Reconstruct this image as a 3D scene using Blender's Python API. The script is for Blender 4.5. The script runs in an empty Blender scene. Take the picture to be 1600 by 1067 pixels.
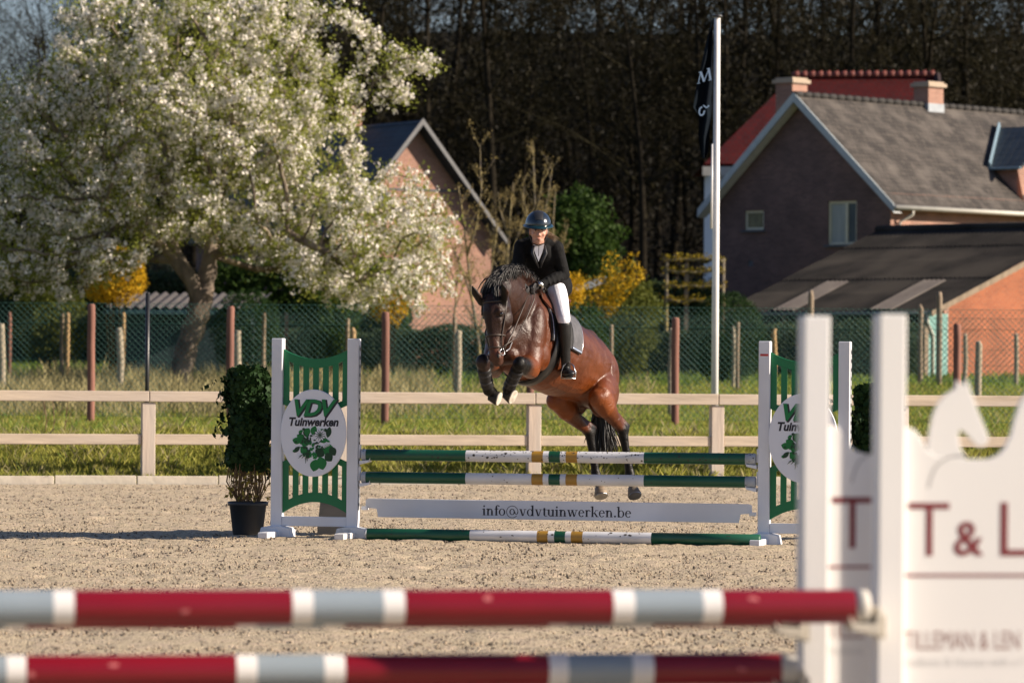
import bpy, math, random
import numpy as np
from mathutils import Vector, Matrix, noise
SC = bpy.context.scene
COL = SC.collection
rnd = random.Random(7)
nr = np.random.default_rng(11)
# ---------------------------------------------------------------- camera, sky, sun, exposure
F = 6667.0                                   # focal length in pixels of a 1600 px wide picture (150 mm)
PITCH = math.radians(0.374); ROLL = math.radians(0.42)
CAMZ = 1.5
cam_d = bpy.data.cameras.new('camera'); cam = bpy.data.objects.new('camera', cam_d); COL.objects.link(cam)
cam_d.sensor_width = 36; cam_d.lens = F * 36 / 1600
cam_d.clip_start = 0.5; cam_d.clip_end = 3000
CR = Matrix.Rotation(math.pi / 2 + PITCH, 4, 'X') @ Matrix.Rotation(ROLL, 4, 'Z')
cam.matrix_world = Matrix.Translation((0, 0, CAMZ)) @ CR
cam_d.dof.use_dof = True; cam_d.dof.focus_distance = 37.1; cam_d.dof.aperture_fstop = 3.9; cam_d.dof.aperture_blades = 9
SC.camera = cam
SUN_EL = math.radians(25); SUN_AZ = math.radians(7)     # azimuth measured from +X (right) towards the camera
sdir = Vector((math.cos(SUN_EL) * math.cos(SUN_AZ), -math.cos(SUN_EL) * math.sin(SUN_AZ), math.sin(SUN_EL)))
sl = bpy.data.lights.new('sun', 'SUN'); sl.energy = 5.0; sl.angle = math.radians(0.5); sl.color = (1.0, 0.86, 0.70)
so = bpy.data.objects.new('sun', sl); COL.objects.link(so)
so.rotation_euler = sdir.to_track_quat('Z', 'Y').to_euler(); so.location = (30, -20, 30)
w = bpy.data.worlds.new('World'); SC.world = w; w.use_nodes = True
nt = w.node_tree; bg = nt.nodes['Background']
sky = nt.nodes.new('ShaderNodeTexSky'); sky.sky_type = 'NISHITA'; sky.sun_disc = False
sky.sun_elevation = SUN_EL; sky.sun_rotation = math.atan2(sdir.x, sdir.y)
tn = nt.nodes.new('ShaderNodeMix'); tn.data_type = 'RGBA'; tn.blend_type = 'MULTIPLY'; tn.inputs[0].default_value = 1; tn.inputs[7].default_value = (1.0, .97, 1.12, 1)
nt.links.new(sky.outputs[0], tn.inputs[6]); nt.links.new(tn.outputs[2], bg.inputs[0]); sky.ozone_density = 1.6; sky.dust_density = 0.4; bg.inputs[1].default_value = 0.052
SC.view_settings.view_transform = 'Standard'; SC.view_settings.look = 'None'
SC.view_settings.exposure = 0.95; SC.view_settings.gamma = 1
SC.cycles.max_bounces = 6; SC.cycles.transparent_max_bounces = 8

def P(px, py, d):
    "the point seen at photo pixel (px, py) at depth d metres along the view"
    v = CR @ Vector(((px - 800) / F * d, -(py - 533.5) / F * d, -d))
    return Vector((v.x, v.y, v.z + CAMZ))
def PX(px, d, z):
    "the point at photo column px, distance d and height z"
    a = P(px, 577, d); return Vector((a.x, a.y, z))
# ---------------------------------------------------------------- terrain
def sstep(t): t = min(1, max(0, t)); return t * t * (3 - 2 * t)
SL = math.tan(math.radians(13)); RF = math.radians(13)      # the arena's far edge runs a little askew, its left end nearer
def terr(x, y):
    yb = y - SL * max(-14, min(14, x))
    if yb < 55.6: return 0.0
    z = 0.5 * sstep((yb - 55.55) / 2.6)
    z += 0.45 * sstep((y - 70) / 26) + 0.55 * sstep((y - 88) / 45)
    z += 26 * sstep((y - 185) / 150) * (.35 + .65 * sstep((x / max(y, 1) + .135) / .045))
    return z
# ---------------------------------------------------------------- materials
MATS = {}
def lin(c):
    return tuple(((v / 255) / 12.92 if v <= 10 else (((v / 255) + .055) / 1.055) ** 2.4) for v in c)
def mat(name, c1, c2=None, scale=8, rough=.6, bump=0, bscale=None, detail=5, spec=.5, stretch=(1, 1, 1), metal=0, c3=None, sheen=0, contrast=.18, coat=0, mid=.5):
    if name in MATS: return MATS[name]
    m = bpy.data.materials.new(name); m.use_nodes = True; t = m.node_tree; b = t.nodes['Principled BSDF']
    b.inputs['Roughness'].default_value = rough; b.inputs['Metallic'].default_value = metal
    b.inputs['Specular IOR Level'].default_value = spec
    if coat: b.inputs['Coat Weight'].default_value = coat; b.inputs['Coat Roughness'].default_value = .15
    tc = t.nodes.new('ShaderNodeTexCoord'); mp = t.nodes.new('ShaderNodeMapping'); mp.inputs['Scale'].default_value = stretch
    t.links.new(tc.outputs['Object'], mp.inputs[0])
    if c2 is None:
        c2 = tuple(v * .82 for v in c1)
    n = t.nodes.new('ShaderNodeTexNoise'); n.inputs['Scale'].default_value = scale; n.inputs['Detail'].default_value = detail
    t.links.new(mp.outputs[0], n.inputs['Vector'])
    r = t.nodes.new('ShaderNodeValToRGB'); e = r.color_ramp.elements
    e[0].position = mid - contrast; e[1].position = mid + contrast
    e[0].color = (*c1, 1); e[1].color = (*c2, 1)
    t.links.new(n.outputs[0], r.inputs[0]); out = r.outputs[0]
    if c3:
        n2 = t.nodes.new('ShaderNodeTexNoise'); n2.inputs['Scale'].default_value = scale * .23; n2.inputs['Detail'].default_value = 3
        t.links.new(mp.outputs[0], n2.inputs['Vector'])
        r2 = t.nodes.new('ShaderNodeValToRGB'); r2.color_ramp.elements[0].position = .45; r2.color_ramp.elements[1].position = .62
        t.links.new(n2.outputs[0], r2.inputs[0])
        mx = t.nodes.new('ShaderNodeMix'); mx.data_type = 'RGBA'; t.links.new(r2.outputs[0], mx.inputs[0])
        t.links.new(out, mx.inputs[6]); mx.inputs[7].default_value = (*c3, 1); out = mx.outputs[2]
    t.links.new(out, b.inputs['Base Color'])
    if bump:
        nb = t.nodes.new('ShaderNodeTexNoise'); nb.inputs['Scale'].default_value = bscale or scale * 3; nb.inputs['Detail'].default_value = 6
        t.links.new(mp.outputs[0], nb.inputs['Vector'])
        bp = t.nodes.new('ShaderNodeBump'); bp.inputs['Strength'].default_value = bump; bp.inputs['Distance'].default_value = .02
        t.links.new(nb.outputs[0], bp.inputs['Height']); t.links.new(bp.outputs[0], b.inputs['Normal'])
    MATS[name] = m; return m
def leafmat(name, c1, c2, rough=.6, trans=.35):
    "leaves: colour differs from leaf to leaf (random per island), with some light passing through"
    if name in MATS: return MATS[name]
    m = bpy.data.materials.new(name); m.use_nodes = True; t = m.node_tree; b = t.nodes['Principled BSDF']
    g = t.nodes.new('ShaderNodeNewGeometry'); mx = t.nodes.new('ShaderNodeMix'); mx.data_type = 'RGBA'
    t.links.new(g.outputs['Random Per Island'], mx.inputs[0]); mx.inputs[6].default_value = (*c1, 1); mx.inputs[7].default_value = (*c2, 1)
    t.links.new(mx.outputs[2], b.inputs['Base Color']); b.inputs['Roughness'].default_value = rough; b.inputs['Specular IOR Level'].default_value = .12
    tr = t.nodes.new('ShaderNodeBsdfTranslucent'); t.links.new(mx.outputs[2], tr.inputs[0])
    ms = t.nodes.new('ShaderNodeMixShader'); ms.inputs[0].default_value = trans
    t.links.new(b.outputs[0], ms.inputs[1]); t.links.new(tr.outputs[0], ms.inputs[2])
    t.links.new(ms.outputs[0], t.nodes['Material Output'].inputs[0]); MATS[name] = m; return m
def brickmat(name, c1, c2, mortar, scale=1.0, rough=.85):
    if name in MATS: return MATS[name]
    m = bpy.data.materials.new(name); m.use_nodes = True; t = m.node_tree; b = t.nodes['Principled BSDF']
    b.inputs['Roughness'].default_value = rough
    tc = t.nodes.new('ShaderNodeTexCoord'); uv = t.nodes.new('ShaderNodeUVMap')
    br = t.nodes.new('ShaderNodeTexBrick'); t.links.new(uv.outputs[0], br.inputs['Vector'])
    br.inputs['Color1'].default_value = (*c1, 1); br.inputs['Color2'].default_value = (*c2, 1); br.inputs['Mortar'].default_value = (*mortar, 1)
    br.inputs['Scale'].default_value = scale; br.inputs['Brick Width'].default_value = .22; br.inputs['Row Height'].default_value = .075
    br.inputs['Mortar Size'].default_value = .008; br.inputs['Bias'].default_value = -.1
    n = t.nodes.new('ShaderNodeTexNoise'); n.inputs['Scale'].default_value = 1.3; n.inputs['Detail'].default_value = 8
    t.links.new(tc.outputs['Object'], n.inputs['Vector'])
    mx = t.nodes.new('ShaderNodeMix'); mx.data_type = 'RGBA'; mx.blend_type = 'MULTIPLY'; mx.inputs[0].default_value = 1
    r = t.nodes.new('ShaderNodeValToRGB'); r.color_ramp.elements[0].position = .3; r.color_ramp.elements[0].color = (.72, .72, .72, 1)
    r.color_ramp.elements[1].position = .7; r.color_ramp.elements[1].color = (1.12, 1.08, 1.05, 1)
    t.links.new(n.outputs[0], r.inputs[0]); t.links.new(br.outputs[0], mx.inputs[6]); t.links.new(r.outputs[0], mx.inputs[7])
    t.links.new(mx.outputs[2], b.inputs['Base Color'])
    bp = t.nodes.new('ShaderNodeBump'); bp.inputs['Strength'].default_value = .5; bp.inputs['Distance'].default_value = .01
    t.links.new(br.outputs['Fac'], bp.inputs['Height']); bp.invert = True; t.links.new(bp.outputs[0], b.inputs['Normal'])
    MATS[name] = m; return m
# ---------------------------------------------------------------- mesh building
class MB:
    def __init__(s): s.v = []; s.f = []; s.mi = []; s.sm = []; s.cur = 0; s.smooth = False; s.M = Matrix.Identity(4)
    def add(s, vs, fs):
        o = len(s.v); s.v += [tuple(s.M @ Vector(v)) for v in vs]
        for f in fs: s.f.append(tuple(i + o for i in f)); s.mi.append(s.cur); s.sm.append(s.smooth)
        return s
    def box(s, c, sz, R=None):
        vs = []
        for x in (-.5, .5):
            for y in (-.5, .5):
                for z in (-.5, .5):
                    v = Vector((x * sz[0], y * sz[1], z * sz[2]))
                    if R: v = R @ v
                    vs.append(v + Vector(c))
        return s.add(vs, [(0, 1, 3, 2), (4, 6, 7, 5), (0, 4, 5, 1), (2, 3, 7, 6), (0, 2, 6, 4), (1, 5, 7, 3)])
    def bx(s, x0, x1, y0, y1, z0, z1): return s.box(((x0 + x1) / 2, (y0 + y1) / 2, (z0 + z1) / 2), (abs(x1 - x0), abs(y1 - y0), abs(z1 - z0)))
    def prism(s, poly, y0, y1):
        "polygon in XZ extruded along Y from y0 (front) to y1"
        n = len(poly)
        a = sum(poly[i][0] * poly[(i + 1) % n][1] - poly[(i + 1) % n][0] * poly[i][1] for i in range(n))
        if a < 0: poly = poly[::-1]
        vs = [(p[0], y0, p[1]) for p in poly] + [(p[0], y1, p[1]) for p in poly]
        return s.add(vs, [tuple(range(n)), tuple(range(2 * n - 1, n - 1, -1))] + [(i, n + i, n + (i + 1) % n, (i + 1) % n) for i in range(n)])
    def tube(s, pts, rad, n=8, caps=True, side=None, flat=1.0):
        pts = [Vector(p) for p in pts]; vs = []; fs = []
        if not hasattr(rad, '__len__'): rad = [rad] * len(pts)
        up = None
        for i, p in enumerate(pts):
            t = (pts[min(i + 1, len(pts) - 1)] - pts[max(i - 1, 0)])
            t = t.normalized() if t.length > 1e-9 else Vector((0, 0, 1))
            if up is None:
                up = Vector(side) if side is not None else (Vector((0, 0, 1)) if abs(t.z) < .9 else Vector((1, 0, 0)))
            u = up - t * up.dot(t); u = u.normalized() if u.length > 1e-6 else t.orthogonal().normalized(); up = u
            b = t.cross(u)
            for k in range(n):
                a = 2 * math.pi * k / n
                vs.append(p + (u * math.cos(a) + b * math.sin(a) * flat) * rad[i])
        m = len(pts)
        for i in range(m - 1):
            for k in range(n):
                fs.append((i * n + k, i * n + (k + 1) % n, (i + 1) * n + (k + 1) % n, (i + 1) * n + k))
        if caps: fs += [tuple(range(n - 1, -1, -1)), tuple((m - 1) * n + k for k in range(n))]
        return s.add(vs, fs)
    def loft(s, st, side, n=20, cap=True):
        """st: (centre, r_side, r_up); side: vector or list of vectors across; rounded closed ends"""
        C = [Vector(a[0]) for a in st]; vs = []; rings = []
        m = len(st)
        def frame(i):
            t = (C[min(i + 1, m - 1)] - C[max(i - 1, 0)]).normalized()
            sd = Vector(side[i] if isinstance(side, list) else side); sd = (sd - t * sd.dot(t)).normalized()
            return t, sd, t.cross(sd)
        for i in range(m):
            t, sd, u = frame(i); rs, ru = st[i][1], st[i][2]
            seq = [(0, 1)]
            if cap and i == 0: seq = [(-math.sin(a) * .8, math.cos(a)) for a in (1.35, .9, .45)] + [(0, 1)]
            if cap and i == m - 1: seq = [(0, 1)] + [(math.sin(a) * .8, math.cos(a)) for a in (.45, .9, 1.35)]
            for off, k in seq:
                c = C[i] + t * off * min(rs, ru)
                rings.append([c + sd * rs * k * math.cos(2 * math.pi * j / n) + u * ru * k * math.sin(2 * math.pi * j / n) for j in range(n)])
        for r in rings: vs += r
        q = len(rings)
        fs = [(i * n + k, i * n + (k + 1) % n, (i + 1) * n + (k + 1) % n, (i + 1) * n + k) for i in range(q - 1) for k in range(n)]
        fs += [tuple(range(n - 1, -1, -1)), tuple((q - 1) * n + k for k in range(n))]
        return s.add(vs, fs)
    def ell(s, c, r, R=None, n=14):
        vs = []; fs = []; h = n // 2
        for i in range(1, h):
            a = math.pi * i / h
            for k in range(n):
                b = 2 * math.pi * k / n
                v = Vector((math.sin(a) * math.cos(b) * r[0], math.sin(a) * math.sin(b) * r[1], math.cos(a) * r[2]))
                if R: v = R @ v
                vs.append(v + Vector(c))
        top = Vector((0, 0, r[2])); 
        if R: top = R @ top
        vs += [Vector(c) + top, Vector(c) - top]; T = len(vs) - 2
        for i in range(h - 2):
            for k in range(n): fs.append((i * n + k, (i + 1) * n + k, (i + 1) * n + (k + 1) % n, i * n + (k + 1) % n))
        for k in range(n): fs.append((T, k, (k + 1) % n)); fs.append((T + 1, (h - 2) * n + (k + 1) % n, (h - 2) * n + k))
        return s.add(vs, fs)
    def ring(s, c, r1, r2, x0, x1): pass
    def mesh(s, name, inv=None):
        me = bpy.data.meshes.new(name)
        v = [tuple(inv @ Vector(p)) for p in s.v] if inv is not None else s.v
        me.from_pydata(v, [], s.f)
        me.polygons.foreach_set('material_index', s.mi); me.polygons.foreach_set('use_smooth', s.sm)
        me.update(); return me
    def build(s, name, mats, parent=None, world=False, bevel=0, smooth=None):
        if smooth is not None: s.sm = [smooth] * len(s.f)
        inv = root_of(parent)[1].inverted() if (world and parent) else None
        me = s.mesh(name, inv)
        return link(name, me, mats, parent, bevel)
ROOTM = {}
def root_of(o):
    while o.parent: o = o.parent
    return o, ROOTM.get(o.name, Matrix.Identity(4))
def link(name, me, mats, parent=None, bevel=0):
    for m in (mats if isinstance(mats, (list, tuple)) else [mats]): me.materials.append(m)
    if bevel:
        import bmesh
        bm = bmesh.new(); bm.from_mesh(me)
        ed = [e for e in bm.edges if len(e.link_faces) == 2 and e.calc_face_angle(0) > .6]
        bmesh.ops.bevel(bm, geom=ed, offset=bevel, segments=1, affect='EDGES', clamp_overlap=True)
        bm.to_mesh(me); bm.free()
    o = bpy.data.objects.new(name, me); COL.objects.link(o)
    if parent: o.parent = parent
    return o
def tag(o, label=None, cat=None, group=None, kind=None):
    if label: o['label'] = label
    if cat: o['category'] = cat
    if group: o['group'] = group
    if kind: o['kind'] = kind
    return o
def thing(name, label, cat, loc=(0, 0, 0), rz=0, group=None):
    o = bpy.data.objects.new(name, None); COL.objects.link(o); o.empty_display_size = .1
    o.location = loc; o.rotation_euler = (0, 0, rz); tag(o, label, cat, group)
    ROOTM[o.name] = Matrix.Translation(loc) @ Matrix.Rotation(rz, 4, 'Z'); return o
def dup(root, loc=None, rz=None, label=None, scale=None):
    r = root.copy(); COL.objects.link(r)
    if loc is not None: r.location = loc
    if rz is not None: r.rotation_euler = (0, 0, rz)
    if label: r['label'] = label
    if scale: r.scale = scale
    for ch in list(root.children):
        c = ch.copy(); COL.objects.link(c); c.parent = r
        for g in ch.children:
            d = g.copy(); COL.objects.link(d); d.parent = c
    return r
def fastmesh(name, V, Fc, mats, parent=None, smooth=False, uv=False):
    "V (n,3) array, Fc (m,k) array of equal-size faces"
    me = bpy.data.meshes.new(name); V = np.asarray(V, dtype=np.float32); Fc = np.asarray(Fc, dtype=np.int32); k = Fc.shape[1]
    me.vertices.add(len(V)); me.vertices.foreach_set('co', V.ravel())
    me.loops.add(Fc.size); me.loops.foreach_set('vertex_index', Fc.ravel())
    me.polygons.add(len(Fc)); me.polygons.foreach_set('loop_start', np.arange(0, Fc.size, k, dtype=np.int32))
    me.update(calc_edges=True); me.validate()
    if smooth: me.polygons.foreach_set('use_smooth', [True] * len(me.polygons))
    return link(name, me, mats, parent)
def randrot(n, tilt=1.0):
    q = nr.normal(size=(n, 4)); q[:, 1:3] *= tilt; q /= np.linalg.norm(q, axis=1)[:, None]
    w_, x, y, z = q.T
    return np.stack([1 - 2 * (y * y + z * z), 2 * (x * y - z * w_), 2 * (x * z + y * w_), 2 * (x * y + z * w_), 1 - 2 * (x * x + z * z), 2 * (y * z - x * w_), 2 * (x * z - y * w_), 2 * (y * z + x * w_), 1 - 2 * (x * x + y * y)], 1).reshape(n, 3, 3)
def scatter(T, TF, loc, R, sc):
    "instances of template T at loc with rotations R and scales sc, as arrays"
    T = np.asarray(T, float); TF = np.asarray(TF, int); n = len(loc); sc = np.asarray(sc)
    if sc.ndim == 1: sc = sc[:, None, None]
    V = np.einsum('nij,nkj->nki', R, T[None] * sc) + loc[:, None, :]
    Fc = TF[None] + (np.arange(n) * len(T))[:, None, None]
    return V.reshape(-1, 3), Fc.reshape(-1, TF.shape[1])
LEAF_T = [(0, 0, 0), (.5, .25, .06), (1, 0, 0), (.5, -.25, .06)]; LEAF_F = [(0, 1, 2, 3)]
def leaves(name, loc, size, m, parent, jit=.4, tilt=1.0, inv=None):
    n = len(loc); V, Fc = scatter(LEAF_T, LEAF_F, loc, randrot(n, tilt), size * (1 + nr.uniform(-jit, jit, n)))
    if inv is not None: V = V - np.array(inv)
    return fastmesh(name, V, Fc, m, parent)
def textmesh(txt, size, shear=0, bold=0, sx=1.0, align='CENTER', spacing=1.0):
    c = bpy.data.curves.new('txt', 'FONT'); c.body = txt; c.size = size; c.shear = shear; c.offset = bold; c.align_x = align
    c.resolution_u = 3; c.space_character = spacing
    o = bpy.data.objects.new('txt', c); COL.objects.link(o)
    bpy.context.view_layer.update()
    me = bpy.data.meshes.new_from_object(o.evaluated_get(bpy.context.evaluated_depsgraph_get()))
    vs = [(v.co.x * sx, v.co.y) for v in me.vertices]; fs = [tuple(p.vertices) for p in me.polygons]
    bpy.data.objects.remove(o); bpy.data.curves.remove(c); bpy.data.meshes.remove(me)
    return vs, fs
def put_text(mb, txt, size, x, z, y, **k):
    vs, fs = textmesh(txt, size, **k)
    mb.add([(x + a, y, z + b) for a, b in vs], fs)
# ---------------------------------------------------------------- ground
def fftnoise(shape, cell, beta, lo, hi, seed):
    "periodic noise with feature sizes between lo and hi metres"
    g = np.random.default_rng(seed); a = g.normal(size=shape); fa = np.fft.fft2(a)
    fy = np.fft.fftfreq(shape[0], cell)[:, None]; fx = np.fft.fftfreq(shape[1], cell)[None]
    r = np.sqrt(fx ** 2 + fy ** 2) + 1e-9
    k = r ** (-beta) * ((r > 1 / hi) & (r < 1 / lo)); k[0, 0] = 0
    o = np.fft.ifft2(fa * k).real; return o / o.std()
def grid(name, xs, ys, Z, m, smooth=True, shear=False):
    X, Y = np.meshgrid(xs, ys)
    if shear: Y = Y + SL * X * ((Y - 9) / 46.46)
    V = np.stack([X, Y, Z], -1).reshape(-1, 3); nx, ny = len(xs), len(ys)
    i = (np.arange(ny - 1)[:, None] * nx + np.arange(nx - 1)[None]).ravel()
    return fastmesh(name, V, np.stack([i, i + 1, i + 1 + nx, i + nx], 1), m, smooth=smooth)
m_sand = mat('sand', (.53, .44, .305), (.41, .335, .23), scale=34, rough=.95, bump=1.0, bscale=70, spec=.15, c3=(.50, .40, .29), contrast=.2)
# finer speckle for the sand
t = m_sand.node_tree; b = t.nodes['Principled BSDF']; old = b.inputs['Base Color'].links[0].from_socket
tc = t.nodes.new('ShaderNodeTexCoord'); mp = t.nodes.new('ShaderNodeMapping'); mp.inputs['Scale'].default_value = (1, .28, 1)
t.links.new(tc.outputs['Object'], mp.inputs[0])
n = t.nodes.new('ShaderNodeTexNoise'); n.inputs['Scale'].default_value = 38; n.inputs['Detail'].default_value = 4; t.links.new(mp.outputs[0], n.inputs['Vector'])
r = t.nodes.new('ShaderNodeValToRGB'); r.color_ramp.elements[0].position = .30; r.color_ramp.elements[0].color = (.22, .21, .21, 1)
r.color_ramp.elements[1].position = .45; r.color_ramp.elements[1].color = (1, 1, 1, 1); t.links.new(n.outputs[0], r.inputs[0])
mx = t.nodes.new('ShaderNodeMix'); mx.data_type = 'RGBA'; mx.blend_type = 'MULTIPLY'; mx.inputs[0].default_value = 1
t.links.new(old, mx.inputs[6]); t.links.new(r.outputs[0], mx.inputs[7]); t.links.new(mx.outputs[2], b.inputs['Base Color'])
m_far = mat('meadow_soil', (.10, .125, .03), (.15, .15, .05), scale=3.5, rough=1, spec=.1, c3=(.20, .17, .075))
# the ground: one sheet from the camera to the horizon
ys = np.concatenate([np.linspace(-40, 5, 6), np.linspace(8, 52, 10), np.linspace(52.4, 63, 44), np.linspace(64, 140, 48), np.linspace(145, 400, 40), np.linspace(450, 1500, 8)])
xs = np.concatenate([np.linspace(-600, -50, 12), np.linspace(-45, 45, 61), np.linspace(50, 600, 12)])
Z = np.array([[terr(x, y) - (.05 if y - SL * max(-14, min(14, x)) < 55.7 else .03) for x in xs] for y in ys])
iy = int(np.searchsorted(ys, 172))
tag(grid('ground', xs, ys[:iy + 1], Z[:iy + 1], m_far), kind='structure')
tag(grid('wooded_hill', xs, ys[iy:], Z[iy:], mat('leaf_litter', (.014, .011, .007), (.009, .008, .005), scale=.8, rough=1, spec=.05)), kind='structure')
# sand arena surface with hoof prints and harrow marks
cell = .055; ys = np.arange(9.0, 55.46, cell); xs = np.arange(-11, 11, cell)
sh = (len(ys), len(xs))
Z = fftnoise(sh, cell, .6, .11, .55, 3) * .0055 + fftnoise(sh, cell, 1.2, .6, 4, 4) * .006
hp = fftnoise(sh, cell, .4, .22, .6, 9); Z -= np.clip(hp - 1.2, 0, 1.3) * .026; hp = fftnoise(sh, cell, .8, .5, 1.6, 19); Z -= np.clip(hp - 1.3, 0, 1.4) * .014
Z = Z - Z.mean()
fade = np.clip((55.46 - ys) / .5, 0, 1)[:, None]; Z = Z * fade
tag(grid('sand_arena', xs, ys, Z, m_sand, shear=True), kind='structure')
# clods thrown up by hooves
def clods(n, x0, x1, y0, y1, s0, s1, name, m, seed):
    g = np.random.default_rng(seed)
    y = y0 + (y1 - y0) * g.random(n) ** 1.0; x = g.uniform(x0, x1, n) * (.25 + .75 * y / y1)
    dens = np.array([noise.noise(Vector((a * .5, b * .18, 0))) for a, b in zip(x, y)]); k = (dens > -.55) & (y < 55.35 + SL * x); x, y = x[k], y[k]; n = len(x)
    T = [(1, 0, 0), (0, 1, 0), (-1, 0, 0), (0, -1, 0), (0, 0, .7), (.1, .1, -.6)]
    TF = [(0, 1, 4), (1, 2, 4), (2, 3, 4), (3, 0, 4), (1, 0, 5), (2, 1, 5), (3, 2, 5), (0, 3, 5)]
    V, Fc = scatter(T, TF, np.stack([x, y, np.full(n, .004)], 1), randrot(n), (s0 + (s1 - s0) * g.random(n) ** 3))
    return tag(fastmesh(name, V, Fc, m), kind='stuff')
m_clod = mat('damp_sand_clods', (.30, .235, .165), (.42, .33, .235), scale=9, rough=1)
clods(70000, -8.0, 8.0, 15, 58.2, .003, .013, 'sand_clods', m_clod, 5)
clods(26000, -8.0, 8.0, 15, 58.2, .005, .019, 'dark_sand_clods', mat('wet_sand_clods', (.10, .085, .07), (.20, .165, .125), scale=5, rough=1, spec=.1), 6)
# kerb of concrete edging slabs behind the sand, joints every metre
m_kerb = mat('kerb_concrete', (.62, .55, .45), (.50, .44, .36), scale=5, rough=.9, bump=.3, c3=(.55, .50, .41))
kb = MB(); kb.M = Matrix.Translation((0, 55.5, 0)) @ Matrix.Rotation(RF, 4, 'Z'); x = -12.25
while x < 13:
    kb.box((x + .525, rnd.uniform(-.004, .004), .035 + rnd.uniform(-.004, .004)), (1.035, .06, .15)); x += 1.05
tag(kb.build('kerb', m_kerb, bevel=.006), kind='structure')
# ---------------------------------------------------------------- grass
def blades(name, x0, x1, y0, y1, n, h, wdt, m, seed, dens=None, lean=.35):
    g = np.random.default_rng(seed); y = g.uniform(y0, y1, n); half = np.maximum(abs(x0), 0) * 1.0
    x = g.uniform(x0, x1, n) * (y / y1); y = y + SL * np.clip(x, -14, 14) * (1 if y1 < 61 else .8)
    nz = np.array([noise.noise(Vector((a * .55, b * .45, 3.1))) for a, b in zip(x, y)])
    nz2 = np.array([noise.noise(Vector((a * 3.1, b * 1.6, 7.7))) for a, b in zip(x, y)])
    k = (nz2 > -.30) if dens is None else (nz2 > dens); x, y, nz, nz2 = x[k], y[k], nz[k], nz2[k]; n = len(x)
    z = np.array([terr(a, b) for a, b in zip(x, y)]) - .03
    H = h * (.55 + .9 * g.random(n)) * (1 + .55 * nz + .5 * nz2); th = g.uniform(0, 2 * np.pi, n); lx, ly = g.normal(0, lean, n) * H, g.normal(0, lean, n) * H
    W = wdt * (.6 + .8 * g.random(n)); dx, dy = np.cos(th) * W, np.sin(th) * W
    V = np.stack([np.stack([x - dx, y - dy, z], 1), np.stack([x + dx, y + dy, z], 1),
                  np.stack([x + dx * .7 + lx * .4, y + dy * .7 + ly * .4, z + H * .6], 1), np.stack([x + lx, y + ly, z + H], 1)], 1).reshape(-1, 3)
    i = np.arange(n)[:, None] * 4
    return tag(fastmesh(name, V, np.concatenate([i, i + 1, i + 2, i + 3], 1), m), kind='stuff')
g_green = leafmat('grass_green', (.13, .215, .035), (.23, .29, .065), trans=.4)
g_straw = leafmat('grass_straw', (.27, .235, .11), (.38, .33, .17), trans=.4)
g_yel = leafmat('grass_yellow_green', (.24, .26, .045), (.38, .35, .08), trans=.4)
blades('bank_grass', -8.6, 8.6, 55.6, 58.9, 60000, .14, .0045, g_yel, 21, dens=-.75)
blades('dry_bank_grass', -8.6, 8.6, 55.58, 59.2, 16000, .16, .0035, g_straw, 22, dens=-.05)
blades('green_bank_grass', -8.6, 8.6, 55.6, 58.9, 26000, .11, .005, g_green, 23, dens=-.1)
blades('meadow_grass', -15, 15, 58.6, 100, 110000, .10, .008, g_green, 24, dens=-.6)
blades('yellow_meadow_grass', -15, 15, 58.6, 105, 90000, .11, .008, g_yel, 27, dens=-.4)
blades('dry_meadow_grass', -15, 15, 58.6, 105, 14000, .13, .005, g_straw, 25, dens=0)
blades('far_meadow_grass', -24, 24, 100, 150, 50000, .16, .02, g_green, 29, dens=-.6)
blades('tall_dead_grass', -14, -2, 78, 106, 20000, .36, .006, g_straw, 26, dens=-.1, lean=.15)
blades('sparse_dead_grass', -14, 3.5, 76, 106, 10000, .26, .005, g_straw, 28, dens=.05, lean=.2)
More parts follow.
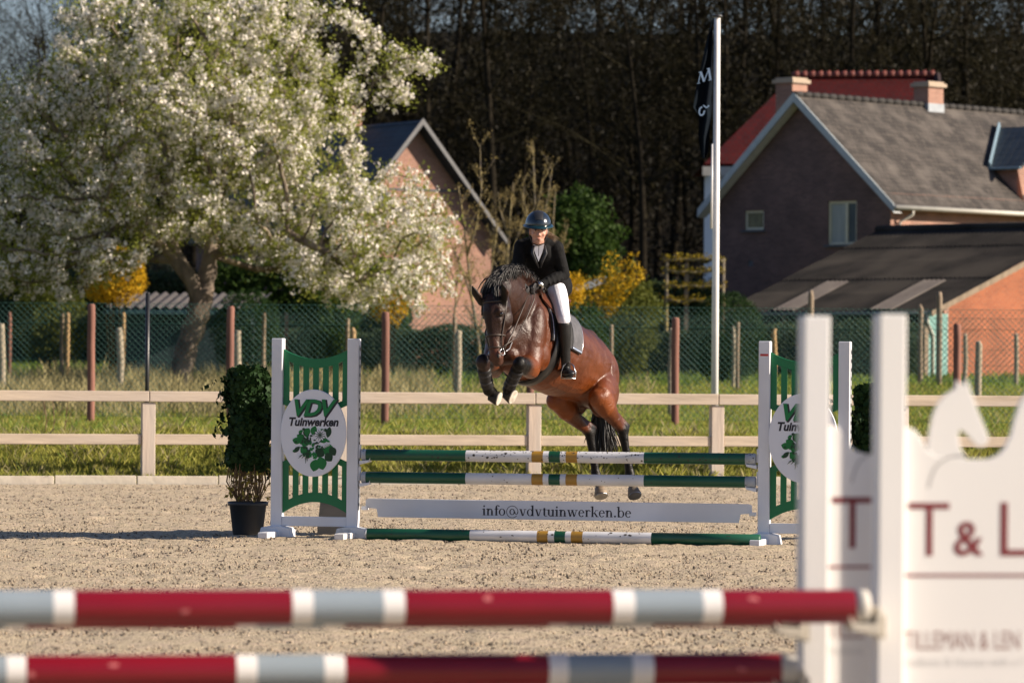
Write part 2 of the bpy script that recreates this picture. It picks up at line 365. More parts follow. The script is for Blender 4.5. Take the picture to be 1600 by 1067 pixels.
# ---------------------------------------------------------------- the wood
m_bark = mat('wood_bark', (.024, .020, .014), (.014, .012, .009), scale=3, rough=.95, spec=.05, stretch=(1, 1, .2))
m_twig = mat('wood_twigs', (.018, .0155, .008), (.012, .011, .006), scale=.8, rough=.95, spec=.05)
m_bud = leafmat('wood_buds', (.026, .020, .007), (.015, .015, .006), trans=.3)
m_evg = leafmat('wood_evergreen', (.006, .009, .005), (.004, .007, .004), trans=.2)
def bare_tree(seed, H, spread, twig=1.0):
    g = random.Random(seed); tr = MB(); cr = MB(); tips = []
    def seg(mb, p, d, L, r, dep):
        pts = [p]; rr = [r]; n = 4 if dep < 2 else 3
        for i in range(n):
            d = (d + Vector((g.gauss(0, .13), g.gauss(0, .13), g.gauss(.03, .08)))).normalized(); p = p + d * L / n; pts.append(p); rr.append(r * (1 - .55 * (i + 1) / n))
        mb.tube(pts, rr, n=6 if dep == 0 else 3, caps=False)
        if dep >= 4: tips.append(pts[-1]); tips.append(pts[1]); return
        kids = (0, 5, 4, 4, 4)[min(dep, 4)] if dep else 0
        for k in range(kids):
            q = pts[min(n, 1 + int(g.random() * n))] if k else pts[-1]
            a = g.uniform(0, 6.28); sp = .75 if k else .25
            dd = (d + Vector((math.cos(a) * sp, math.sin(a) * sp, g.uniform(-.1, .35)))).normalized()
            seg(cr, q, dd, L * g.uniform(.5, .72), rr[-1] * (.8 if k else 1.0), dep + 1)
    p = Vector((0, 0, -.3)); d = Vector((g.gauss(0, .05), g.gauss(0, .05), 1)); pts = [p]; r0 = H * .011; rr = [r0 * 1.3]; N = 10
    for i in range(N):
        d = (d + Vector((g.gauss(0, .05), g.gauss(0, .05), .1))).normalized(); p = p + d * H * .82 / N; pts.append(p); rr.append(r0 * (1 - .8 * (i + 1) / N))
        if i >= 3:
            for k in range(2 if i < 6 else 3):
                a = g.uniform(0, 6.28); dd = Vector((math.cos(a), math.sin(a), g.uniform(.35, 1.1))).normalized()
                seg(cr, p, dd, H * spread * g.uniform(.7, 1.15) * (1 - .4 * i / N), rr[-1] * .5, 2)
    tr.tube(pts, rr, n=7, caps=False); seg(cr, pts[-1], d, H * spread * .7, rr[-1], 2)
    return tr, cr, tips
protos = []
for s, (H, sp) in enumerate([(22, .21), (25, .17), (19, .24), (23, .2), (16, .26)]):
    tr, cr, tips = bare_tree(40 + s, H, sp)
    root = thing('bare_tree', 'bare brown tree among many alike in the dark wood behind the houses', 'tree', (0, 0, 0), 0, 'bare trees of the wood')
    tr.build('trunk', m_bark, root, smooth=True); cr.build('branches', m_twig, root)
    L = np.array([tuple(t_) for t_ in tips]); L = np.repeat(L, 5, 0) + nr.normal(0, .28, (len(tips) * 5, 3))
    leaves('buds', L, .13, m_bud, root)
    protos.append(root)
g = random.Random(5); first = set()
rows = [(178, 17), (186, 17), (196, 18), (206, 18), (218, 19), (232, 20), (250, 21)]
for row, (y, nT) in enumerate(rows):
    for k in range(nT):
        wdt = y / F * 1600 * 1.16
        x = -wdt / 2 + wdt * (k + .5 + g.uniform(-.42, .42)) / nT; yy = y + g.uniform(-4, 4)
        px = 800 + x / yy * F
        i = g.randrange(5); sc = g.uniform(.85, 1.2)
        if px < 230: sc *= .70 + .15 * max(0, px) / 230 + g.uniform(-.04, .04)
        if row == 0 and 250 < px < 1000: sc *= .8
        o = protos[i]
        loc = (x, yy, terr(x, yy))
        if i in first: o = dup(o, loc, g.uniform(0, 6.28), scale=(sc, sc, sc))
        else: first.add(i); o.location = loc; o.scale = (sc, sc, sc)
# the mass of undergrowth and twigs that fills the wood behind its first trees
n = 210000; gx = np.random.default_rng(8)
y = gx.uniform(176, 285, n); x = gx.uniform(-.145, .145, n) * y
zt = np.array([terr(a, b) for a, b in zip(x, y)]); px = 800 + x / y * F
hh = np.where(px < 150, 6.0, 17.0) + 4 * np.array([noise.noise(Vector((a * .12, b * .1, 0))) for a, b in zip(x, y)]) + np.clip((y - 215) * .1, 0, 8) * (px > 180)
z = zt + hh * gx.random(n) ** 1.1
V, Fc = scatter(LEAF_T, LEAF_F, np.stack([x, y, z], 1), randrot(n), gx.uniform(.10, .36, n))
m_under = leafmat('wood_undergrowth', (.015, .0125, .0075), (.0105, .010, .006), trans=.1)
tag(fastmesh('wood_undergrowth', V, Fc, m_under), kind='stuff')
# hedge bank at the wood's foot
n = 50000; y = gx.uniform(150, 176, n); x = gx.uniform(-.14, .14, n) * y
hh = 3.3 + 1.6 * np.array([noise.noise(Vector((a * .25, b * .1, 4))) for a, b in zip(x, y)])
z = np.array([terr(a, b) for a, b in zip(x, y)]) + hh * gx.random(n)
V, Fc = scatter(LEAF_T, LEAF_F, np.stack([x, y, z], 1), randrot(n), gx.uniform(.12, .35, n))
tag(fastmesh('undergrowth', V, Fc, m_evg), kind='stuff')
# ---------------------------------------------------------------- buildings
def uvquad(mb_, uvs): pass
def wall_mesh(name, poly, n_dir, holes, th, m, parent, u_dir, org):
    """brick wall in the plane through org spanned by u_dir and Z, outline poly [(u,z)], facing n_dir; holes [(u0,u1,z0,z1)] are real openings"""
    # cut into cells on the u / z lines of the holes, clip the outline columnwise
    import bmesh
    us = sorted({p[0] for p in poly} | {h for H in holes for h in H[:2]}); zs = sorted({h for H in holes for h in H[2:]})
    def zr(u):
        c = []
        n = len(poly)
        for i in range(n):
            (u0, z0), (u1, z1) = poly[i], poly[(i + 1) % n]
            if abs(u1 - u0) < 1e-9: continue
            if min(u0, u1) - 1e-9 <= u <= max(u0, u1) + 1e-9: c.append(z0 + (z1 - z0) * (u - u0) / (u1 - u0))
        return min(c), max(c)
    V = []; Fs = []; UV = []
    def q(pts):
        i = len(V)
        for a in pts: V.append(org + u_dir * a[0] + Vector((0, 0, a[1])))
        Fs.append(tuple(range(i, i + len(pts)))); UV.append(pts)
    for a, b_ in zip(us[:-1], us[1:]):
        za0, za1 = zr(a + 1e-6); zb0, zb1 = zr(b_ - 1e-6)
        hs = sorted([h for h in holes if h[0] <= a + 1e-6 and h[1] >= b_ - 1e-6], key=lambda h: h[2])
        lo = [(a, za0), (b_, zb0)]
        for h in hs:
            q([lo[0], lo[1], (b_, h[2]), (a, h[2])]); lo = [(a, h[3]), (b_, h[3])]
        q([lo[0], lo[1], (b_, zb1), (a, za1)])
    nrm = (u_dir.cross(Vector((0, 0, 1)))); flip = nrm.dot(n_dir) < 0
    # reveals of the holes
    for h in holes:
        c = [(h[0], h[2]), (h[1], h[2]), (h[1], h[3]), (h[0], h[3])]
        for i in range(4):
            p0, p1 = c[i], c[(i + 1) % 4]; k = len(V)
            for (u, z), dd in ((p0, 0), (p1, 0), (p1, th), (p0, th)): V.append(org + u_dir * u + Vector((0, 0, z)) - n_dir * dd)
            Fs.append((k, k + 1, k + 2, k + 3)); UV.append([p0, p1, (p1[0] + th, p1[1]), (p0[0] + th, p0[1])])
    me = bpy.data.meshes.new(name)
    inv = ROOTM[parent.name].inverted() if parent else Matrix.Identity(4)
    if flip: Fs = [f[::-1] for f in Fs]; UV = [list(u)[::-1] for u in UV]
    me.from_pydata([tuple(inv @ v) for v in V], [], Fs); me.update()
    uvl = me.uv_layers.new(name='UVMap'); i = 0
    for u in UV:
        for a in u: uvl.data[i].uv = a; i += 1
    return link(name, me, m, parent)
def slab(mb_, a, b_, c, d, th):
    "roof plane a,b,c,d (eave, eave, ridge, ridge) with thickness downward"
    n_ = (b_ - a).cross(d - a).normalized()
    if n_.z < 0: n_ = -n_
    v = [a, b_, c, d] + [p - n_ * th for p in (a, b_, c, d)]
    mb_.add(v, [(0, 1, 2, 3), (7, 6, 5, 4), (0, 4, 5, 1), (1, 5, 6, 2), (2, 6, 7, 3), (3, 7, 4, 0)])
def tilemat(name, c1, c2, w_, h_, c3=None, rough=.8, c0=(.02, .02, .02)):
    m = bpy.data.materials.new(name); m.use_nodes = True; t = m.node_tree; b = t.nodes['Principled BSDF']; b.inputs['Roughness'].default_value = rough; b.inputs['Specular IOR Level'].default_value = .2
    uv = t.nodes.new('ShaderNodeUVMap'); br = t.nodes.new('ShaderNodeTexBrick'); t.links.new(uv.outputs[0], br.inputs['Vector'])
    br.inputs['Color1'].default_value = (*c1, 1); br.inputs['Color2'].default_value = (*c2, 1); br.inputs['Mortar'].default_value = (*c0, 1); br.inputs['Scale'].default_value = 1
    br.inputs['Brick Width'].default_value = w_; br.inputs['Row Height'].default_value = h_; br.inputs['Mortar Size'].default_value = .014; br.inputs['Mortar Smooth'].default_value = .3
    n = t.nodes.new('ShaderNodeTexNoise'); n.inputs['Scale'].default_value = 1.1; n.inputs['Detail'].default_value = 9; t.links.new(uv.outputs[0], n.inputs['Vector'])
    r = t.nodes.new('ShaderNodeValToRGB'); r.color_ramp.elements[0].position = .46; r.color_ramp.elements[1].position = .72; t.links.new(n.outputs[0], r.inputs[0])
    mx = t.nodes.new('ShaderNodeMix'); mx.data_type = 'RGBA'; t.links.new(r.outputs[0], mx.inputs[0]); t.links.new(br.outputs[0], mx.inputs[6]); mx.inputs[7].default_value = (*(c3 or c1), 1)
    t.links.new(mx.outputs[2], b.inputs['Base Color'])
    bp = t.nodes.new('ShaderNodeBump'); bp.inputs['Strength'].default_value = .8; bp.inputs['Distance'].default_value = .02; bp.invert = True
    t.links.new(br.outputs['Fac'], bp.inputs['Height']); t.links.new(bp.outputs[0], b.inputs['Normal']); return m
def uvroof(o, e, s):
    "uv along eave direction e and up the slope s (unit vectors)"
    me = o.data; u = me.uv_layers.new(name='UVMap')
    for l in me.loops:
        c = me.vertices[l.vertex_index].co; u.data[l.index].uv = (c.dot(e), c.dot(s))
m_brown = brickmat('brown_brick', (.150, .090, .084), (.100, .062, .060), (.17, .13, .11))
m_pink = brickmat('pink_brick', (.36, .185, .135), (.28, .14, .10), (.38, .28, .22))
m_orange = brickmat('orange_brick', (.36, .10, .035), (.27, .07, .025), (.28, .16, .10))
m_slate = tilemat('grey_brown_roof_tiles', (.080, .069, .060), (.042, .037, .034), .22, .20, (.12, .105, .092))
m_red = tilemat('red_roof_tiles', (.085, .0085, .006), (.055, .006, .004), .24, .30, (.075, .008, .005), rough=.6)
m_blue = tilemat('dark_slate_roof', (.028, .040, .055), (.02, .03, .042), .3, .2, (.035, .048, .06), rough=.5)
m_trim = mat('white_trim', (.62, .64, .64), (.50, .52, .53), scale=6, rough=.6)
m_grey_v = mat('grey_verge', (.13, .13, .135), (.10, .10, .105), scale=4, rough=.6)
m_fascia = mat('blue_grey_fascia', (.42, .47, .48), (.35, .40, .42), scale=4, rough=.6)
m_glass = mat('window_glass', (.06, .08, .09), (.10, .13, .13), scale=.8, rough=.08, spec=.8)
m_curt = mat('net_curtain', (.40, .43, .40), (.26, .30, .28), scale=2, rough=.9, stretch=(8, 8, .3))
m_reflpane = mat('painted_reflection_pane', (.22, .21, .12), (.12, .12, .08), scale=3, rough=.15)  # olive reflection put into the pane's base colour
m_wframe = mat('cream_window_frame', (.62, .60, .44), (.54, .52, .38), scale=5, rough=.5)
m_stone = mat('sill_stone', (.10, .11, .13), (.07, .08, .09), scale=8, rough=.8)
m_lead = mat('lead_flashing', (.34, .37, .40), (.24, .27, .30), scale=4, rough=.5)
m_white = mat('white_render', (.82, .84, .86), (.76, .78, .80), scale=1.5, rough=.9)
m_gutter = mat('pale_gutter', (.55, .53, .46), (.46, .44, .38), scale=3, rough=.5)
def window(parent, org, u, n_, u0, u1, z0, z1, split=None, curtain=False):
    f = MB(); R = Matrix((u, n_, Vector((0, 0, 1)))).transposed(); o_ = org - n_ * .10
    def b(a0, a1, c0, c1, dep, off=0): f.box(o_ + u * (a0 + a1) / 2 + Vector((0, 0, (c0 + c1) / 2)) + n_ * off, (abs(a1 - a0), dep, c1 - c0), R)
    t_ = .075
    b(u0, u1, z1 - t_, z1, .08); b(u0, u1, z0, z0 + t_, .08); b(u0, u0 + t_, z0 + t_, z1 - t_, .08); b(u1 - t_, u1, z0 + t_, z1 - t_, .08)
    if split is not None: um = u0 + (u1 - u0) * split; b(um - .045, um + .045, z0 + t_, z1 - t_, .078)
    w_ = f.build('window', m_wframe, parent, world=True)
    um = u0 + (u1 - u0) * (split or 1)
    g_ = MB(); g_.box(o_ + u * (u0 + um) / 2 + Vector((0, 0, (z0 + z1) / 2)) - n_ * .01, (um - u0 - .1, .012, z1 - z0 - .1), R); g_.build('pane', m_reflpane if not curtain else m_curt, w_, world=True)
    if split: g_ = MB(); g_.box(o_ + u * (um + u1) / 2 + Vector((0, 0, (z0 + z1) / 2)) - n_ * .01, (u1 - um - .1, .012, z1 - z0 - .1), R); g_.build('pane', m_glass, w_, world=True)
    s_ = MB(); s_.box(org + u * (u0 + u1) / 2 + Vector((0, 0, z0 - .04)) + n_ * .03, (u1 - u0 + .16, .12, .07), R); s_.build('sill', m_stone, w_, world=True)
ZU = Vector((0, 0, 1))
def chimney(parent, c, w_, d_, z0, z1, u, n_, m, capm, lead=None):
    R = Matrix((u, n_, ZU)).transposed(); f = MB(); f.box((c.x, c.y, (z0 + z1) / 2), (w_, d_, z1 - z0), R)
    o = f.build('chimney', m, parent, world=True); uvb(o)
    k = MB(); k.box((c.x, c.y, z1 + .06), (w_ + .16, d_ + .16, .12), R); k.box((c.x, c.y, z1 + .15), (w_ + .02, d_ + .02, .06), R); k.build('chimney_cap', capm, o, world=True)
    if lead: k = MB(); k.box((c.x, c.y, lead), (w_ + .05, d_ + .05, .5), R); k.build('flashing', m_lead, o, world=True)
    return o
def uvb(o):
    me = o.data; u = me.uv_layers.new(name='UVMap')
    for p in me.polygons:
        n_ = p.normal; e = ZU.cross(n_); e = e.normalized() if e.length > .1 else Vector((1, 0, 0)); s = n_.cross(e)
        for li in p.loop_indices:
            c = me.vertices[me.loops[li].vertex_index].co; u.data[li].uv = (c.dot(e), c.dot(s))
# --- brown brick house on the right: gable in shade to the left, roof running away to the right
A = math.radians(43); nG = Vector((-math.sin(A), -math.cos(A), 0)); uG = Vector((math.cos(A), -math.sin(A), 0)); rd = -nG   # rd: ridge direction, away to the right
D0 = 134.0; zb = 1.4
c_right = PX(1390, D0 - 1.0, 0)                        # near corner of the gable wall
WID = 7.1; LEN = 15.5
org = c_right - uG * WID
def zpx(py, d, px=800):
    a = P(px, py, d); return a.z
z_r = zpx(148, D0 + 1, 1250); _k = .45 / (WID / 2); z_e = (zpx(324, D0, 1395) + _k * z_r) / (1 + _k)
house = thing('brick_house', 'brown brick house with a weathered grey tiled roof and a shaded gable wall', 'house', (org.x, org.y, zb), 0)
holes = []
def hp_(px0, px1, py0, py1):
    # pixel box on the gable plane -> wall coordinates
    r = []
    for px in (px0, px1):
        # solve org + uG*u seen at column px
        k = (px - 800) / F; u_ = (k * org.y - org.x) / (uG.x - k * uG.y); r.append(u_)
    d_ = (org + uG * (r[0] + r[1]) / 2).y
    return (r[0], r[1], zpx(py1, d_, px0), zpx(py0, d_, px0))
h1 = hp_(1162, 1192, 329, 359); h2 = hp_(1292, 1337, 314, 382); h3 = hp_(1168, 1176, 407, 416)
pk = WID * .495
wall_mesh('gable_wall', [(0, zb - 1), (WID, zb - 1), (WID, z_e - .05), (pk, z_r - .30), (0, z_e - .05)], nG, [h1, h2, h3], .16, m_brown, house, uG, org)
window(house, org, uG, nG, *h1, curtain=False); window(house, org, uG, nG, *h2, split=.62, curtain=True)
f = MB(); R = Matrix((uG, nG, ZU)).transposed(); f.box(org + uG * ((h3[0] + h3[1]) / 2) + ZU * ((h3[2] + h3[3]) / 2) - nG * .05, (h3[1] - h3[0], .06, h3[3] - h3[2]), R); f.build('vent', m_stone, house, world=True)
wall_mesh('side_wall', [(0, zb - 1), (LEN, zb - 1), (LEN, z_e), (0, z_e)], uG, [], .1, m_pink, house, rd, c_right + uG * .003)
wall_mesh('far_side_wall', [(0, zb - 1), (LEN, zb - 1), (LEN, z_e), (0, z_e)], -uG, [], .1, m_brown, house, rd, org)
ov = .42; ev = .45
slp = (z_r - z_e) / (WID / 2)
rf = MB(); a0 = org + uG * (WID + ev); b0 = a0 + rd * (LEN + .4); a0 = a0 + nG * ov
top0 = org + uG * pk + nG * ov; top1 = org + uG * pk + rd * (LEN + .4)
zE = z_e - ev * slp
s1 = ((top0 + ZU * z_r) - (a0 + ZU * zE)).normalized()
slab(rf, a0 + ZU * zE, b0 + ZU * zE, top1 + ZU * z_r, top0 + ZU * z_r, .12)
o = rf.build('roof', m_slate, house, world=True); uvroof(o, rd, s1)
rf = MB(); a1 = org - uG * ev + nG * ov; b1 = org - uG * ev + rd * (LEN + .4)
slab(rf, a1 + ZU * (zE), b1 + ZU * (zE), top1 + ZU * (z_r - .003), top0 + ZU * (z_r - .003), .12)
o = rf.build('roof', m_slate, house, world=True); uvroof(o, rd, s1)
# verge boards and soffits
vb = MB()
for (e_, zz) in ((a0, zE), (a1, zE)):
    p0 = e_ + ZU * (zz - .02) + nG * .02; p1 = top0 + ZU * (z_r - .0) + nG * .02
    vb.add([p0 + ZU * .06, p1 + ZU * .08, p1 - ZU * .22, p0 - ZU * .20, p0 + ZU * .06 - nG * .04, p1 + ZU * .08 - nG * .04, p1 - ZU * .22 - nG * .04, p0 - ZU * .20 - nG * .04],
           [(0, 1, 2, 3), (7, 6, 5, 4), (0, 4, 5, 1), (1, 5, 6, 2), (2, 6, 7, 3), (3, 7, 4, 0)])
vb.build('verge_board', m_fascia, house, world=True)
sf = MB()
for (e_, zz) in ((a0, zE), (a1, zE)):
    p0 = e_ + ZU * (zz - .23); p1 = top0 + ZU * (z_r - .25)
    sf.add([p0, p1, p1 - nG * (ov - .02), p0 - nG * (ov - .02)], [(0, 1, 2, 3)])
sf.build('soffit', m_trim, house, world=True)
gt = MB(); gt.smooth = True; gt.tube([a0 + uG * .05 + ZU * (zE - .06), b0 + uG * .05 + ZU * (zE - .06)], .075, n=8)
g_ = gt.build('gutter', m_gutter, house, world=True)
dp = MB(); q = c_right + rd * .35; dp.tube([q + uG * ev + rd * .2 + ZU * (zE - .1), q + uG * ev + rd * .2 + ZU * (zE - .25), q + uG * .08 + ZU * (zE - .5), q + uG * .08 + ZU * zb], .05, n=8); dp.build('downpipe', m_gutter, g_, world=True, smooth=True)
rt = MB(); rt.smooth = True
for i in range(38): rt.tube([top0 + rd * (i * .42) + ZU * (z_r + .02), top0 + rd * (i * .42 + .40) + ZU * (z_r + .035)], .10, n=8)
rt.build('ridge_tiles', m_slate, house, world=True)
m_cap = mat('chimney_cap_stone', (.42, .33, .25), (.34, .27, .2), scale=5, rough=.9)
cc = org + uG * (pk - .1) + rd * 6.7; chimney(house, cc, .62, .8, z_r - 1.2, zpx(137, cc.y, 1458), uG, nG, m_pink, m_cap, lead=z_r - .18)
cc = org + uG * (pk - 1.5) + rd * 1.3; chimney(house, cc, .7, .75, z_r - 2.2, zpx(131, cc.y, 1236), uG, nG, m_pink, m_cap)
# dormer at the right edge
def on_roof(t, s): return a0 + rd * t + (top0 + ZU * (z_r - zE) - a0) * s + ZU * zE
def roof_at(px, py):
    t_, s_ = 6.0, .5
    for it in range(60):
        q = on_roof(t_, s_); sc_ = F / q.y; p0 = P(px, py, q.y)
        du = p0.x - q.x; dz_ = p0.z - q.z; q2 = on_roof(t_ + .1, s_); q3 = on_roof(t_, s_ + .05)
        a11, a12, a21, a22 = (q2.x - q.x) / .1, (q3.x - q.x) / .05, (q2.z - q.z) / .1, (q3.z - q.z) / .05; det = a11 * a22 - a12 * a21
        t_ += .7 * (du * a22 - dz_ * a12) / det; s_ += .7 * (a11 * dz_ - a21 * du) / det
    return t_, s_
ta, sa = roof_at(1561, 202); tb2, sb2 = roof_at(1546, 264)
V0 = on_roof(ta, sa); V1 = on_roof(tb2, sb2); V2 = on_roof(2 * ta - tb2, sb2); uo = (V1 - V0).dot(uG) + 1.25
E0 = V0 + uG * uo; E1 = V1 + uG * (uo - (V1 - V0).dot(uG)); E2 = V2 + uG * (uo - (V2 - V0).dot(uG)); up_ = ZU * .05
dmr = MB(); dmr.add([V0 + up_, V1 + up_, E1 + up_, E0 + up_, V0 - up_, V1 - up_, E1 - up_, E0 - up_], [(0, 1, 2, 3), (7, 6, 5, 4), (1, 5, 6, 2), (2, 6, 7, 3)])
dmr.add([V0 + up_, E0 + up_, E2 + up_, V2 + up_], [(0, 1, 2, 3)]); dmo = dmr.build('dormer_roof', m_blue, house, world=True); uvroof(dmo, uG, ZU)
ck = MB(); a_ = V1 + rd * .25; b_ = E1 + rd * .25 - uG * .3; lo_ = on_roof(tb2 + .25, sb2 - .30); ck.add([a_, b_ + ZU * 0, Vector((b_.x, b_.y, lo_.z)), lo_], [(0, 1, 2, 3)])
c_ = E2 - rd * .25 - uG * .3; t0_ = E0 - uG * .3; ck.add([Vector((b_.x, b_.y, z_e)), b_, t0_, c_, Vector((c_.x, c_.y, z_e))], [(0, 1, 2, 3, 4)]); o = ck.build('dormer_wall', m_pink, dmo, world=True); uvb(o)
dv = MB(); dv.tube([V0 + ZU * .12, V1 + ZU * .10], .14, n=6, flat=.4); dv.tube([V1 + ZU * .0, E1 + ZU * .0], .05, n=6); dv.build('dormer_flashing', mat('blue_lead', (.16, .24, .30), (.12, .19, .24), rough=.5), dmo, world=True)
# --- red roofed white house behind
def zat(px, py, d): return P(px, py, d).z
dR = 150.0; hb = PX(1118, dR, 0); hr = thing('white_house', 'white house with a dark red tiled roof behind the brown brick house', 'house', (hb.x, hb.y, 1.4), 0)
e0 = P(1100, 256, dR); e1 = P(1480, 262, dR - 1); r0 = P(1238, 121, dR + 5); r1 = P(1462, 115, dR + 4)
zE2 = e0.z; e1.z = zE2; r1.z = r0.z
rf = MB(); slab(rf, e0, e1, r1, r0, .15); o = rf.build('roof', m_red, hr, world=True); uvroof(o, Vector((1, 0, 0)), (r1 - e1).normalized())
ebk0 = Vector((e0.x, e0.y + 10, zE2)); ebk1 = Vector((e1.x, e1.y + 10, zE2))
rf = MB(); rf.add([e0 + Vector((0, 0, -.01)), r0, ebk0], [(0, 1, 2)]); rf.add([ebk0, r0, r1, ebk1], [(0, 1, 2, 3)]); o = rf.build('roof', m_red, hr, world=True); uvroof(o, Vector((1, 0, 0)), ZU)
wl = MB(); wl.box(((e0.x + e1.x) / 2 + .1, e0.y + 5, (zE2 + .6) / 2), (e1.x - e0.x - .7, 9.2, zE2 - .6)); wl.build('wall', m_white, hr, world=True)
gb = MB(); gx0 = e1.x - .45; gb.add([(gx0, e1.y + .4, zE2), (gx0, e1.y + 9.6, zE2), (gx0 - .1, r1.y, r1.z - .2)], [(0, 1, 2)]); gb.build('gable_wall', m_white, hr, world=True)
vb = MB(); vb.tube([e1 + Vector((.05, 0, 0)), r1 + Vector((.05, 0, .05))], .13, n=6); vb.tube([Vector((e1.x + .05, e1.y + 10, zE2)), r1 + Vector((.05, .02, .05))], .13, n=6); vb.build('verge_tiles', m_red, hr, world=True)
o_ = vb
rt = MB(); rt.smooth = True
nn = 18
for i in range(nn):
    a_ = r0.lerp(r1, i / nn); b_ = r0.lerp(r1, (i + .88) / nn); rt.tube([a_ + ZU * .05, b_ + ZU * .09], [.12, .15], n=8)
rt.build('ridge_tiles', mat('ridge_red', (.17, .035, .02), (.12, .024, .016), scale=5, rough=.6), hr, world=True)
fs = MB(); fs.bx(e0.x - .05, e0.x + 9, e0.y - .06, e0.y + .02, zE2 - .42, zE2 - .10); fs.build('fascia', m_gutter, hr, world=True)
ap = P(1236, 134, dR + 1); 
# --- house with pink gable on the left, behind the blossom tree
dL = 130.0; B = math.radians(32); nL = Vector((math.sin(B), -math.cos(B), 0)); uL = Vector((math.cos(B), math.sin(B), 0)); rL = -nL
pkL = PX(646, dL, 0); hw = 2.75; orgL = pkL - uL * hw; zr_ = zat(657, 189, dL); ze_ = zat(790, 373, dL + 1.3)
hl = thing('gabled_house', 'house with a pink brick gable and a dark slate roof, half hidden by the blossom', 'house', (orgL.x, orgL.y, 1.4), 0)
slL = (zr_ - ze_) / 3.0
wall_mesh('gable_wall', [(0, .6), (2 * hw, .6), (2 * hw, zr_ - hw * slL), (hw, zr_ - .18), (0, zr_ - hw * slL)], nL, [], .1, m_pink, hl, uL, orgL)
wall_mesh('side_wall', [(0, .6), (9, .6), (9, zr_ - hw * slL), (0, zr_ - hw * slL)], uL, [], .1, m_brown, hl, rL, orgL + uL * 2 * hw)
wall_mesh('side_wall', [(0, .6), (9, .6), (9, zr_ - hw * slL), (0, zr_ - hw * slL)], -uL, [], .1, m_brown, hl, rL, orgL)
bd = MB(); R = Matrix((uL, nL, ZU)).transposed(); zc = zat(700, 297, dL)
bd.box(orgL + uL * hw + ZU * zc + nL * .012, (2 * (zr_ - zc) / slL - .2, .03, .06), R); bd.box(orgL + uL * hw + ZU * (zc - .85) + nL * .012, (2 * (zr_ - zc + .85) / slL - .2, .03, .05), R)
bd.build('brick_band', m_stone, hl, world=True)
for sg in (1, -1):
    w3 = hw + .32
    t0 = orgL + uL * hw + nL * .45; t1 = orgL + uL * hw + rL * 9
    q0 = t0 + uL * sg * w3; q1 = t1 + uL * sg * w3
    rf = MB(); slab(rf, q0 + ZU * (zr_ - w3 * slL), q1 + ZU * (zr_ - w3 * slL), t1 + ZU * (zr_ + .002 * sg), t0 + ZU * (zr_ + .002 * sg), .12)
    o = rf.build('roof', m_blue, hl, world=True); uvroof(o, rL, (t0 + ZU * zr_ - q0 - ZU * (zr_ - w3 * slL)).normalized())
    vb = MB(); p0 = q0 + ZU * (zr_ - w3 * slL + .03) + nL * .03; p1 = t0 + ZU * (zr_ + .06) + nL * .03
    vb.add([p0, p1, p1 - ZU * .19, p0 - ZU * .16, p0 - nL * .06, p1 - nL * .06, p1 - ZU * .19 - nL * .06, p0 - ZU * .16 - nL * .06], [(0, 1, 2, 3), (7, 6, 5, 4), (0, 4, 5, 1), (1, 5, 6, 2), (2, 6, 7, 3), (3, 7, 4, 0)])
    vb.build('verge_board', m_grey_v, hl, world=True)
cc = orgL + uL * hw + rL * 4.0; chimney(hl, cc, .5, .6, zr_ - .8, zr_ + .45, uL, nL, m_pink, m_cap)
# --- low barn with corrugated dark roof and an orange brick end wall
dB = 118.0; Bb = math.radians(47); eB = Vector((math.cos(Bb), -math.sin(Bb), 0)); pB = Vector((math.sin(Bb), math.cos(Bb), 0))   # eB along the eave towards us, pB up the slope, away
cB = PX(1448, dB, 0)                     # near end of the eave
zev = zat(1440, 484, dB); Lb = 7.6; run = 6.6
zrd = zat(1390, 360, dB + Lb * math.sin(Bb) + run * math.cos(Bb) - 1)
barn = thing('barn', 'low barn with a dark corrugated roof and an orange brick end wall', 'barn', (cB.x, cB.y, 1.3), 0)
m_corr = mat('corrugated_fibre_roof', (.026, .023, .021), (.015, .014, .013), scale=2, rough=.95, spec=.15, c3=(.042, .037, .032))
m_sheet = mat('clear_roof_sheet', (.17, .145, .12), (.12, .10, .085), scale=2, rough=.6)
sv = (pB * run + ZU * (zrd - zev)); 
def roofstrip(mb_, t0, t1, s0, s1, lift):
    n_ = max(2, int((t1 - t0) / .03)); vs = []; fs = []
    nrm = eB.cross(sv).normalized(); nrm = nrm if nrm.z > 0 else -nrm
    for i in range(n_ + 1):
        tt = t0 + (t1 - t0) * i / n_; hgt = .025 * math.sin(tt / .177 * 2 * math.pi) + lift
        for s_ in (s0, s1): vs.append(cB - eB * tt + ZU * zev + sv * s_ + nrm * hgt)
    for i in range(n_): fs.append((2 * i, 2 * i + 2, 2 * i + 3, 2 * i + 1))
    mb_.add(vs, fs)
rf = MB(); rows_ = 5
for i in range(rows_): roofstrip(rf, -.35, Lb + .2, i / rows_ - .03, (i + 1) / rows_ + .01, .012 + .02 * ((rows_ - i) % 2) + .0)
rf.build('roof', m_corr, barn, world=True, smooth=True)
for t0 in (1.2, 4.9):
    rf = MB(); roofstrip(rf, t0, t0 + .85, -.02, .33, .07); rf.build('roof_sheet', m_sheet, barn, world=True, smooth=True)
rdg = MB(); rdg.tube([cB - eB * -.4 + ZU * zev + sv + ZU * .06, cB - eB * (Lb + .25) + ZU * zev + sv + ZU * .06], .12, n=8); rdg.build('ridge', m_corr, barn, world=True, smooth=True)
dH = (pB * .55, )
wall_mesh('end_wall', [(0.9, .5), (2 * run, .5), (2 * run, zev - .12), (run, zrd - .12), (0.9, zev - .12 + .9 / run * (zrd - zev))], eB, [], .1, m_orange, barn, pB, cB)
R = Matrix((pB, eB, ZU)).transposed()
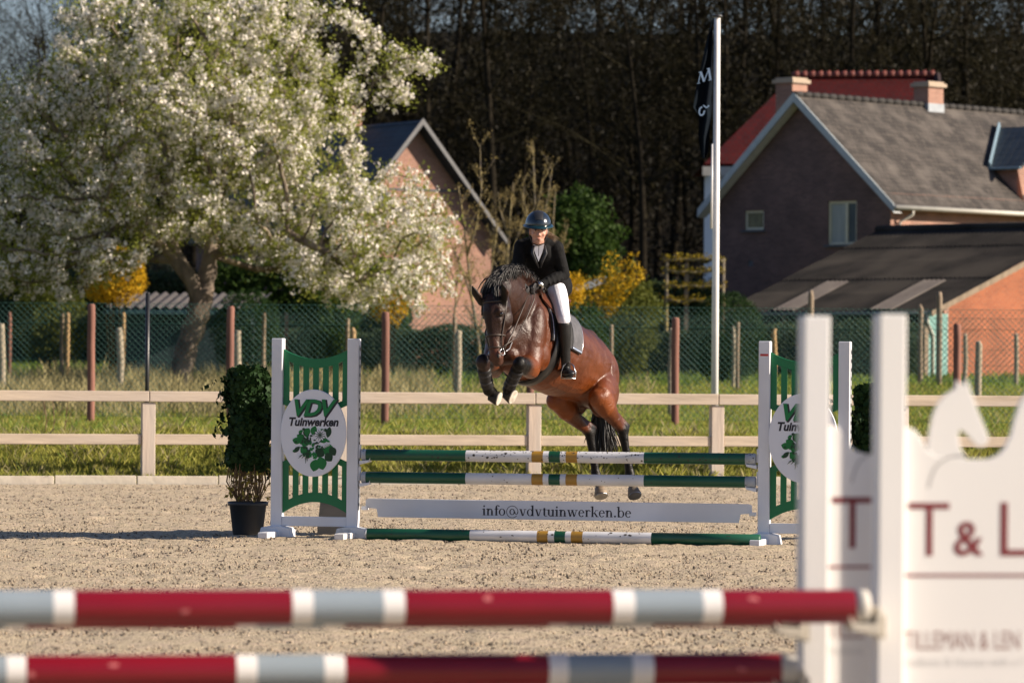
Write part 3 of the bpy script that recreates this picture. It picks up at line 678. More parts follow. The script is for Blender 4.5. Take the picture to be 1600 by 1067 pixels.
m_teal = mat('teal_door_paint', (.15, .33, .30), (.12, .27, .25), scale=3, rough=.6, stretch=(6, 6, .4))
dd = MB(); dd.box(cB + pB * .44 - eB * .03 + ZU * ((.8 + zev) / 2 - .05), (.86, .06, zev - .9), R); dd.build('door', m_teal, barn, world=True)
m_timb = mat('weathered_timber', (.26, .20, .14), (.17, .13, .09), scale=6, rough=.9, stretch=(1, 1, .15), bump=.3)
bp = MB(); bp.box(cB - pB * .1 + ZU * ((.5 + zev) / 2 - .06), (.16, .16, zev - .6), R); bp.build('corner_post', m_timb, barn, world=True)
vg = MB(); q0 = cB + eB * .36 + ZU * (zev - .03) - pB * .2; q1 = cB + eB * .36 + ZU * zev + sv; vg.add([q0, q1, q1 - ZU * .16, q0 - ZU * .16, q0 - eB * .04, q1 - eB * .04, q1 - ZU * .16 - eB * .04, q0 - ZU * .16 - eB * .04], [(0, 1, 2, 3), (7, 6, 5, 4), (0, 4, 5, 1), (1, 5, 6, 2), (2, 6, 7, 3), (3, 7, 4, 0)]); vg.build('verge_board', m_timb, barn, world=True)
gt = MB(); gt.tube([cB + eB * .3 - pB * .12 + ZU * (zev - .08), cB - eB * (Lb + .1) - pB * .12 + ZU * (zev - .08)], .06, n=8); gg = gt.build('gutter', mat('zinc_gutter', (.30, .36, .38), (.22, .27, .3), scale=3, rough=.5), barn, world=True, smooth=True)
dp = MB(); q = cB - pB * .12 + eB * .12; dp.tube([q + ZU * (zev - .1), q + ZU * (zev - .35), q + eB * -.1 + pB * .35 + ZU * (zev - .7), q + eB * -.1 + pB * .35 + ZU * .9], .045, n=8); dp.build('downpipe', m_gutter, gg, world=True, smooth=True)
for t0, t1 in ((0.2, Lb),):
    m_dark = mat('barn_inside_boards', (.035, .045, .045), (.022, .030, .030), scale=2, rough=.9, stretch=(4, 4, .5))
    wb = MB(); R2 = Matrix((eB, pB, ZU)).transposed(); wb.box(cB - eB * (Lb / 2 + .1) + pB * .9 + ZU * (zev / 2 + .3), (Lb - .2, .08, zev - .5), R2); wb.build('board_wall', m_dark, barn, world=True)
for k in range(4):
    bp = MB(); bp.box(cB - eB * (1.6 + k * 1.9) + ZU * ((.5 + zev) / 2 - .06), (.12, .12, zev - .62), R2); bp.build('post', m_timb, barn, world=True)
# a bit of a shed left, behind the blossom trunk, and the white roof behind the gold shrub
sh_ = PX(290, 112, 0); shed = thing('shed', 'low shed with a scalloped eave behind the blossom tree trunk', 'shed', (sh_.x, sh_.y, 1.2), 0)
zs0, zs1 = zat(300, 482, 112), zat(300, 470, 112)
x0, x1 = PX(165, 112, 0).x, PX(402, 112, 0).x
vs = []; fs = []; N = 120
for i in range(N + 1):
    x = x0 + (x1 - x0) * i / N; h_ = .035 * math.sin(i / N * (x1 - x0) / .26 * 2 * math.pi)
    vs += [(x, 111.4, zs0 + h_), (x + .2, 115, zs1 + .25 + h_)]
for i in range(N): fs.append((2 * i, 2 * i + 2, 2 * i + 3, 2 * i + 1))
rf = MB(); rf.add(vs, fs); rf.build('roof', mat('shed_roof', (.075, .065, .062), (.05, .046, .045), scale=2, rough=.9), shed, world=True)
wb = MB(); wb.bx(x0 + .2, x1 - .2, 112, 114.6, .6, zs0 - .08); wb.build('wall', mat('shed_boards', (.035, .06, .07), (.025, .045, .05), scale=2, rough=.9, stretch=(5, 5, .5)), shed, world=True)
fb = MB(); fb.bx(x0, x1, 111.42, 111.46, zs0 - .16, zs0 - .045); fb.build('fascia', mat('shed_fascia', (.05, .12, .14), (.04, .09, .11), rough=.6), shed, world=True)
g0 = PX(920, 126, 0); gh = thing('garden_shed', 'small garden shed with a flat white roof behind the gold topped shrub', 'shed', (g0.x, g0.y, 1.4), 0)
xa, xb = PX(884, 126, 0).x, PX(946, 126, 0).x; zt0 = zat(915, 431, 126)
rf = MB(); rf.add([(xa, 125.6, zt0 - .42), (xb, 125.6, zt0 - .02), (xb, 128.6, zt0 + .05), (xa, 128.6, zt0 - .3), (xa, 125.6, zt0 - .62), (xb, 125.6, zt0 - .22), (xb, 128.6, zt0 - .03), (xa, 128.6, zt0 - .38)], [(0, 1, 2, 3), (7, 6, 5, 4), (0, 4, 5, 1), (1, 5, 6, 2), (2, 6, 7, 3), (3, 7, 4, 0)])
rf.build('roof', m_trim, gh, world=True)
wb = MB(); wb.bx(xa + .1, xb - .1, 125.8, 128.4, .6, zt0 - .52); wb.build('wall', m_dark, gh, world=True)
# ---------------------------------------------------------------- arena rail fence
m_rail = mat('bleached_rail_wood', (.60, .49, .37), (.42, .34, .26), scale=4.0, rough=.85, stretch=(.35, 3, 3), bump=.25, c3=(.50, .42, .35))
m_post = mat('bleached_post_wood', (.60, .48, .38), (.46, .38, .32), scale=3.0, rough=.85, stretch=(3, 3, .35), bump=.25, c3=(.52, .45, .38))
DF = 55.75
rail = thing('rail_fence', 'bleached two rail wooden fence behind the sand arena', 'fence', (0, DF, 0), RF)
posts = [-75, 233, 534, 836, 1122, 1410, 1700]
us = []
for px in posts:
    k = (px - 800) / F; y_ = DF / (1 - SL * k); us.append(PX(px, y_, 0).x / math.cos(RF))
zt = zat(800, 614.0, DF - .06)
for i, u in enumerate(us):
    b_ = MB(); hw_ = .085; b_.bx(u - hw_, u + hw_, -.02, .13, -.05, zt - .15); b_.build('post', m_post, rail, bevel=.006)
for i in range(len(us) - 1):
    x0, x1 = us[i], us[i + 1]
    b_ = MB(); b_.bx(x0 + .004, x1 - .004, -.05, .11, zt - .142 + rnd.uniform(-.004, .004), zt + rnd.uniform(-.006, .004)); b_.build('top_rail', m_rail, rail, bevel=.008)
    z2 = zt - .555
    b_ = MB(); b_.bx(x0 + .089, x1 - .089, .0, .09, z2 - .135, z2 + rnd.uniform(-.006, .006)); b_.build('middle_rail', m_rail, rail, bevel=.008)
# ---------------------------------------------------------------- chain link fences
m_wire = mat('green_wire', (.04, .12, .10), (.03, .10, .085), scale=3, rough=.5)
m_rpost = mat('red_brown_post', (.24, .105, .075), (.13, .06, .045), scale=5, rough=.85, stretch=(1, 1, .2), bump=.4)
def roundpost(parent, x, y, z0, z1, r, m, name='post'):
    b_ = MB(); b_.smooth = True; k = [1.02, 1, .985, 1.0, .99, .97, .75]
    b_.tube([(x + rnd.uniform(-.006, .006), y, z0 + (z1 - z0) * t_) for t_ in (0, .2, .45, .7, .9, .985, 1)], [r * q_ for q_ in k], n=12)
    return b_.build(name, m, parent, world=True)
def chainlink(name, label, y, x0, x1, ztop, h, pitch, r, pxs, m, extra=(), postm=None, pr=.07, ph=.1, zfun=None):
    root = thing(name, label, 'fence', ((x0 + x1) / 2, y, ztop - h), 0)
    V = []; Fc = []; mbv = MB()
    def w(a, b_):
        d_ = (b_ - a).normalized(); s_ = Vector((d_.z, 0, -d_.x)) * r; k = len(V)
        t_ = Vector((0, r, 0)); V.extend([a + s_, a + t_, a - s_ - t_ * .5, b_ + s_, b_ + t_, b_ - s_ - t_ * .5]); Fc.extend([(k, k + 1, k + 4, k + 3), (k + 1, k + 2, k + 5, k + 4), (k + 2, k, k + 3, k + 5)])
    n_ = int((x1 - x0 + h) / pitch)
    for i in range(n_):
        xs_ = x0 - h + i * pitch
        for sg in (0, 1):
            a = Vector((xs_, 0, 0)); b_ = Vector((xs_ + h, 0, h))
            if a.x < x0: a = Vector((x0, 0, x0 - xs_))
            if b_.x > x1: b_ = Vector((x1, 0, x1 - xs_))
            if b_.x <= a.x: continue
            if sg: a = Vector((x0 + x1 - a.x, 0, a.z)); b_ = Vector((x0 + x1 - b_.x, 0, b_.z))
            sl = (lambda p: Vector((p.x, y + .004 * sg, ztop(p.x) - h + p.z if callable(ztop) else ztop - h + p.z)))
            w(sl(a), sl(b_))
    for f_ in (0.003, .5, .82, .997): w(Vector((x0, y - .004, ztop - h + h * f_)), Vector((x1, y - .004, ztop - h + h * f_)))
    inv = np.array(ROOTM[root.name].translation)
    fastmesh('netting', np.array([tuple(v) for v in V]) - inv, Fc, m, root)
    for px, top in pxs:
        c = PX(px, y, 0); z0 = terr(0, y) - .3; z1 = P(px, top, y).z; roundpost(root, c.x, y - .06, z0, z1, pr, postm)
    return root
zc_ = zat(800, 478, 72.5)
chainlink('chain_link_fence', 'green chain link fence on red brown round posts along the meadow', 72.5, -10.5, 10.5, zc_, 1.92, .105, .0028,
          [(-95, 474), (143, 475), (360, 479), (602, 487), (828, 492), (1055, 496), (1283, 500), (1495, 506), (1700, 510)], m_wire, postm=m_rpost, pr=.066)
zc2 = zat(800, 492, 98)
m_wire2 = mat('teal_windbreak_wire', (.03, .08, .075), (.02, .06, .06), scale=3, rough=.6)
chainlink('paddock_fence', 'second green wire fence further back behind the blossom tree', 98.0, -14.5, 14.5, zc2, 1.45, .13, .0038,
          [(97, 488), (412, 489), (543, 498), (710, 494), (955, 507), (1152, 503)], m_wire2, postm=m_timb, pr=.045)
# posts standing on their own in the meadow
m_conc = mat('lichen_grey_post', (.34, .29, .21), (.22, .19, .14), scale=12, rough=.95, bump=.4)
m_yel = mat('yellow_timber_post', (.42, .28, .13), (.30, .20, .10), scale=6, rough=.9, stretch=(1, 1, .2))
plist = [(3, 505, 88, .08, m_conc, 'grey lichened post at the left edge behind the rail fence'), (187, 512, 88, .075, m_conc, 'grey lichened post between the first brown post and the black pole'),
         (371, 516, 88, .075, m_conc, 'grey lichened post right of the blossom tree trunk'), (550, 512, 90, .06, m_yel, 'short yellow timber post behind the left wing top'),
         (716, 516, 88, .075, m_conc, 'grey lichened post left of the jumping horse'), (105, 488, 102, .055, m_yel, 'yellow timber post beside a paler one left of the first brown post'),
         (15, 487, 100, .05, m_rpost, 'thin reddish post near the left edge'), (192, 488, 101, .05, m_yel, 'yellow timber post peeping over a grey lichened post'), (447, 488, 104, .05, m_rpost, 'thin reddish post behind the left wing'),
         (1266, 454, 104, .075, m_timb, 'tall timber post in front of the barn eave, between the big white uprights'), (1467, 456, 104, .075, m_timb, 'tall timber post in front of the teal barn door'),
         (1437, 476, 108, .07, m_timb, 'timber post under the barn gutter end'), (1508, 521, 104, .055, m_conc, 'short post behind the last brown post on the right'),
         (1528, 533, 90, .075, m_conc, 'grey post right of the last brown post, before the orange wall'), (1588, 521, 106, .06, m_conc, 'grey post near the right edge before the barn shadow'),
         (1146, 510, 100, .045, m_conc, 'grey post just right of the flagpole'), (1210, 513, 98, .055, m_yel, 'yellow timber post behind the right wing'), (1048, 512, 80, .045, m_conc, 'thin grey post touching the brown post left of the flagpole'),
         (1407, 520, 96, .055, m_timb, 'timber post behind the nearest white upright'), (890, 500, 99, .05, m_yel, 'yellow timber post behind the saddle')]
for px, top, d_, r_, m_, lb in plist:
    c = PX(px, d_, 0); b_ = MB(); z0 = terr(0, d_) - .3; z1 = P(px, top, d_).z; b_.smooth = True
    b_.tube([(c.x + rnd.uniform(-.01, .01) + rnd.uniform(-.02, .02) * k, d_, z0 + (z1 - z0) * k) for k in (0, .3, .6, .95, 1)], [r_, r_ * .97, r_ * 1.0, r_ * .96, r_ * .7], n=10)
    tag(b_.build('meadow_post', m_), lb, 'post', 'loose posts in the meadow')
b_ = MB(); c = PX(230, 60.5, 0); b_.tube([(c.x, 60.5, .3), (c.x, 60.5, zat(230, 459, 60.5))], .031, n=10); b_.ell((c.x, 60.5, zat(230, 458.5, 60.5)), (.033, .033, .015))
tag(b_.build('black_pole', mat('black_metal', (.012, .013, .015), (.02, .02, .022), rough=.4), smooth=True), 'thin black metal pole behind the rail fence, left of the blossom tree', 'pole')
# ---------------------------------------------------------------- flagpole and flag
m_alu = mat('white_flagpole_paint', (.80, .79, .77), (.72, .71, .70), scale=4, rough=.35)
fx = PX(1117, 60.5, 0).x; ztop_ = zat(1118, 27, 60.5)
fp = thing('flagpole', 'tall slim white flagpole behind the rail fence', 'flagpole', (fx, 60.5, .45), 0)
b_ = MB(); b_.tube([(fx, 60.5, .2), (fx, 60.5, ztop_ * .5), (fx, 60.5, ztop_)], [.052, .05, .043], n=16); b_.build('pole', m_alu, fp, world=True, smooth=True)
b_ = MB(); b_.tube([(fx, 60.5, ztop_), (fx, 60.5, ztop_ + .03)], [.075, .07], n=16); b_.build('cap', mat('dark_cap', (.04, .04, .045), (.06, .06, .06), rough=.4), fp, world=True, smooth=True)
b_ = MB(); b_.tube([(fx - .06, 60.47, ztop_ - 1.8), (fx - .065, 60.46, ztop_ - 3.0)], [.014, .02], n=8); b_.build('weight_rod', m_alu, fp, world=True, smooth=True)
m_flag = mat('black_flag_cloth', (.004, .006, .010), (.006, .010, .015), scale=3, rough=.9, spec=.05)
m_fl2 = mat('flag_lettering', (.30, .42, .60), (.26, .38, .55), scale=3, rough=.8)
# hanging cloth: width at each height from the photo, with folds
prof = [(30, 1112, 1114), (60, 1105, 1113), (105, 1095, 1113), (140, 1087, 1113), (168, 1083, 1113), (182, 1092, 1112), (215, 1091, 1108), (236, 1094, 1107), (248, 1098, 1102)]
def fl(py):
    for (a, b_) in zip(prof[:-1], prof[1:]):
        if a[0] <= py <= b_[0]:
            k = (py - a[0]) / (b_[0] - a[0]); return a[1] + (b_[1] - a[1]) * k, a[2] + (b_[2] - a[2]) * k
vs = []; fs = []; NR, NC = 60, 18
for i in range(NR + 1):
    py = 30 + 218 * i / NR; l_, r_ = fl(py)
    for j in range(NC + 1):
        s_ = j / NC; px = l_ + (r_ - l_) * s_; p = P(px, py, 60.44); p.y += .05 * math.sin(s_ * 9 + py * .03) * min(1, (py - 20) / 60) + .02 * math.sin(py * .11 + s_ * 4); vs.append(p)
for i in range(NR):
    for j in range(NC): k = i * (NC + 1) + j; fs.append((k, k + 1, k + NC + 2, k + NC + 1))
b_ = MB(); b_.smooth = True; b_.add(vs, fs); flag = b_.build('flag', m_flag)
tag(flag, 'black flag with pale letters hanging limp from the white flagpole', 'flag')
lt = MB()
def stroke(pts, w0):
    q = [P(a, b_, 60.36) for a, b_ in pts]
    for a, b_ in zip(q[:-1], q[1:]):
        d_ = (b_ - a).normalized(); n_ = Vector((-d_.z, 0, d_.x)) * w0 / 2; o_ = Vector((0, -.0004 * len(lt.f), 0)); lt.add([a - n_ + o_, b_ - n_ + o_, b_ + n_ + o_, a + n_ + o_], [(0, 1, 2, 3)])
s1_ = .9 / 110
stroke([(1091.5, 129), (1095, 113)], .012); stroke([(1095, 113), (1100, 128)], .028); stroke([(1100, 128), (1107.5, 108)], .012); stroke([(1107.5, 108), (1110, 124)], .028)
stroke([(1089, 131), (1094, 130)], .01); stroke([(1107, 126), (1112, 124.5)], .012); stroke([(1104.5, 108.5), (1109, 107)], .012); stroke([(1092, 114), (1096, 112.5)], .012)
stroke([(1097, 167), (1093, 171), (1092.5, 177), (1095, 181), (1099, 179), (1101, 173)], .02); stroke([(1099, 165), (1104, 169), (1108, 165)], .018)
lt.build('lettering', m_fl2, flag)
# ---------------------------------------------------------------- blossom tree (space colonisation)
m_tbark = mat('blossom_tree_bark', (.17, .13, .10), (.06, .048, .038), scale=7, rough=.95, stretch=(1, 1, .45), bump=1.0, bscale=16, c3=(.27, .22, .165))
DT = 95.0
tb = P(279, 606, DT); tb.z = terr(0, DT)
tree = thing('blossom_tree', 'big old fruit tree in full white blossom with a leaning trunk', 'tree', tb)
g = np.random.default_rng(2)
ells = [(300, 190, 272, 200, 3.5), (110, 320, 170, 165, 3.0), (520, 370, 205, 115, 3.2), (310, 50, 205, 95, 2.6), (40, 260, 90, 150, 2.2), (600, 425, 125, 62, 2.4), (570, 112, 85, 26, 1.4), (465, 140, 85, 95, 2.0), (20, 150, 60, 40, 1.2), (60, 420, 130, 55, 2.4)]
pts = []
lim = lambda px: 470 if px < 150 else (470 - (px - 150) * 1.1 if px < 230 else (382 if px < 380 else (382 + (px - 380) * .75 if px < 520 else 487)))
spts = []
def inside(px, py, dd): return any(((px - a) / c) ** 2 + ((py - b_) / d_) ** 2 + (dd / e) ** 2 < 1 for a, b_, c, d_, e in ells)
while len(pts) < 2400:
    px, py, dd = g.uniform(-60, 725), g.uniform(-45, 490), g.uniform(-3.6, 3.6)
    if py > lim(px): continue
    if not inside(px, py, dd): continue
    if 560 < px and 200 < py < 300 - (px - 560) * -.2 and py < 290 and px > 575: continue
    nn_ = noise.noise(Vector((px * .018, py * .018, dd * .9)))
    if nn_ < -.12: continue
    pts.append(tuple(P(px, py, DT + dd)))
for (px, py) in [(640, 88), (655, 92), (668, 98), (682, 106), (620, 80), (600, 72), (636, 150), (610, 150), (655, 300), (690, 345), (92, 14), (100, 22), (520, 22), (545, 18), (5, 140), (18, 148), (650, 275), (620, 262), (460, 5), (585, 60), (560, 50)]:
    for k in range(3): pts.append(tuple(P(px + g.normal(0, 3), py + g.normal(0, 3), DT + g.normal(0, .3))))
A_ = np.array(pts)
# main limbs laid out as in the photo
N_pos = []; N_par = []
def limb(path, par):
    last = par; prev = np.array(path[0]) if par is None else N_pos[par]
    for q in path:
        q = np.array(q); L = np.linalg.norm(q - prev); k = max(1, int(L / .3))
        for i in range(1, k + 1):
            N_pos.append(prev + (q - prev) * i / k + g.normal(0, .012, 3)); N_par.append(last if last is not None else -1); last = len(N_pos) - 1
        prev = q
    return last
T = lambda px, py, dd=0: tuple(P(px, py, DT + dd))
base = limb([(tb.x, tb.y, tb.z - .3), T(284, 570), T(300, 520), T(313, 478)], None)
lf = limb([T(300, 440, -.1), T(278, 408, -.2)], base); la = limb([T(235, 370, -.6), T(170, 330, -1)], lf); lb_ = limb([T(255, 340, .3), T(270, 260, .8)], lf)
rf_ = limb([T(325, 430, .1), T(328, 400, .2)], base); ra = limb([T(340, 330, .3), T(350, 240, 0)], rf_); rb = limb([T(385, 385, -.5), T(450, 365, -.9), T(520, 400, -1.1), T(560, 440, -1.1)], rf_)
rc = limb([T(420, 330, .9), T(500, 300, 1.3)], rf_); rd_ = limb([T(400, 420, .8), T(455, 420, 1.2), T(500, 450, 1.4)], rf_)
le = limb([T(215, 400, .9), T(150, 400, 1.4), T(90, 420, 1.6)], lf)
N_ = np.array(N_pos); par = list(N_par); alive = np.ones(len(A_), bool); D_ = .24
near_i = np.zeros(len(A_), int); near_d = np.full(len(A_), 1e9)
def upd(new0):
    global near_i, near_d
    d_ = np.linalg.norm(A_[:, None] - N_[None, new0:], axis=2); j = d_.argmin(1); dm = d_[np.arange(len(A_)), j]; k = dm < near_d
    near_d[k] = dm[k]; near_i[k] = j[k] + new0
upd(0)
for it in range(90):
    alive &= near_d > .30
    if not alive.any(): break
    idx = np.where(alive)[0]; u = near_i[idx]; new = []; np_ = []
    for nd in np.unique(u):
        a_ = idx[u == nd]; dv = (A_[a_] - N_[nd]); dv /= np.linalg.norm(dv, axis=1)[:, None]; v = dv.mean(0) + g.normal(0, .12, 3); v /= np.linalg.norm(v)
        q = N_[nd] + v * D_; new.append(q); np_.append(int(nd))
    s0 = len(N_); N_ = np.vstack([N_, np.array(new)]); par += np_; upd(s0)
nN = len(N_); par = np.array(par); kids = [[] for _ in range(nN)]
for i in range(nN):
    if par[i] >= 0: kids[par[i]].append(i)
R_ = np.zeros(nN)
for i in range(nN - 1, -1, -1):
    R_[i] = .007 if not kids[i] else (sum(R_[k] ** 2.35 for k in kids[i])) ** (1 / 2.35)
R_ = np.maximum(R_, .007); R_ *= .25 / R_[0]; R_ = np.maximum(R_, .008)
br = MB(); tk = MB(); br.smooth = tk.smooth = True
def chain(i0):
    c = [i0]; out = []
    while kids[c[-1]]:
        ks = sorted(kids[c[-1]], key=lambda k: -R_[k]); out += ks[1:]; c.append(ks[0])
    return c, out
stack = [(0, None)]
first_ = True
while stack:
    i0, p0 = stack.pop(); c, out = chain(i0)
    seq = ([p0] if p0 is not None else []) + c
    P_ = [Vector(N_[i]) for i in seq]; rr = [R_[i] for i in seq]
    if p0 is not None: rr[0] = R_[seq[1]] * 1.05
    if first_:
        k = [j for j, i in enumerate(seq) if R_[i] > .16]; e = max(k) + 2
        rr2 = list(rr); rr2[0] *= 1.25; rr2[1] *= 1.1; tk.tube(P_[:e], rr2[:e], n=16, caps=False); br.tube(P_[e - 1:], rr[e - 1:], n=8, caps=False); first_ = False
    else: br.tube(P_, rr, n=7 if rr[0] > .05 else (4 if rr[0] > .015 else 3), caps=False)
    for k in out: stack.append((k, par[k]))
tko = tk.build('trunk', m_tbark, tree, world=True)
tx_ = bpy.data.textures.new('bark', 'CLOUDS'); tx_.noise_scale = .22
sb = tko.modifiers.new('sub', 'SUBSURF'); sb.levels = sb.render_levels = 2
dm = tko.modifiers.new('d', 'DISPLACE'); dm.texture = tx_; dm.strength = .17; dm.mid_level = .5
br.build('branches', m_tbark, tree, world=True)
tw = np.where((R_ < .03))[0]; tw = tw[g.permutation(len(tw))]
# blossoms: five-petalled flowers in bunches along the twigs
a5 = [2 * math.pi * k / 5 for k in range(5)]
FT = [(0, 0, 0)] + [(math.cos(a) * 1.0, math.sin(a) * 1.0, .45) for a in a5] + [(math.cos(a + .62) * .72, math.sin(a + .62) * .72, .25) for a in a5]
FF = [(0, 6 + (k - 1) % 5, 1 + k, 6 + k) for k in range(5)]
pp = np.array([tuple(P(0, 0, 1))]); base_xyz = N_[tw]
nb = 16000; ii = g.integers(0, len(tw), nb); cl = base_xyz[ii] + g.normal(0, .12, (nb, 3))
dn = np.array([noise.noise(Vector(tuple(c * 1.3))) for c in cl]); cl = cl[dn > -.17]
# flowers of one bunch
per = 6; C = np.repeat(cl, per, 0); off = g.normal(0, 1, (len(C), 3)); off /= np.linalg.norm(off, axis=1)[:, None]; C = C + off * .058
# orient each flower along its offset
zv = off + g.normal(0, .3, off.shape); zv /= np.linalg.norm(zv, axis=1)[:, None]; xv = np.cross(zv, g.normal(size=zv.shape)); xv /= np.linalg.norm(xv, axis=1)[:, None]; yv = np.cross(zv, xv)
Rm = np.stack([xv, yv, zv], 2)
V, Fc = scatter(FT, FF, C, Rm, g.uniform(.027, .043, len(C)))
m_blos = leafmat('white_blossom', (.88, .84, .77), (.84, .78, .72), rough=.7, trans=.3)
m_young = leafmat('young_leaves', (.19, .23, .035), (.32, .33, .07), trans=.5)
fastmesh('blossom', V - np.array(tb), Fc, m_blos, tree)
nl = 85000; ii = g.integers(0, len(tw), nl); cl = base_xyz[ii] + g.normal(0, .16, (nl, 3))
leaves('leaves', cl, .08, m_young, tree, inv=tb)
# ---------------------------------------------------------------- shrubs
def shrub(name, label, cat, px0, px1, py0, py1, d, m, n, size, depth=None, stems=True, group=None, extra=None, shape=2.2, base=None, rough=.25, m2=None, m2test=None, fill=.55):
    a = P((px0 + px1) / 2, 577, d); W = (px1 - px0) / F * d / 2; top = P((px0 + px1) / 2, py0, d).z; bot = P((px0 + px1) / 2, py1, d).z if py1 else terr(0, d)
    z0 = terr(0, d); H = (top - bot) / 2; cz = (top + bot) / 2; Dp = depth or W * .8
    root = thing(name, label, cat, (a.x, d, z0), 0, group)
    g_ = np.random.default_rng(int(px0 + py0 * 7)); v = g_.normal(size=(n, 3)); v /= np.linalg.norm(v, axis=1)[:, None]
    rr = g_.random(n) ** .33; rr = np.where(g_.random(n) < fill, .75 + .25 * rr, rr)
    lump = np.array([1 + rough * noise.noise(Vector((q[0] * shape + px0, q[1] * shape, q[2] * shape))) + rough * .6 * noise.noise(Vector((q[0] * shape * 3, q[1] * shape * 3 + px0, q[2] * shape * 3))) for q in v])
    loc = v * (rr * lump)[:, None] * np.array([W, Dp, H]) + np.array([a.x, d, cz])
    loc = loc[loc[:, 2] > z0 - .05]; inv = np.array([a.x, d, z0])
    if m2 is not None:
        t_ = m2test(loc, cz, H) ; leaves('foliage', loc[~t_], size, m, root, inv=inv); leaves('flowers', loc[t_], size * .9, m2, root, inv=inv)
    else: leaves('foliage', loc, size, m, root, inv=inv)
    if stems:
        s_ = MB()
        for k in range(7):
            an = rnd.uniform(0, 6.28); s_.tube([(math.cos(an) * .08, math.sin(an) * .08, -.2), (math.cos(an) * W * .3, math.sin(an) * Dp * .3, (cz - z0) * .7), (math.cos(an) * W * .65, math.sin(an) * Dp * .65, (cz - z0) + H * .3)], [.035, .025, .012], n=5)
        s_.build('stems', m_twig, root)
    return root
m_gold = leafmat('gold_flowers', (.62, .40, .02), (.42, .25, .015), trans=.35)
m_olive = leafmat('olive_foliage', (.13, .14, .025), (.075, .095, .02))
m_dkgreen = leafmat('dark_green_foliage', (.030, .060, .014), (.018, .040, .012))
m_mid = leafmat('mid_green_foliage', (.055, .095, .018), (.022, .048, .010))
m_gold2 = leafmat('gold_tipped_foliage', (.36, .24, .020), (.22, .20, .025))
shrub('forsythia', 'golden yellow rounded shrub left of the blossom tree trunk', 'shrub', 128, 228, 385, 476, 106, m_gold, 8000, .07, rough=.25, fill=.3)
shrub('forsythia', 'small orange gold shrub below the right end of the blossom crown', 'shrub', 578, 638, 445, 505, 112, m_gold, 2600, .08, rough=.5)
shrub('shrub', 'rounded olive shrub with a golden flowering top right of the rider', 'shrub', 905, 1030, 418, 585, 112, m_olive, 9000, .10, rough=.5, m2=m_gold, m2test=lambda L, cz, H: (L[:, 2] > cz + H * .42 + .45 * np.sin(L[:, 0] * 2.1) * H) & (nr.random(len(L)) < .75))
shrub('shrub', 'small yellow shrub directly behind the rider and saddle', 'shrub', 868, 912, 428, 500, 108, m_gold, 2200, .07, rough=.55)
shrub('shrub', 'low green shrub behind the horse back, below the yellow one', 'shrub', 860, 960, 478, 590, 106, m_mid, 6000, .09, rough=.3)
shrub('tree', 'domed green tree behind the rider against the dark wood', 'tree', 838, 965, 305, 470, 128, m_mid, 9000, .16, rough=.5)
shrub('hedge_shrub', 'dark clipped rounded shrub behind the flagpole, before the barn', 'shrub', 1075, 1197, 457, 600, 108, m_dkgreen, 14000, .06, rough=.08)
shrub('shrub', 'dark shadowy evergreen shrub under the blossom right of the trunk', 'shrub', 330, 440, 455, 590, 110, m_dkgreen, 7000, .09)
shrub('shrub', 'bright green shrub under the blossom behind the left wing', 'shrub', 470, 560, 455, 560, 104, m_mid, 7000, .08, rough=.3)
shrub('shrub', 'olive shrub at the far left under the blossom branches', 'shrub', 20, 140, 440, 560, 112, m_olive, 8000, .10, rough=.3)
def hedge(label, px0, px1, py0, d, m, n, size, y2=1.0):
    a = PX(px0, d, 0).x; b_ = PX(px1, d, 0).x; z0 = terr(0, d); zt_ = P((px0 + px1) / 2, py0, d).z
    g_ = np.random.default_rng(int(px0 + 999)); x = g_.uniform(a, b_, n); y = d + g_.uniform(-.6, .6, n) * y2
    top = zt_ + .22 * np.array([noise.noise(Vector((q * .9, 0, px0))) for q in x]); z = z0 + (top - z0) * g_.random(n) ** .8
    root = thing('hedge', label, 'hedge', ((a + b_) / 2, d, z0)); leaves('foliage', np.stack([x, y, z], 1), size, m, root, inv=((a + b_) / 2, d, z0))
    s_ = MB()
    for k in range(int((b_ - a) / .5)): s_.tube([(a - (a + b_) / 2 + k * .5 + .2, 0, -.2), (a - (a + b_) / 2 + k * .5 + .25 + rnd.uniform(-.1, .1), rnd.uniform(-.2, .2), (zt_ - z0) * .8)], [.03, .015], n=5)
    s_.build('stems', m_twig, root)
m_hedge = leafmat('dark_hedge_leaves', (.065, .090, .038), (.035, .058, .030))  # dark olive green hedge foliage
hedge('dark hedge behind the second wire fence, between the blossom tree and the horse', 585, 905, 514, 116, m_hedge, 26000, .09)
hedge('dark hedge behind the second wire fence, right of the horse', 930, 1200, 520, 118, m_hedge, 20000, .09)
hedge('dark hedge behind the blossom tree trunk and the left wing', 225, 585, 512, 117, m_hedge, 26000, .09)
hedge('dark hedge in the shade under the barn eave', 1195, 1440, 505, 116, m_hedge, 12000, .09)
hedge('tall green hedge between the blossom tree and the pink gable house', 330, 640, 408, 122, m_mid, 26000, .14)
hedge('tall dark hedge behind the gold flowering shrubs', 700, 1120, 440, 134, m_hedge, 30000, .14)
hedge('tall dark hedge behind the blossom tree, left of the pink gable', -60, 470, 425, 136, m_hedge, 30000, .14)
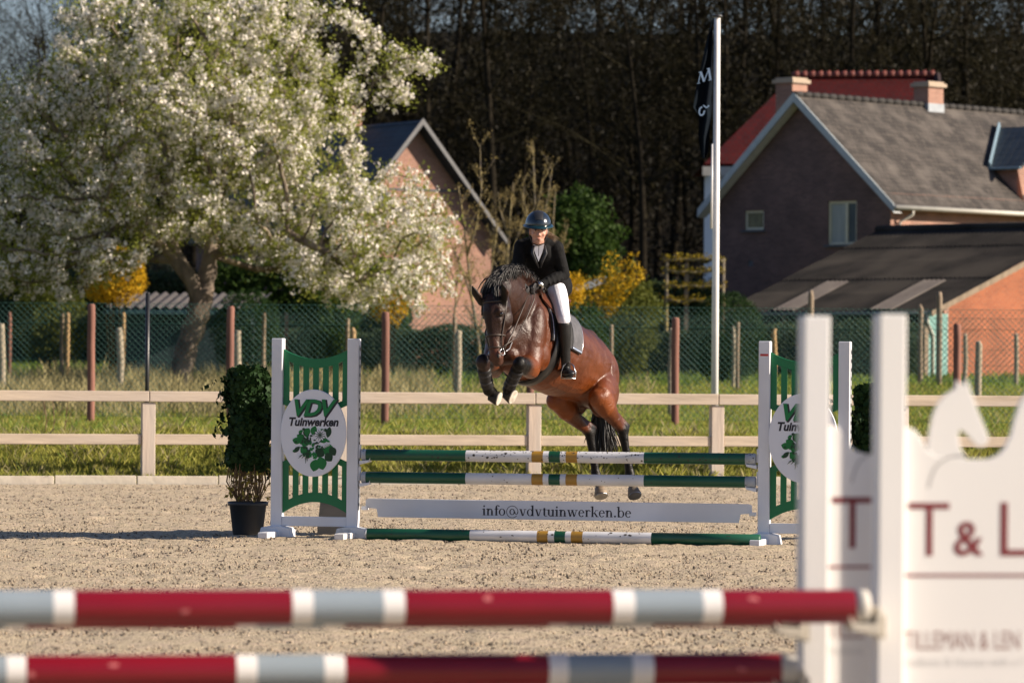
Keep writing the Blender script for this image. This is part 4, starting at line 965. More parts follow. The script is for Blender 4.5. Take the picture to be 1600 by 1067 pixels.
# ---------------------------------------------------------------- slim young trees by the pink gable
m_lich = mat('lichen_bark', (.30, .24, .09), (.17, .14, .08), scale=14, rough=.95, c3=(.12, .10, .08))
m_budl = leafmat('opening_buds', (.28, .21, .08), (.20, .16, .07), trans=.4)
def sapling(label, d, paths, r0, nbuds, group=None):
    a = P(paths[0][0][0], paths[0][0][1], d); root = thing('sapling', label, 'tree', (a.x, d, terr(0, d)), 0, group); s_ = MB(); s_.smooth = True; pos = []
    t_ = MB(); t_.smooth = True
    for k, path in enumerate(paths):
        pts_ = [P(x, y, d + (0 if k == 0 else rnd.uniform(-.6, .6) * (i > 0))) for i, (x, y) in enumerate(path)]
        if k == 0: pts_[0].z = terr(0, d) - .2
        rr = [r0 * (1 if k == 0 else .5) * (1 - .8 * i / (len(pts_) - 1)) for i in range(len(pts_))]
        (t_ if k == 0 else s_).tube(pts_, rr, n=7)
        for i in range(len(pts_) - 1):
            L = (pts_[i + 1] - pts_[i]).length
            for q in range(int(L * 5)):
                if k == 0 and i == 0: continue
                c = pts_[i].lerp(pts_[i + 1], rnd.random()); an = rnd.uniform(0, 6.28); ln = rnd.uniform(.15, .7); e = c + Vector((math.cos(an) * ln * .6, math.sin(an) * ln * .6, ln * .9))
                s_.tube([c, c.lerp(e, .5) + Vector((0, 0, -.04)), e], [.012, .008, .004], n=3); pos += [c.lerp(e, t2) for t2 in (.4, .6, .8, .95, 1)]
    t_.build('trunk', m_lich, root, world=True); s_.build('branches', m_lich, root, world=True)
    pos = np.array([tuple(q) for q in pos]); pos = np.repeat(pos, nbuds, 0) + nr.normal(0, .05, (len(pos) * nbuds, 3)); leaves('buds', pos, .06, m_budl, root, inv=(a.x, d, terr(0, d)))
sapling('young tree with a yellow lichened forked stem left of the horse head', 100, [[(752, 600), (748, 540), (738, 470), (730, 400), (722, 330), (716, 290)], [(748, 530), (757, 480), (768, 420), (778, 350)], [(738, 470), (722, 420), (705, 380), (690, 340)], [(730, 400), (745, 350), (752, 300), (750, 225)]], .055, 4)
sapling('slim budding tree above the horse mane, beside the pink gable', 118, [[(842, 600), (840, 420), (836, 330), (833, 228)], [(840, 400), (825, 340), (812, 290)], [(840, 380), (856, 310), (864, 255)], [(836, 330), (846, 290), (850, 268)]], .05, 3)
sapling('twiggy budding shrub between the pink gable and the rider', 120, [[(790, 600), (792, 420), (796, 350), (802, 285)], [(792, 430), (775, 380), (765, 330)], [(792, 420), (808, 370), (820, 330)], [(796, 380), (782, 330), (778, 300)], [(792, 440), (765, 400), (745, 380)]], .05, 6)
sapling('low twiggy budding shrub right behind the horse mane', 122, [[(868, 600), (866, 420), (864, 350), (868, 300)], [(866, 430), (850, 380), (842, 340)], [(866, 420), (880, 380), (888, 350)]], .045, 6)
sapling('thin budding shrub low against the pink gable wall, left of the horse head', 121, [[(700, 600), (712, 470), (716, 420), (722, 380)], [(712, 480), (730, 430), (742, 385)], [(714, 450), (700, 410), (696, 380)]], .04, 6)
# ---------------------------------------------------------------- espalier on its frame, by the white wall
de = 122; a = PX(1085, de, 0); es = thing('espalier_tree', 'espalier tree with level arms tied to a frame beside the white house wall', 'tree', (a.x, de, terr(0, de)))
s_ = MB(); s_.smooth = True
for px in (1040, 1128):
    c = PX(px, de, 0); s_.tube([(c.x, de, 1), (c.x + .02, de, zat(px, 404, de))], [.06, .05], n=7)
s_.build('trunk', m_lich, es, world=True)
s_ = MB(); s_.smooth = True; pos = []
for py in (406, 424, 447, 470):
    q = [P(x, py + rnd.uniform(-2, 2) + (x - 1040) * .012, de) for x in range(1036, 1136, 12)]; s_.tube(q, .04, n=6); pos += [x.lerp(y, t2) + Vector((0, 0, .05)) for x, y in zip(q[:-1], q[1:]) for t2 in (.1, .35, .6, .85)]
s_.build('branches', m_lich, es, world=True)
pos = np.array([tuple(q) for q in pos]); pos = np.repeat(pos, 12, 0) + nr.normal(0, .055, (len(pos) * 12, 3)); leaves('leaves', pos, .07, m_gold2, es, inv=(a.x, de, terr(0, de)))
s_ = MB(); c = PX(1072, de, 0); s_.bx(c.x - .06, c.x + .06, de + .03, de + .1, 1, zat(1072, 412, de)); s_.build('support_post', m_timb, es, world=True)
# ---------------------------------------------------------------- loose weeds by the rail fence, left
wd = MB()
for px in (82, 70, 100):
    c = PX(px, 58.5, terr(0, 58.5)); wd.tube([c, c + Vector((.03, 0, .25)), c + Vector((rnd.uniform(-.1, .1), 0, .62))], [.006, .005, .003], n=4)
    wd.tube([c + Vector((.02, 0, .2)), c + Vector((.14, 0, .42))], [.004, .002], n=4)
tag(wd.build('weed_stalks', mat('dead_stalk', (.16, .08, .05), (.12, .06, .04), rough=.9)), 'dead brown weed stalks just behind the rails at the far left', 'weed')
# ---------------------------------------------------------------- rear jump: green and white wings, poles, name plank
m_wp = mat('white_jump_paint', (.74, .76, .81), (.68, .70, .75), scale=3, rough=.45, c3=(.62, .62, .64))
m_wside = mat('scuffed_white_paint', (.74, .73, .71), (.45, .43, .40), scale=9, rough=.6, contrast=.08, mid=.62)
m_grn = mat('green_panel_paint', (.003, .170, .058), (.003, .145, .048), scale=3, rough=.45)
m_disc = mat('white_disc', (.74, .76, .82), (.70, .72, .78), scale=1, rough=.5)
m_ink = mat('dark_ink', (.012, .012, .022), (.02, .02, .03), scale=4, rough=.6)
m_inkg = mat('green_ink', (.003, .19, .05), (.003, .17, .045), scale=4, rough=.6)
m_leafA = mat('emblem_green', (.004, .20, .035), (.004, .13, .03), scale=4, rough=.6)
m_leafB = mat('emblem_dark_green', (.004, .05, .015), (.004, .035, .012), scale=4, rough=.6)
m_hole = mat('track_holes', (.03, .03, .035), (.05, .05, .055), rough=.8)
m_cupm = mat('grey_cup_plastic', (.42, .44, .46), (.34, .36, .38), scale=4, rough=.5)
JR = math.radians(-14.5)                              # the jump is turned: its right end comes nearer
jl = P(492, 840, 37.75); jl.z = 0
jr = P(1256, 853, 36.85); jr.z = 0
H = 1.76; W0 = .80                                  # wing height, width over the two uprights
wing = thing('jump_wing', 'left green and white jump wing with a white name disc, beside the potted ivy', 'jump wing', jl, JR, 'green and white jump wings')
for sx in (-1, 1):
    b = MB(); x = sx * (W0 / 2 - .05); b.bx(x - .05, x + .05, -.045, .045, .06, H)
    po = b.build('upright', m_wp, wing, bevel=.005)
    if sx == 1:
        t_ = MB(); t_.bx(.401, .404, -.022, .022, .25, H - .06); t_.build('cup_track', m_cupm, po)
        h_ = MB()
        for k in range(19): h_.box((.4055, 0, .30 + k * .076), (.003, .02, .03))
        h_.build('track_holes', m_hole, po)
    else:
        t_ = MB(); t_.bx(-.404, -.401, -.022, .022, .25, H - .06); t_.build('cup_track', m_cupm, po)
    f = MB(); f.prism([(x - .15, 0), (x + .15, 0), (x + .13, .085), (x + .055, .10), (x - .055, .10), (x - .13, .085)], -.075, .075); 
    f.bx(x - .045, x + .045, -.42, .42, .0, .055); f.build('foot', m_wside if sx == 1 else m_wp, wing, bevel=.006)
b = MB(); b.bx(-.299, .299, -.03, .03, .10, .185); b.build('crossbar', m_wp, wing, bevel=.004)
x1 = .30
def arc(x, lo, sag): return lo - sag * (1 - (x / x1) ** 2)
up = MB(); lw = MB(); N = 16
xsn = [-x1 + 2 * x1 * i / N for i in range(N + 1)]
up.prism([(x, arc(x, 1.665, .085)) for x in xsn] + [(x, arc(x, 1.585, .085)) for x in reversed(xsn)], -.012, .012)
lw.prism([(x, .215 + .10 * (1 - (x / x1) ** 2)) for x in xsn] + [(x, .30 + .10 * (1 - (x / x1) ** 2)) for x in reversed(xsn)], -.012, .012)
for k in range(7):
    x = -.273 + k * .091; hwd = .026
    up.bx(x - hwd + (.0 if k else 0), x + hwd, -.010, .010, .95 if abs(k - 3) < 3 else 1.20, arc(x, 1.60, .085)); lw.bx(x - hwd, x + hwd, -.010, .010, .29 + .10 * (1 - (x / x1) ** 2) - .01, .9 if abs(k - 3) < 3 else .64)
for sx in (-1, 1):
    up.prism([(sx * .30, 1.235), (sx * .30, 1.175), (sx * .10, 1.09), (sx * .10, 1.15)], -.011, .011)
    lw.prism([(sx * .30, .61), (sx * .30, .67), (sx * .10, .755), (sx * .10, .695)], -.011, .011)
up.build('upper_grille', m_grn, wing, bevel=.002); lw.build('lower_grille', m_grn, wing, bevel=.002)
zc = .925; rx, rz = .302, .385
d = MB(); d.prism([(rx * math.cos(2 * math.pi * k / 64), zc + rz * math.sin(2 * math.pi * k / 64)) for k in range(64)], -.078, -.050); disc = d.build('name_disc', m_disc, wing, bevel=.003)
b = MB(); b.bx(-.2, .2, -.05, -.012, zc + .1, zc + .14); b.bx(-.2, .2, -.05, -.012, zc - .2, zc - .16); b.build('disc_batten', m_wp, wing)
tx = MB(); put_text(tx, 'VDV', .20, -.006, zc + .148, -.0795, shear=.28, bold=.011, sx=1.04, spacing=.86); tx.build('lettering', m_ink, disc)
tx = MB(); put_text(tx, 'VDV', .20, -.018, zc + .155, -.0815, shear=.28, bold=.006, sx=1.04, spacing=.86); tx.build('lettering', m_inkg, disc)
tx = MB(); put_text(tx, 'Tuinwerken', .102, 0, zc + .065, -.0795, shear=.22, bold=.0042, sx=.93); tx.build('lettering', m_ink, disc)
# emblem: a bunch of leaves, a daisy and sprigs
ge = random.Random(3)
def leafpoly(mb, cx, cz, L, w_, ang, y):
    pts_ = []
    for k in range(11):
        t = k / 10; pts_.append((t * L, w_ * math.sin(math.pi * t) ** .8))
    for k in range(9, 0, -1):
        t = k / 10; pts_.append((t * L, -w_ * math.sin(math.pi * t) ** .8))
    c, s = math.cos(ang), math.sin(ang); mb.add([(cx + a * c - b_ * s, y, cz + a * s + b_ * c) for a, b_ in pts_], [tuple(range(len(pts_)))])
eA = MB(); eB_ = MB(); y0_ = -.0790
def S(px, py): return ((px - 391) / 782 * .62 * 1.0, zc + (540 - py) / 1067 * .85)
big = [(330, 590, .085, .03, 1.9), (380, 560, .085, .03, 1.2), (300, 620, .09, .032, 2.6), (420, 720, .10, .045, -.6), (500, 700, .11, .045, -.2), (560, 660, .10, .04, -1.2), (590, 690, .09, .035, -1.0), (470, 800, .12, .05, -1.3), (430, 830, .11, .045, -1.8), (540, 760, .09, .04, -.9), (350, 660, .09, .035, 2.9), (330, 700, .08, .04, -2.5), (560, 590, .10, .025, 1.35), (300, 560, .07, .03, 1.0), (250, 640, .08, .03, 2.9), (240, 690, .08, .02, -2.4), (360, 740, .07, .03, -2), (480, 640, .07, .02, .4)]
for i, (a, b_, L, w_, an) in enumerate(big): cx, cz = S(a, b_); leafpoly(eA if i % 3 else eB_, cx, cz, L, w_, an, y0_ - .00012 * i)
for k in range(70):
    a = ge.gauss(350, 95); b_ = ge.gauss(670, 75)
    if abs(a - 380) > 230 or not 500 < b_ < 880: continue
    cx, cz = S(a, b_); leafpoly(eA if k % 2 else eB_, cx, cz, ge.uniform(.02, .05), ge.uniform(.006, .014), ge.uniform(0, 6.28), y0_ - .0024 - .00005 * k)
for k in range(9):
    an = -2.6 + k * .16; cx, cz = S(340, 760); leafpoly(eB_, cx + ge.uniform(-.03, .03), cz + ge.uniform(-.02, .02), ge.uniform(.06, .10), .0035, an + ge.uniform(-.2, .2), y0_ - .007 - .00005 * k)
eW = MB(); cx, cz = S(475, 560)
for k in range(12): leafpoly(eW, cx, cz, .055, .010, 2 * math.pi * k / 12, y0_ - .008 - .00004 * k)
for k in range(6): cx2, cz2 = S(500 + 12 * k, 670 - 6 * k); leafpoly(eW, cx2, cz2, .04, .0035, -.9, y0_ - .0085)
cx, cz = S(475, 560)
for k in range(12): leafpoly(eB_, cx, cz, .050, .0035, 2 * math.pi * (k + .5) / 12, y0_ - .009 - .00004 * k)
eA.build('emblem_leaves', m_leafA, disc); eB_.build('emblem_leaves', m_leafB, disc); eW.build('emblem_flower', m_disc, disc)
w2 = dup(wing, jr, JR, 'right green and white jump wing, half hidden by the big white uprights')
st = MB(); v = Matrix.Rotation(JR, 4, 'Z') @ Vector((-.30, -.047, 0)); st.M = Matrix.Translation((0, 0, 0)); st.box((-.35, -.0465, H - .12), (.07, .002, .018)); st.build('red_sticker', mat('red_sticker', (.55, .05, .04), (.5, .04, .03), rough=.5), w2)
# poles
m_dg = (.004, .075, .036); m_ww = (.76, .76, .77); m_gd = (.40, .22, .035); m_gr = (.42, .45, .49)
BANDM = {'g': mat('pole_green', m_dg, (.003, .060, .028), scale=4, rough=.4, c3=(.010, .085, .045)), 'w': mat('pole_white', m_ww, (.68, .68, .70), scale=5, rough=.4, c3=(.60, .60, .60)), 'o': mat('pole_gold', m_gd, (.35, .19, .03), scale=4, rough=.4), 'e': mat('pole_end_grey', m_gr, (.35, .38, .42), scale=5, rough=.6)}
def pole(name, label, A_, B_, r, bands, group, mats=BANDM, scuffs=0, mud=None):
    "bands: list of (material key, end fraction)"
    c = (A_ + B_) / 2; root = thing(name, label, 'pole', c, 0, group); keys = sorted({k for k, _ in bands}); t0 = 0
    nb_ = len(bands)
    for i, (k, t1) in enumerate(bands):
        seg = MB(); seg.smooth = True; n = 28; a = A_.lerp(B_, t0); b_ = A_.lerp(B_, t1); dv = (B_ - A_).normalized() * .006
        P_ = ([a - dv] if i == 0 else []) + [a, b_] + ([b_ + dv] if i == nb_ - 1 else []); rr = ([r * .86] if i == 0 else []) + [r, r] + ([r * .86] if i == nb_ - 1 else [])
        seg.tube(P_, rr, n=n, caps=i in (0, nb_ - 1)); t0 = t1
        seg.build({'g': 'green_band', 'w': 'white_band', 'o': 'gold_band', 'e': 'grey_band', 'r': 'red_band', 'c': 'end_cap'}[k], mats[k], root, world=True)
    if scuffs:
        s_ = MB(); dv = (B_ - A_).normalized(); sd = dv.cross(ZU).normalized()
        for i in range(scuffs):
            t = rnd.random(); a = rnd.uniform(-.6, 2.0); nv = (-sd * -1 * math.cos(a) + ZU * math.sin(a)).normalized()
            if nv.y > 0: nv.y = -nv.y
            nv = (nv - dv * nv.dot(dv)).normalized(); q = A_.lerp(B_, t) + nv * (r + .0006); tt = dv.cross(nv); k = rnd.uniform(.0025, .007) * (1 if rnd.random() < .8 else 1.8)
            s_.add([q + (dv * math.cos(j * 1.05) * k * rnd.uniform(.7, 1.6) + tt * math.sin(j * 1.05) * k * rnd.uniform(.6, 1.1)) for j in range(6)], [tuple(range(6))])
        s_.build('mud_specks', mud, root, world=True)
    return root
m_mud = mat('mud_specks', (.07, .06, .05), (.05, .045, .04), rough=1)
Rj = Matrix.Rotation(JR, 4, 'Z')
ax = Vector((math.cos(JR), math.sin(JR), 0))
eL = jl + ax * .432; eR = jr - ax * .432; LJ = (eR - eL).length
xs_px = lambda px, a=558, b_=1180: (px - a) / (b_ - a)
bands1 = [('e', xs_px(565)), ('g', xs_px(725)), ('w', xs_px(830)), ('o', xs_px(848)), ('w', xs_px(857)), ('g', xs_px(875)), ('w', xs_px(884)), ('o', xs_px(902)), ('w', xs_px(1007)), ('g', xs_px(1165)), ('e', 1.0)]
zA = zat(560, 711, 37.7); zA2 = zat(1180, 716.5, 36.9)
z3 = zat(560, 746.5, 37.7); z4 = zat(1180, 752, 36.9)
bk = Vector((0, 0, 0))
pole('jump_pole', 'top green, white and gold pole of the jump, specked with mud', Vector((*eL.xy, (zA + zA2) / 2)), Vector((*eR.xy, (zA + zA2) / 2)), .050, bands1, 'green and white poles', scuffs=260, mud=m_mud)
pole('jump_pole', 'clean green, white and gold pole just under the mud specked one', Vector((*eL.xy, (z3 + z4) / 2)), Vector((*eR.xy, (z3 + z4) / 2)), .050, bands1, 'green and white poles', scuffs=30, mud=m_mud)
gL = P(572, 836, 37.35); gR = P(1187, 846, 36.6); gL.z = gR.z = .052
x2 = lambda px: xs_px(px, 570, 1182)
bands2 = [('e', .004), ('g', x2(735)), ('w', x2(840)), ('o', x2(857)), ('w', x2(867)), ('g', x2(884)), ('w', x2(893)), ('o', x2(911)), ('w', x2(1017)), ('g', 1.0)]
pole('ground_pole', 'green, white and gold pole lying on the sand under the name plank', gL, gR, .051, bands2, 'green and white poles', scuffs=60, mud=m_mud)
# cups: each a holder on the wing
def cup(px_side, root, z, sgn, name='pole_cup'):
    c = MB(); x = sgn * .403
    c.box((x + sgn * .006, 0, z + .03), (.012, .05, .12)); c.prism([(x + sgn * .012, z - .052), (x + sgn * .10, z - .045), (x + sgn * .115, z - .015), (x + sgn * .10, z - .064), (x + sgn * .012, z - .085)], -.04, .04)
    c.build(name, m_wp, root, bevel=.002)
for z in ((zA + zA2) / 2, (z3 + z4) / 2): cup(0, wing, z, 1); cup(0, w2, z, -1)
# name plank
zp = (zat(563, 794, 37.7) + zat(1178, 801, 36.9)) / 2
pl = thing('name_plank', 'long white plank with the black e-mail address, hung between the wings', 'plank', Vector((*((eL + eR) / 2).xy, zp)), JR)
hl_ = LJ / 2 - .01; h_ = .082
out = [(-hl_, h_ - .012), (-hl_ + .03, h_), (hl_ - .03, h_), (hl_, h_ - .012), (hl_, .0), (hl_ - .10, -.008), (hl_ - .115, -h_), (-hl_ + .115, -h_), (-hl_ + .10, -.008), (-hl_, .0)]
b = MB(); b.prism(out, -.011, .011); b.build('plank', m_wp, pl, bevel=.003)
for sg in (-1, 1):
    b = MB(); b.bx(sg * (hl_ - .02), sg * (hl_ + .035), -.03, .03, -.02, .012); b.build('hanging_cup', m_wp, pl, bevel=.002)
# serif lettering drawn as stems, serifs and bowls
def serif(mb, txt, size, x, z, y):
    sw, th = .120, .048; XH = .46; cnt = [0]
    def poly(p):
        cnt[0] += 1; yy = y - .00002 * (cnt[0] % 9); mb.add([(x0 + a * size, yy, z + b_ * size) for a, b_ in p], [tuple(range(len(p)))])
    def rect(a, b_, c, d_): poly([(a, b_), (c, b_), (c, d_), (a, d_)])
    def stem(cx, z0, z1, top=False, bot=True, w_=sw):
        rect(cx - w_ / 2, z0, cx + w_ / 2, z1)
        if bot: poly([(cx - w_ / 2 - .065, z0), (cx + w_ / 2 + .065, z0), (cx + w_ / 2 + .02, z0 + .035), (cx - w_ / 2 - .02, z0 + .035)])
        if top: poly([(cx - w_ / 2, z1), (cx - w_ / 2 - .075, z1 - .035), (cx - w_ / 2 - .075, z1 - .065), (cx - w_ / 2, z1 - .055)])
    def ringa(cx, cz, rx_, rz_, a0, a1, ts=sw, tt=th, n=14):
        for k in range(n):
            q0 = a0 + (a1 - a0) * k / n; q1 = a0 + (a1 - a0) * (k + 1) / n
            poly([(cx + rx_ * math.cos(q0), cz + rz_ * math.sin(q0)), (cx + rx_ * math.cos(q1), cz + rz_ * math.sin(q1)), (cx + (rx_ - ts) * math.cos(q1), cz + (rz_ - tt) * math.sin(q1)), (cx + (rx_ - ts) * math.cos(q0), cz + (rz_ - tt) * math.sin(q0))])
    def diag(a, b_, c, d_, w_): poly([(a - w_ / 2, b_), (a + w_ / 2, b_), (c + w_ / 2, d_), (c - w_ / 2, d_)])
    def sf(a, zz): rect(a - .10, zz - .016, a + .10, zz + .016)
    PI_ = math.pi; adv = 0
    for ch in txt:
        x0 = x + adv * size
        if ch == 'i': stem(.13, 0, XH, True); poly([(.13 + .065 * math.cos(k * .785), .62 + .065 * math.sin(k * .785)) for k in range(8)]); w_ = .28
        elif ch == 'n': stem(.13, 0, XH, True); ringa(.28, .28, .17, .18, PI_, 0, .09, .06); stem(.405, 0, .29); w_ = .56
        elif ch == 'u': stem(.13, .12, XH, True, False); ringa(.27, .15, .19, .16, PI_, 2 * PI_, .09, .06); stem(.42, 0, XH, True, True); w_ = .56
        elif ch == 'f': stem(.15, 0, .60); ringa(.25, .58, .15, .12, PI_, .3, .10, .05); rect(.02, XH - .04, .30, XH); w_ = .30
        elif ch == 'o': ringa(.25, .23, .23, .24, 0, 2 * PI_, .105, .035, 24); w_ = .51
        elif ch == 'e': ringa(.23, .23, .21, .24, .15, 5.6, .10, .04, 22); rect(.10, .25, .43, .285); w_ = .47
        elif ch == 'v': diag(.10, XH, .25, 0, .115); diag(.42, XH, .28, 0, .05); sf(.10, XH - .016); sf(.41, XH - .016); w_ = .52
        elif ch == 'w': diag(.10, XH, .23, 0, .11); diag(.36, XH, .25, 0, .05); diag(.36, XH, .50, 0, .11); diag(.66, XH, .52, 0, .05); sf(.10, XH - .016); sf(.36, XH - .016); sf(.66, XH - .016); w_ = .77
        elif ch == 'd': ringa(.24, .23, .22, .24, 0, 2 * PI_, .10, .035, 22); stem(.42, .0, .72, True, True); w_ = .57
        elif ch == 'b': ringa(.30, .23, .22, .24, 0, 2 * PI_, .10, .035, 22); stem(.13, .0, .72, True, False); w_ = .56
        elif ch == 't': stem(.15, .08, .56, False, False); ringa(.25, .10, .152, .11, PI_, 1.75 * PI_, .10, .04); rect(.03, XH - .04, .30, XH); w_ = .33
        elif ch == 'r': stem(.13, 0, XH, True); ringa(.27, .32, .15, .15, PI_ * .9, .4, .07, .06); w_ = .40
        elif ch == 'k': stem(.13, 0, .72, True); diag(.19, .20, .40, XH, .045); diag(.27, .28, .46, 0, .12); sf(.42, XH - .016); sf(.46, .016); w_ = .55
        elif ch == '.': poly([(.11 + .07 * math.cos(k * .785), .06 + .07 * math.sin(k * .785)) for k in range(8)]); w_ = .23
        elif ch == '@': ringa(.46, .26, .42, .42, .0, 1.78 * PI_, .045, .04, 30); ringa(.45, .26, .19, .21, 0, 2 * PI_, .08, .04, 20); ringa(.74, .27, .14, .19, PI_, 2 * PI_, .07, .04, 10); w_ = .94
        adv += w_
    return adv
tx = MB(); tw_ = serif(MB(), 'info@vdvtuinwerken.be', .1, 0, 0, 0); S_ = 1.345 / tw_
serif(tx, 'info@vdvtuinwerken.be', S_, -.67, -.050, -.0118)
tx.build('lettering', m_ink, pl)
# ---------------------------------------------------------------- foreground oxer: red, grey and white poles and the lettered wings
RW = math.radians(9)
m_fw = mat('foreground_white_paint', (.78, .765, .75), (.74, .72, .705), scale=1.2, rough=.5)
m_maroon = mat('maroon_lettering', (.20, .018, .024), (.17, .015, .02), rough=.6)
m_thin = mat('brown_lettering', (.30, .16, .14), (.27, .15, .13), rough=.6)
m_pale = mat('pale_grey_lettering', (.58, .57, .56), (.55, .54, .53), rough=.6)
m_line = mat('engraved_outline', (.42, .40, .39), (.38, .37, .36), rough=.7)
dN, dFq = 12.45, 12.95
oN = P(1389.5, 577, dN); oF = P(1271.5, 577, dFq); oN.z = oF.z = 0
def fg_wing(o, label, WX=1.32, dN=12.45, x0p=1389.5, full=True):
    r_ = thing('jump_wing', label, 'jump wing', o, RW, 'white lettered jump wings'); Ht = 1.5 + 90 / 6667 * dN * 1.0
    for x in (0, WX):
        b = MB(); b.bx(x - .040, x + .040, -.045, .045, .05, Ht); b.build('upright', m_fw, r_, bevel=.004)
        b = MB(); b.bx(x - .035, x + .035, -.45, .45, 0, .06); b.prism([(x - .10, 0), (x + .10, 0), (x + .07, .09), (x - .07, .09)], -.06, .06); b.build('foot', m_fw, r_, bevel=.004)
    s = 6667 / 12.45; K = lambda px, py: ((px - 1389.5) / s, 1.5 + (577 + (px - 800) * .0073 - py) / s)
    bz = .12
    out = [(.0405, bz), (.0405, K(0, 668)[1])]
    prof_ = [(1418, 667), (1430, 672), (1441, 686), (1449, 702), (1462, 712), (1480, 716), (1500, 717), (1525, 718), (1548, 718), (1563, 712), (1575, 700), (1585, 680), (1591, 655), (1600, 628), (1616, 606), (1640, 592)]
    left = [K(a, b_) for a, b_ in prof_]; mid = WX / 2
    right = [(2 * mid - a, b_) for a, b_ in left if a < mid][::-1]
    out += ([q for q in left if q[0] < mid] + right if full else [q for q in left if q[0] < WX - .0405]) + ([] if full else [(WX - .0405, left[6][1])]) + [(WX - .0405, bz)]
    b = MB(); b.prism(out, -.012, .012); panel = b.build('panel', m_fw, r_, bevel=.002)
    hs = [(1453, 722), (1450, 700), (1455, 672), (1460, 648), (1468, 630), (1480, 616), (1492, 609), (1497, 603), (1497, 594), (1503, 599), (1507, 604), (1514, 593), (1517, 602), (1520, 612), (1525, 625), (1531, 642), (1539, 660), (1546, 676), (1549, 686), (1546, 694), (1539, 698), (1531, 697), (1524, 690), (1516, 681), (1508, 674), (1501, 672), (1500, 682), (1503, 698), (1509, 712), (1512, 722)]
    if full: b = MB(); b.prism([K(a, b_) for a, b_ in hs], -.0105, .0105); b.build('horse_head_cutout', m_fw, r_, bevel=.002)
    ln = MB()
    for path in ([(1512, 712), (1495, 712), (1478, 717), (1464, 728), (1456, 745), (1452, 762)],):
        q = [K(a, b_) for a, b_ in path]
        for a, c in zip(q[:-1], q[1:]):
            d_ = Vector((c[0] - a[0], c[1] - a[1])).normalized(); n_ = Vector((-d_.y, d_.x)) * .0028; ln.add([(a[0] - n_.x, -.0127, a[1] - n_.y), (c[0] - n_.x, -.0127, c[1] - n_.y), (c[0] + n_.x, -.0127, c[1] + n_.y), (a[0] + n_.x, -.0127, a[1] + n_.y)], [(0, 1, 2, 3)])
    ln.build('engraved_line', m_line, panel)
    # T & L
    t_ = MB()
    def R_(a, b_, c, d_): (x0, z0), (x1_, z1) = K(a, b_), K(c, d_); t_.bx(x0, x1_, -.0135, -.0121, z1, z0)
    R_(1420, 785, 1486, 795); R_(1449, 795, 1459, 868); 
    if full: R_(1569, 785, 1580, 859); R_(1569, 859, 1612, 869)
    x_, z_ = K(1516, 867)
    if full: put_text(t_, '&', .143, x_, z_, -.0135, bold=.002, sx=.98)
    (x0, z0) = K(1411, 896); t_.bx(x0, WX - .05, -.0135, -.0121, z0 - .008, z0)
    t_.build('lettering', m_maroon, panel)
    t_ = MB(); x_, z_ = K(1414, 1014); put_text(t_, 'TILLEMAN & LEN' if full else 'TILLEM', .078, x_, z_, -.0125, sx=.60, align='LEFT', spacing=1.0); t_.build('lettering', m_thin, panel)
    t_ = MB(); x_, z_ = K(1415, 1040); put_text(t_, 'Stallions & Horses with a f' if full else 'Stallions', .036, x_, z_, -.0125, sx=.92, align='LEFT', spacing=1.0); t_.build('lettering', m_pale, panel)
    return r_
wn = fg_wing(oN, 'nearest white wing with a horse head cutout and the maroon letters T & L')
wf = fg_wing(oF, 'second big white wing, its T half hidden behind the nearest upright', WX=.235, full=False)
# poles of the oxer
RED = {'c': mat('pole_end_cap', (.60, .57, .52), (.52, .49, .44), scale=6, rough=.6), 'r': mat('pole_red', (.21, .0045, .014), (.18, .004, .012), scale=4, rough=.32, c3=(.22, .009, .02)), 'w': mat('pole_bright_white', (.80, .77, .75), (.76, .74, .72), scale=4, rough=.4), 'e': mat('pole_blue_grey', (.28, .33, .37), (.25, .30, .34), scale=4, rough=.4, c3=(.30, .34, .38))}
m_beige = mat('beige_cup', (.55, .50, .42), (.48, .44, .37), scale=6, rough=.6)
axn = Vector((math.cos(RW), math.sin(RW), 0))
CRI = CR.inverted()
def fpole(label, o, offx, y_at, right_px, bpx, dd):
    # right end next to the wing upright; runs to the left beyond the picture
    z = P(right_px, y_at, dd).z; L = 3.5
    def col(q): c = CRI @ (q - Vector((0, 0, CAMZ))); return 800 + F * c.x / -c.z
    def solve(fn, lo, hi, px):
        for it in range(40):
            mid = (lo + hi) / 2
            if col(fn(mid)) < px: lo = mid
            else: hi = mid
        return lo
    pt = lambda x: Vector((*(o + axn * x + Vector((math.sin(RW), -math.cos(RW), 0)) * .12).xy, z))
    xe = solve(pt, -1, 1, right_px); E = pt(xe); A_ = pt(xe - L)
    sc_ = lambda px: 0 if px < -330 else (solve(pt, xe - L, xe, px) - (xe - L)) / L
    bands = [(k, sc_(px)) for k, px in bpx if .001 < sc_(px) < .9995] + [(bpx[-1][0], 1.0)]
    r_ = pole('foreground_pole', label, A_, E, .049, bands, 'red, grey and white poles', mats=RED)
    return r_, E
seqN = [('w', -560), ('e', -450), ('w', -415), ('r', -80), ('w', -50), ('e', 83), ('w', 115), ('r', 455), ('w', 487), ('e', 597), ('w', 630), ('r', 955), ('w', 988), ('e', 1095), ('w', 1125), ('r', 1333), ('c', 1353)]
seqF = [('w', -490), ('e', -400), ('w', -370), ('r', -110), ('e', 10), ('w', 40), ('r', 368), ('w', 400), ('e', 505), ('w', 537), ('r', 855), ('w', 885), ('e', 985), ('w', 1018), ('r', 1217), ('c', 1240)]
pN, eN = fpole('nearest red, grey and white pole, resting on the front wing', oN, -.105, 943, 1353, seqN, dN)
pF, eF = fpole('upper back pole of the foreground jump, mostly hidden behind the nearest one', oF, -.105, 950, 1240, seqF, dFq)
pL, eLw = fpole('lowest red, grey and white pole along the bottom edge of the photo', oF, -.105, 1040, 1240, seqF, dFq)
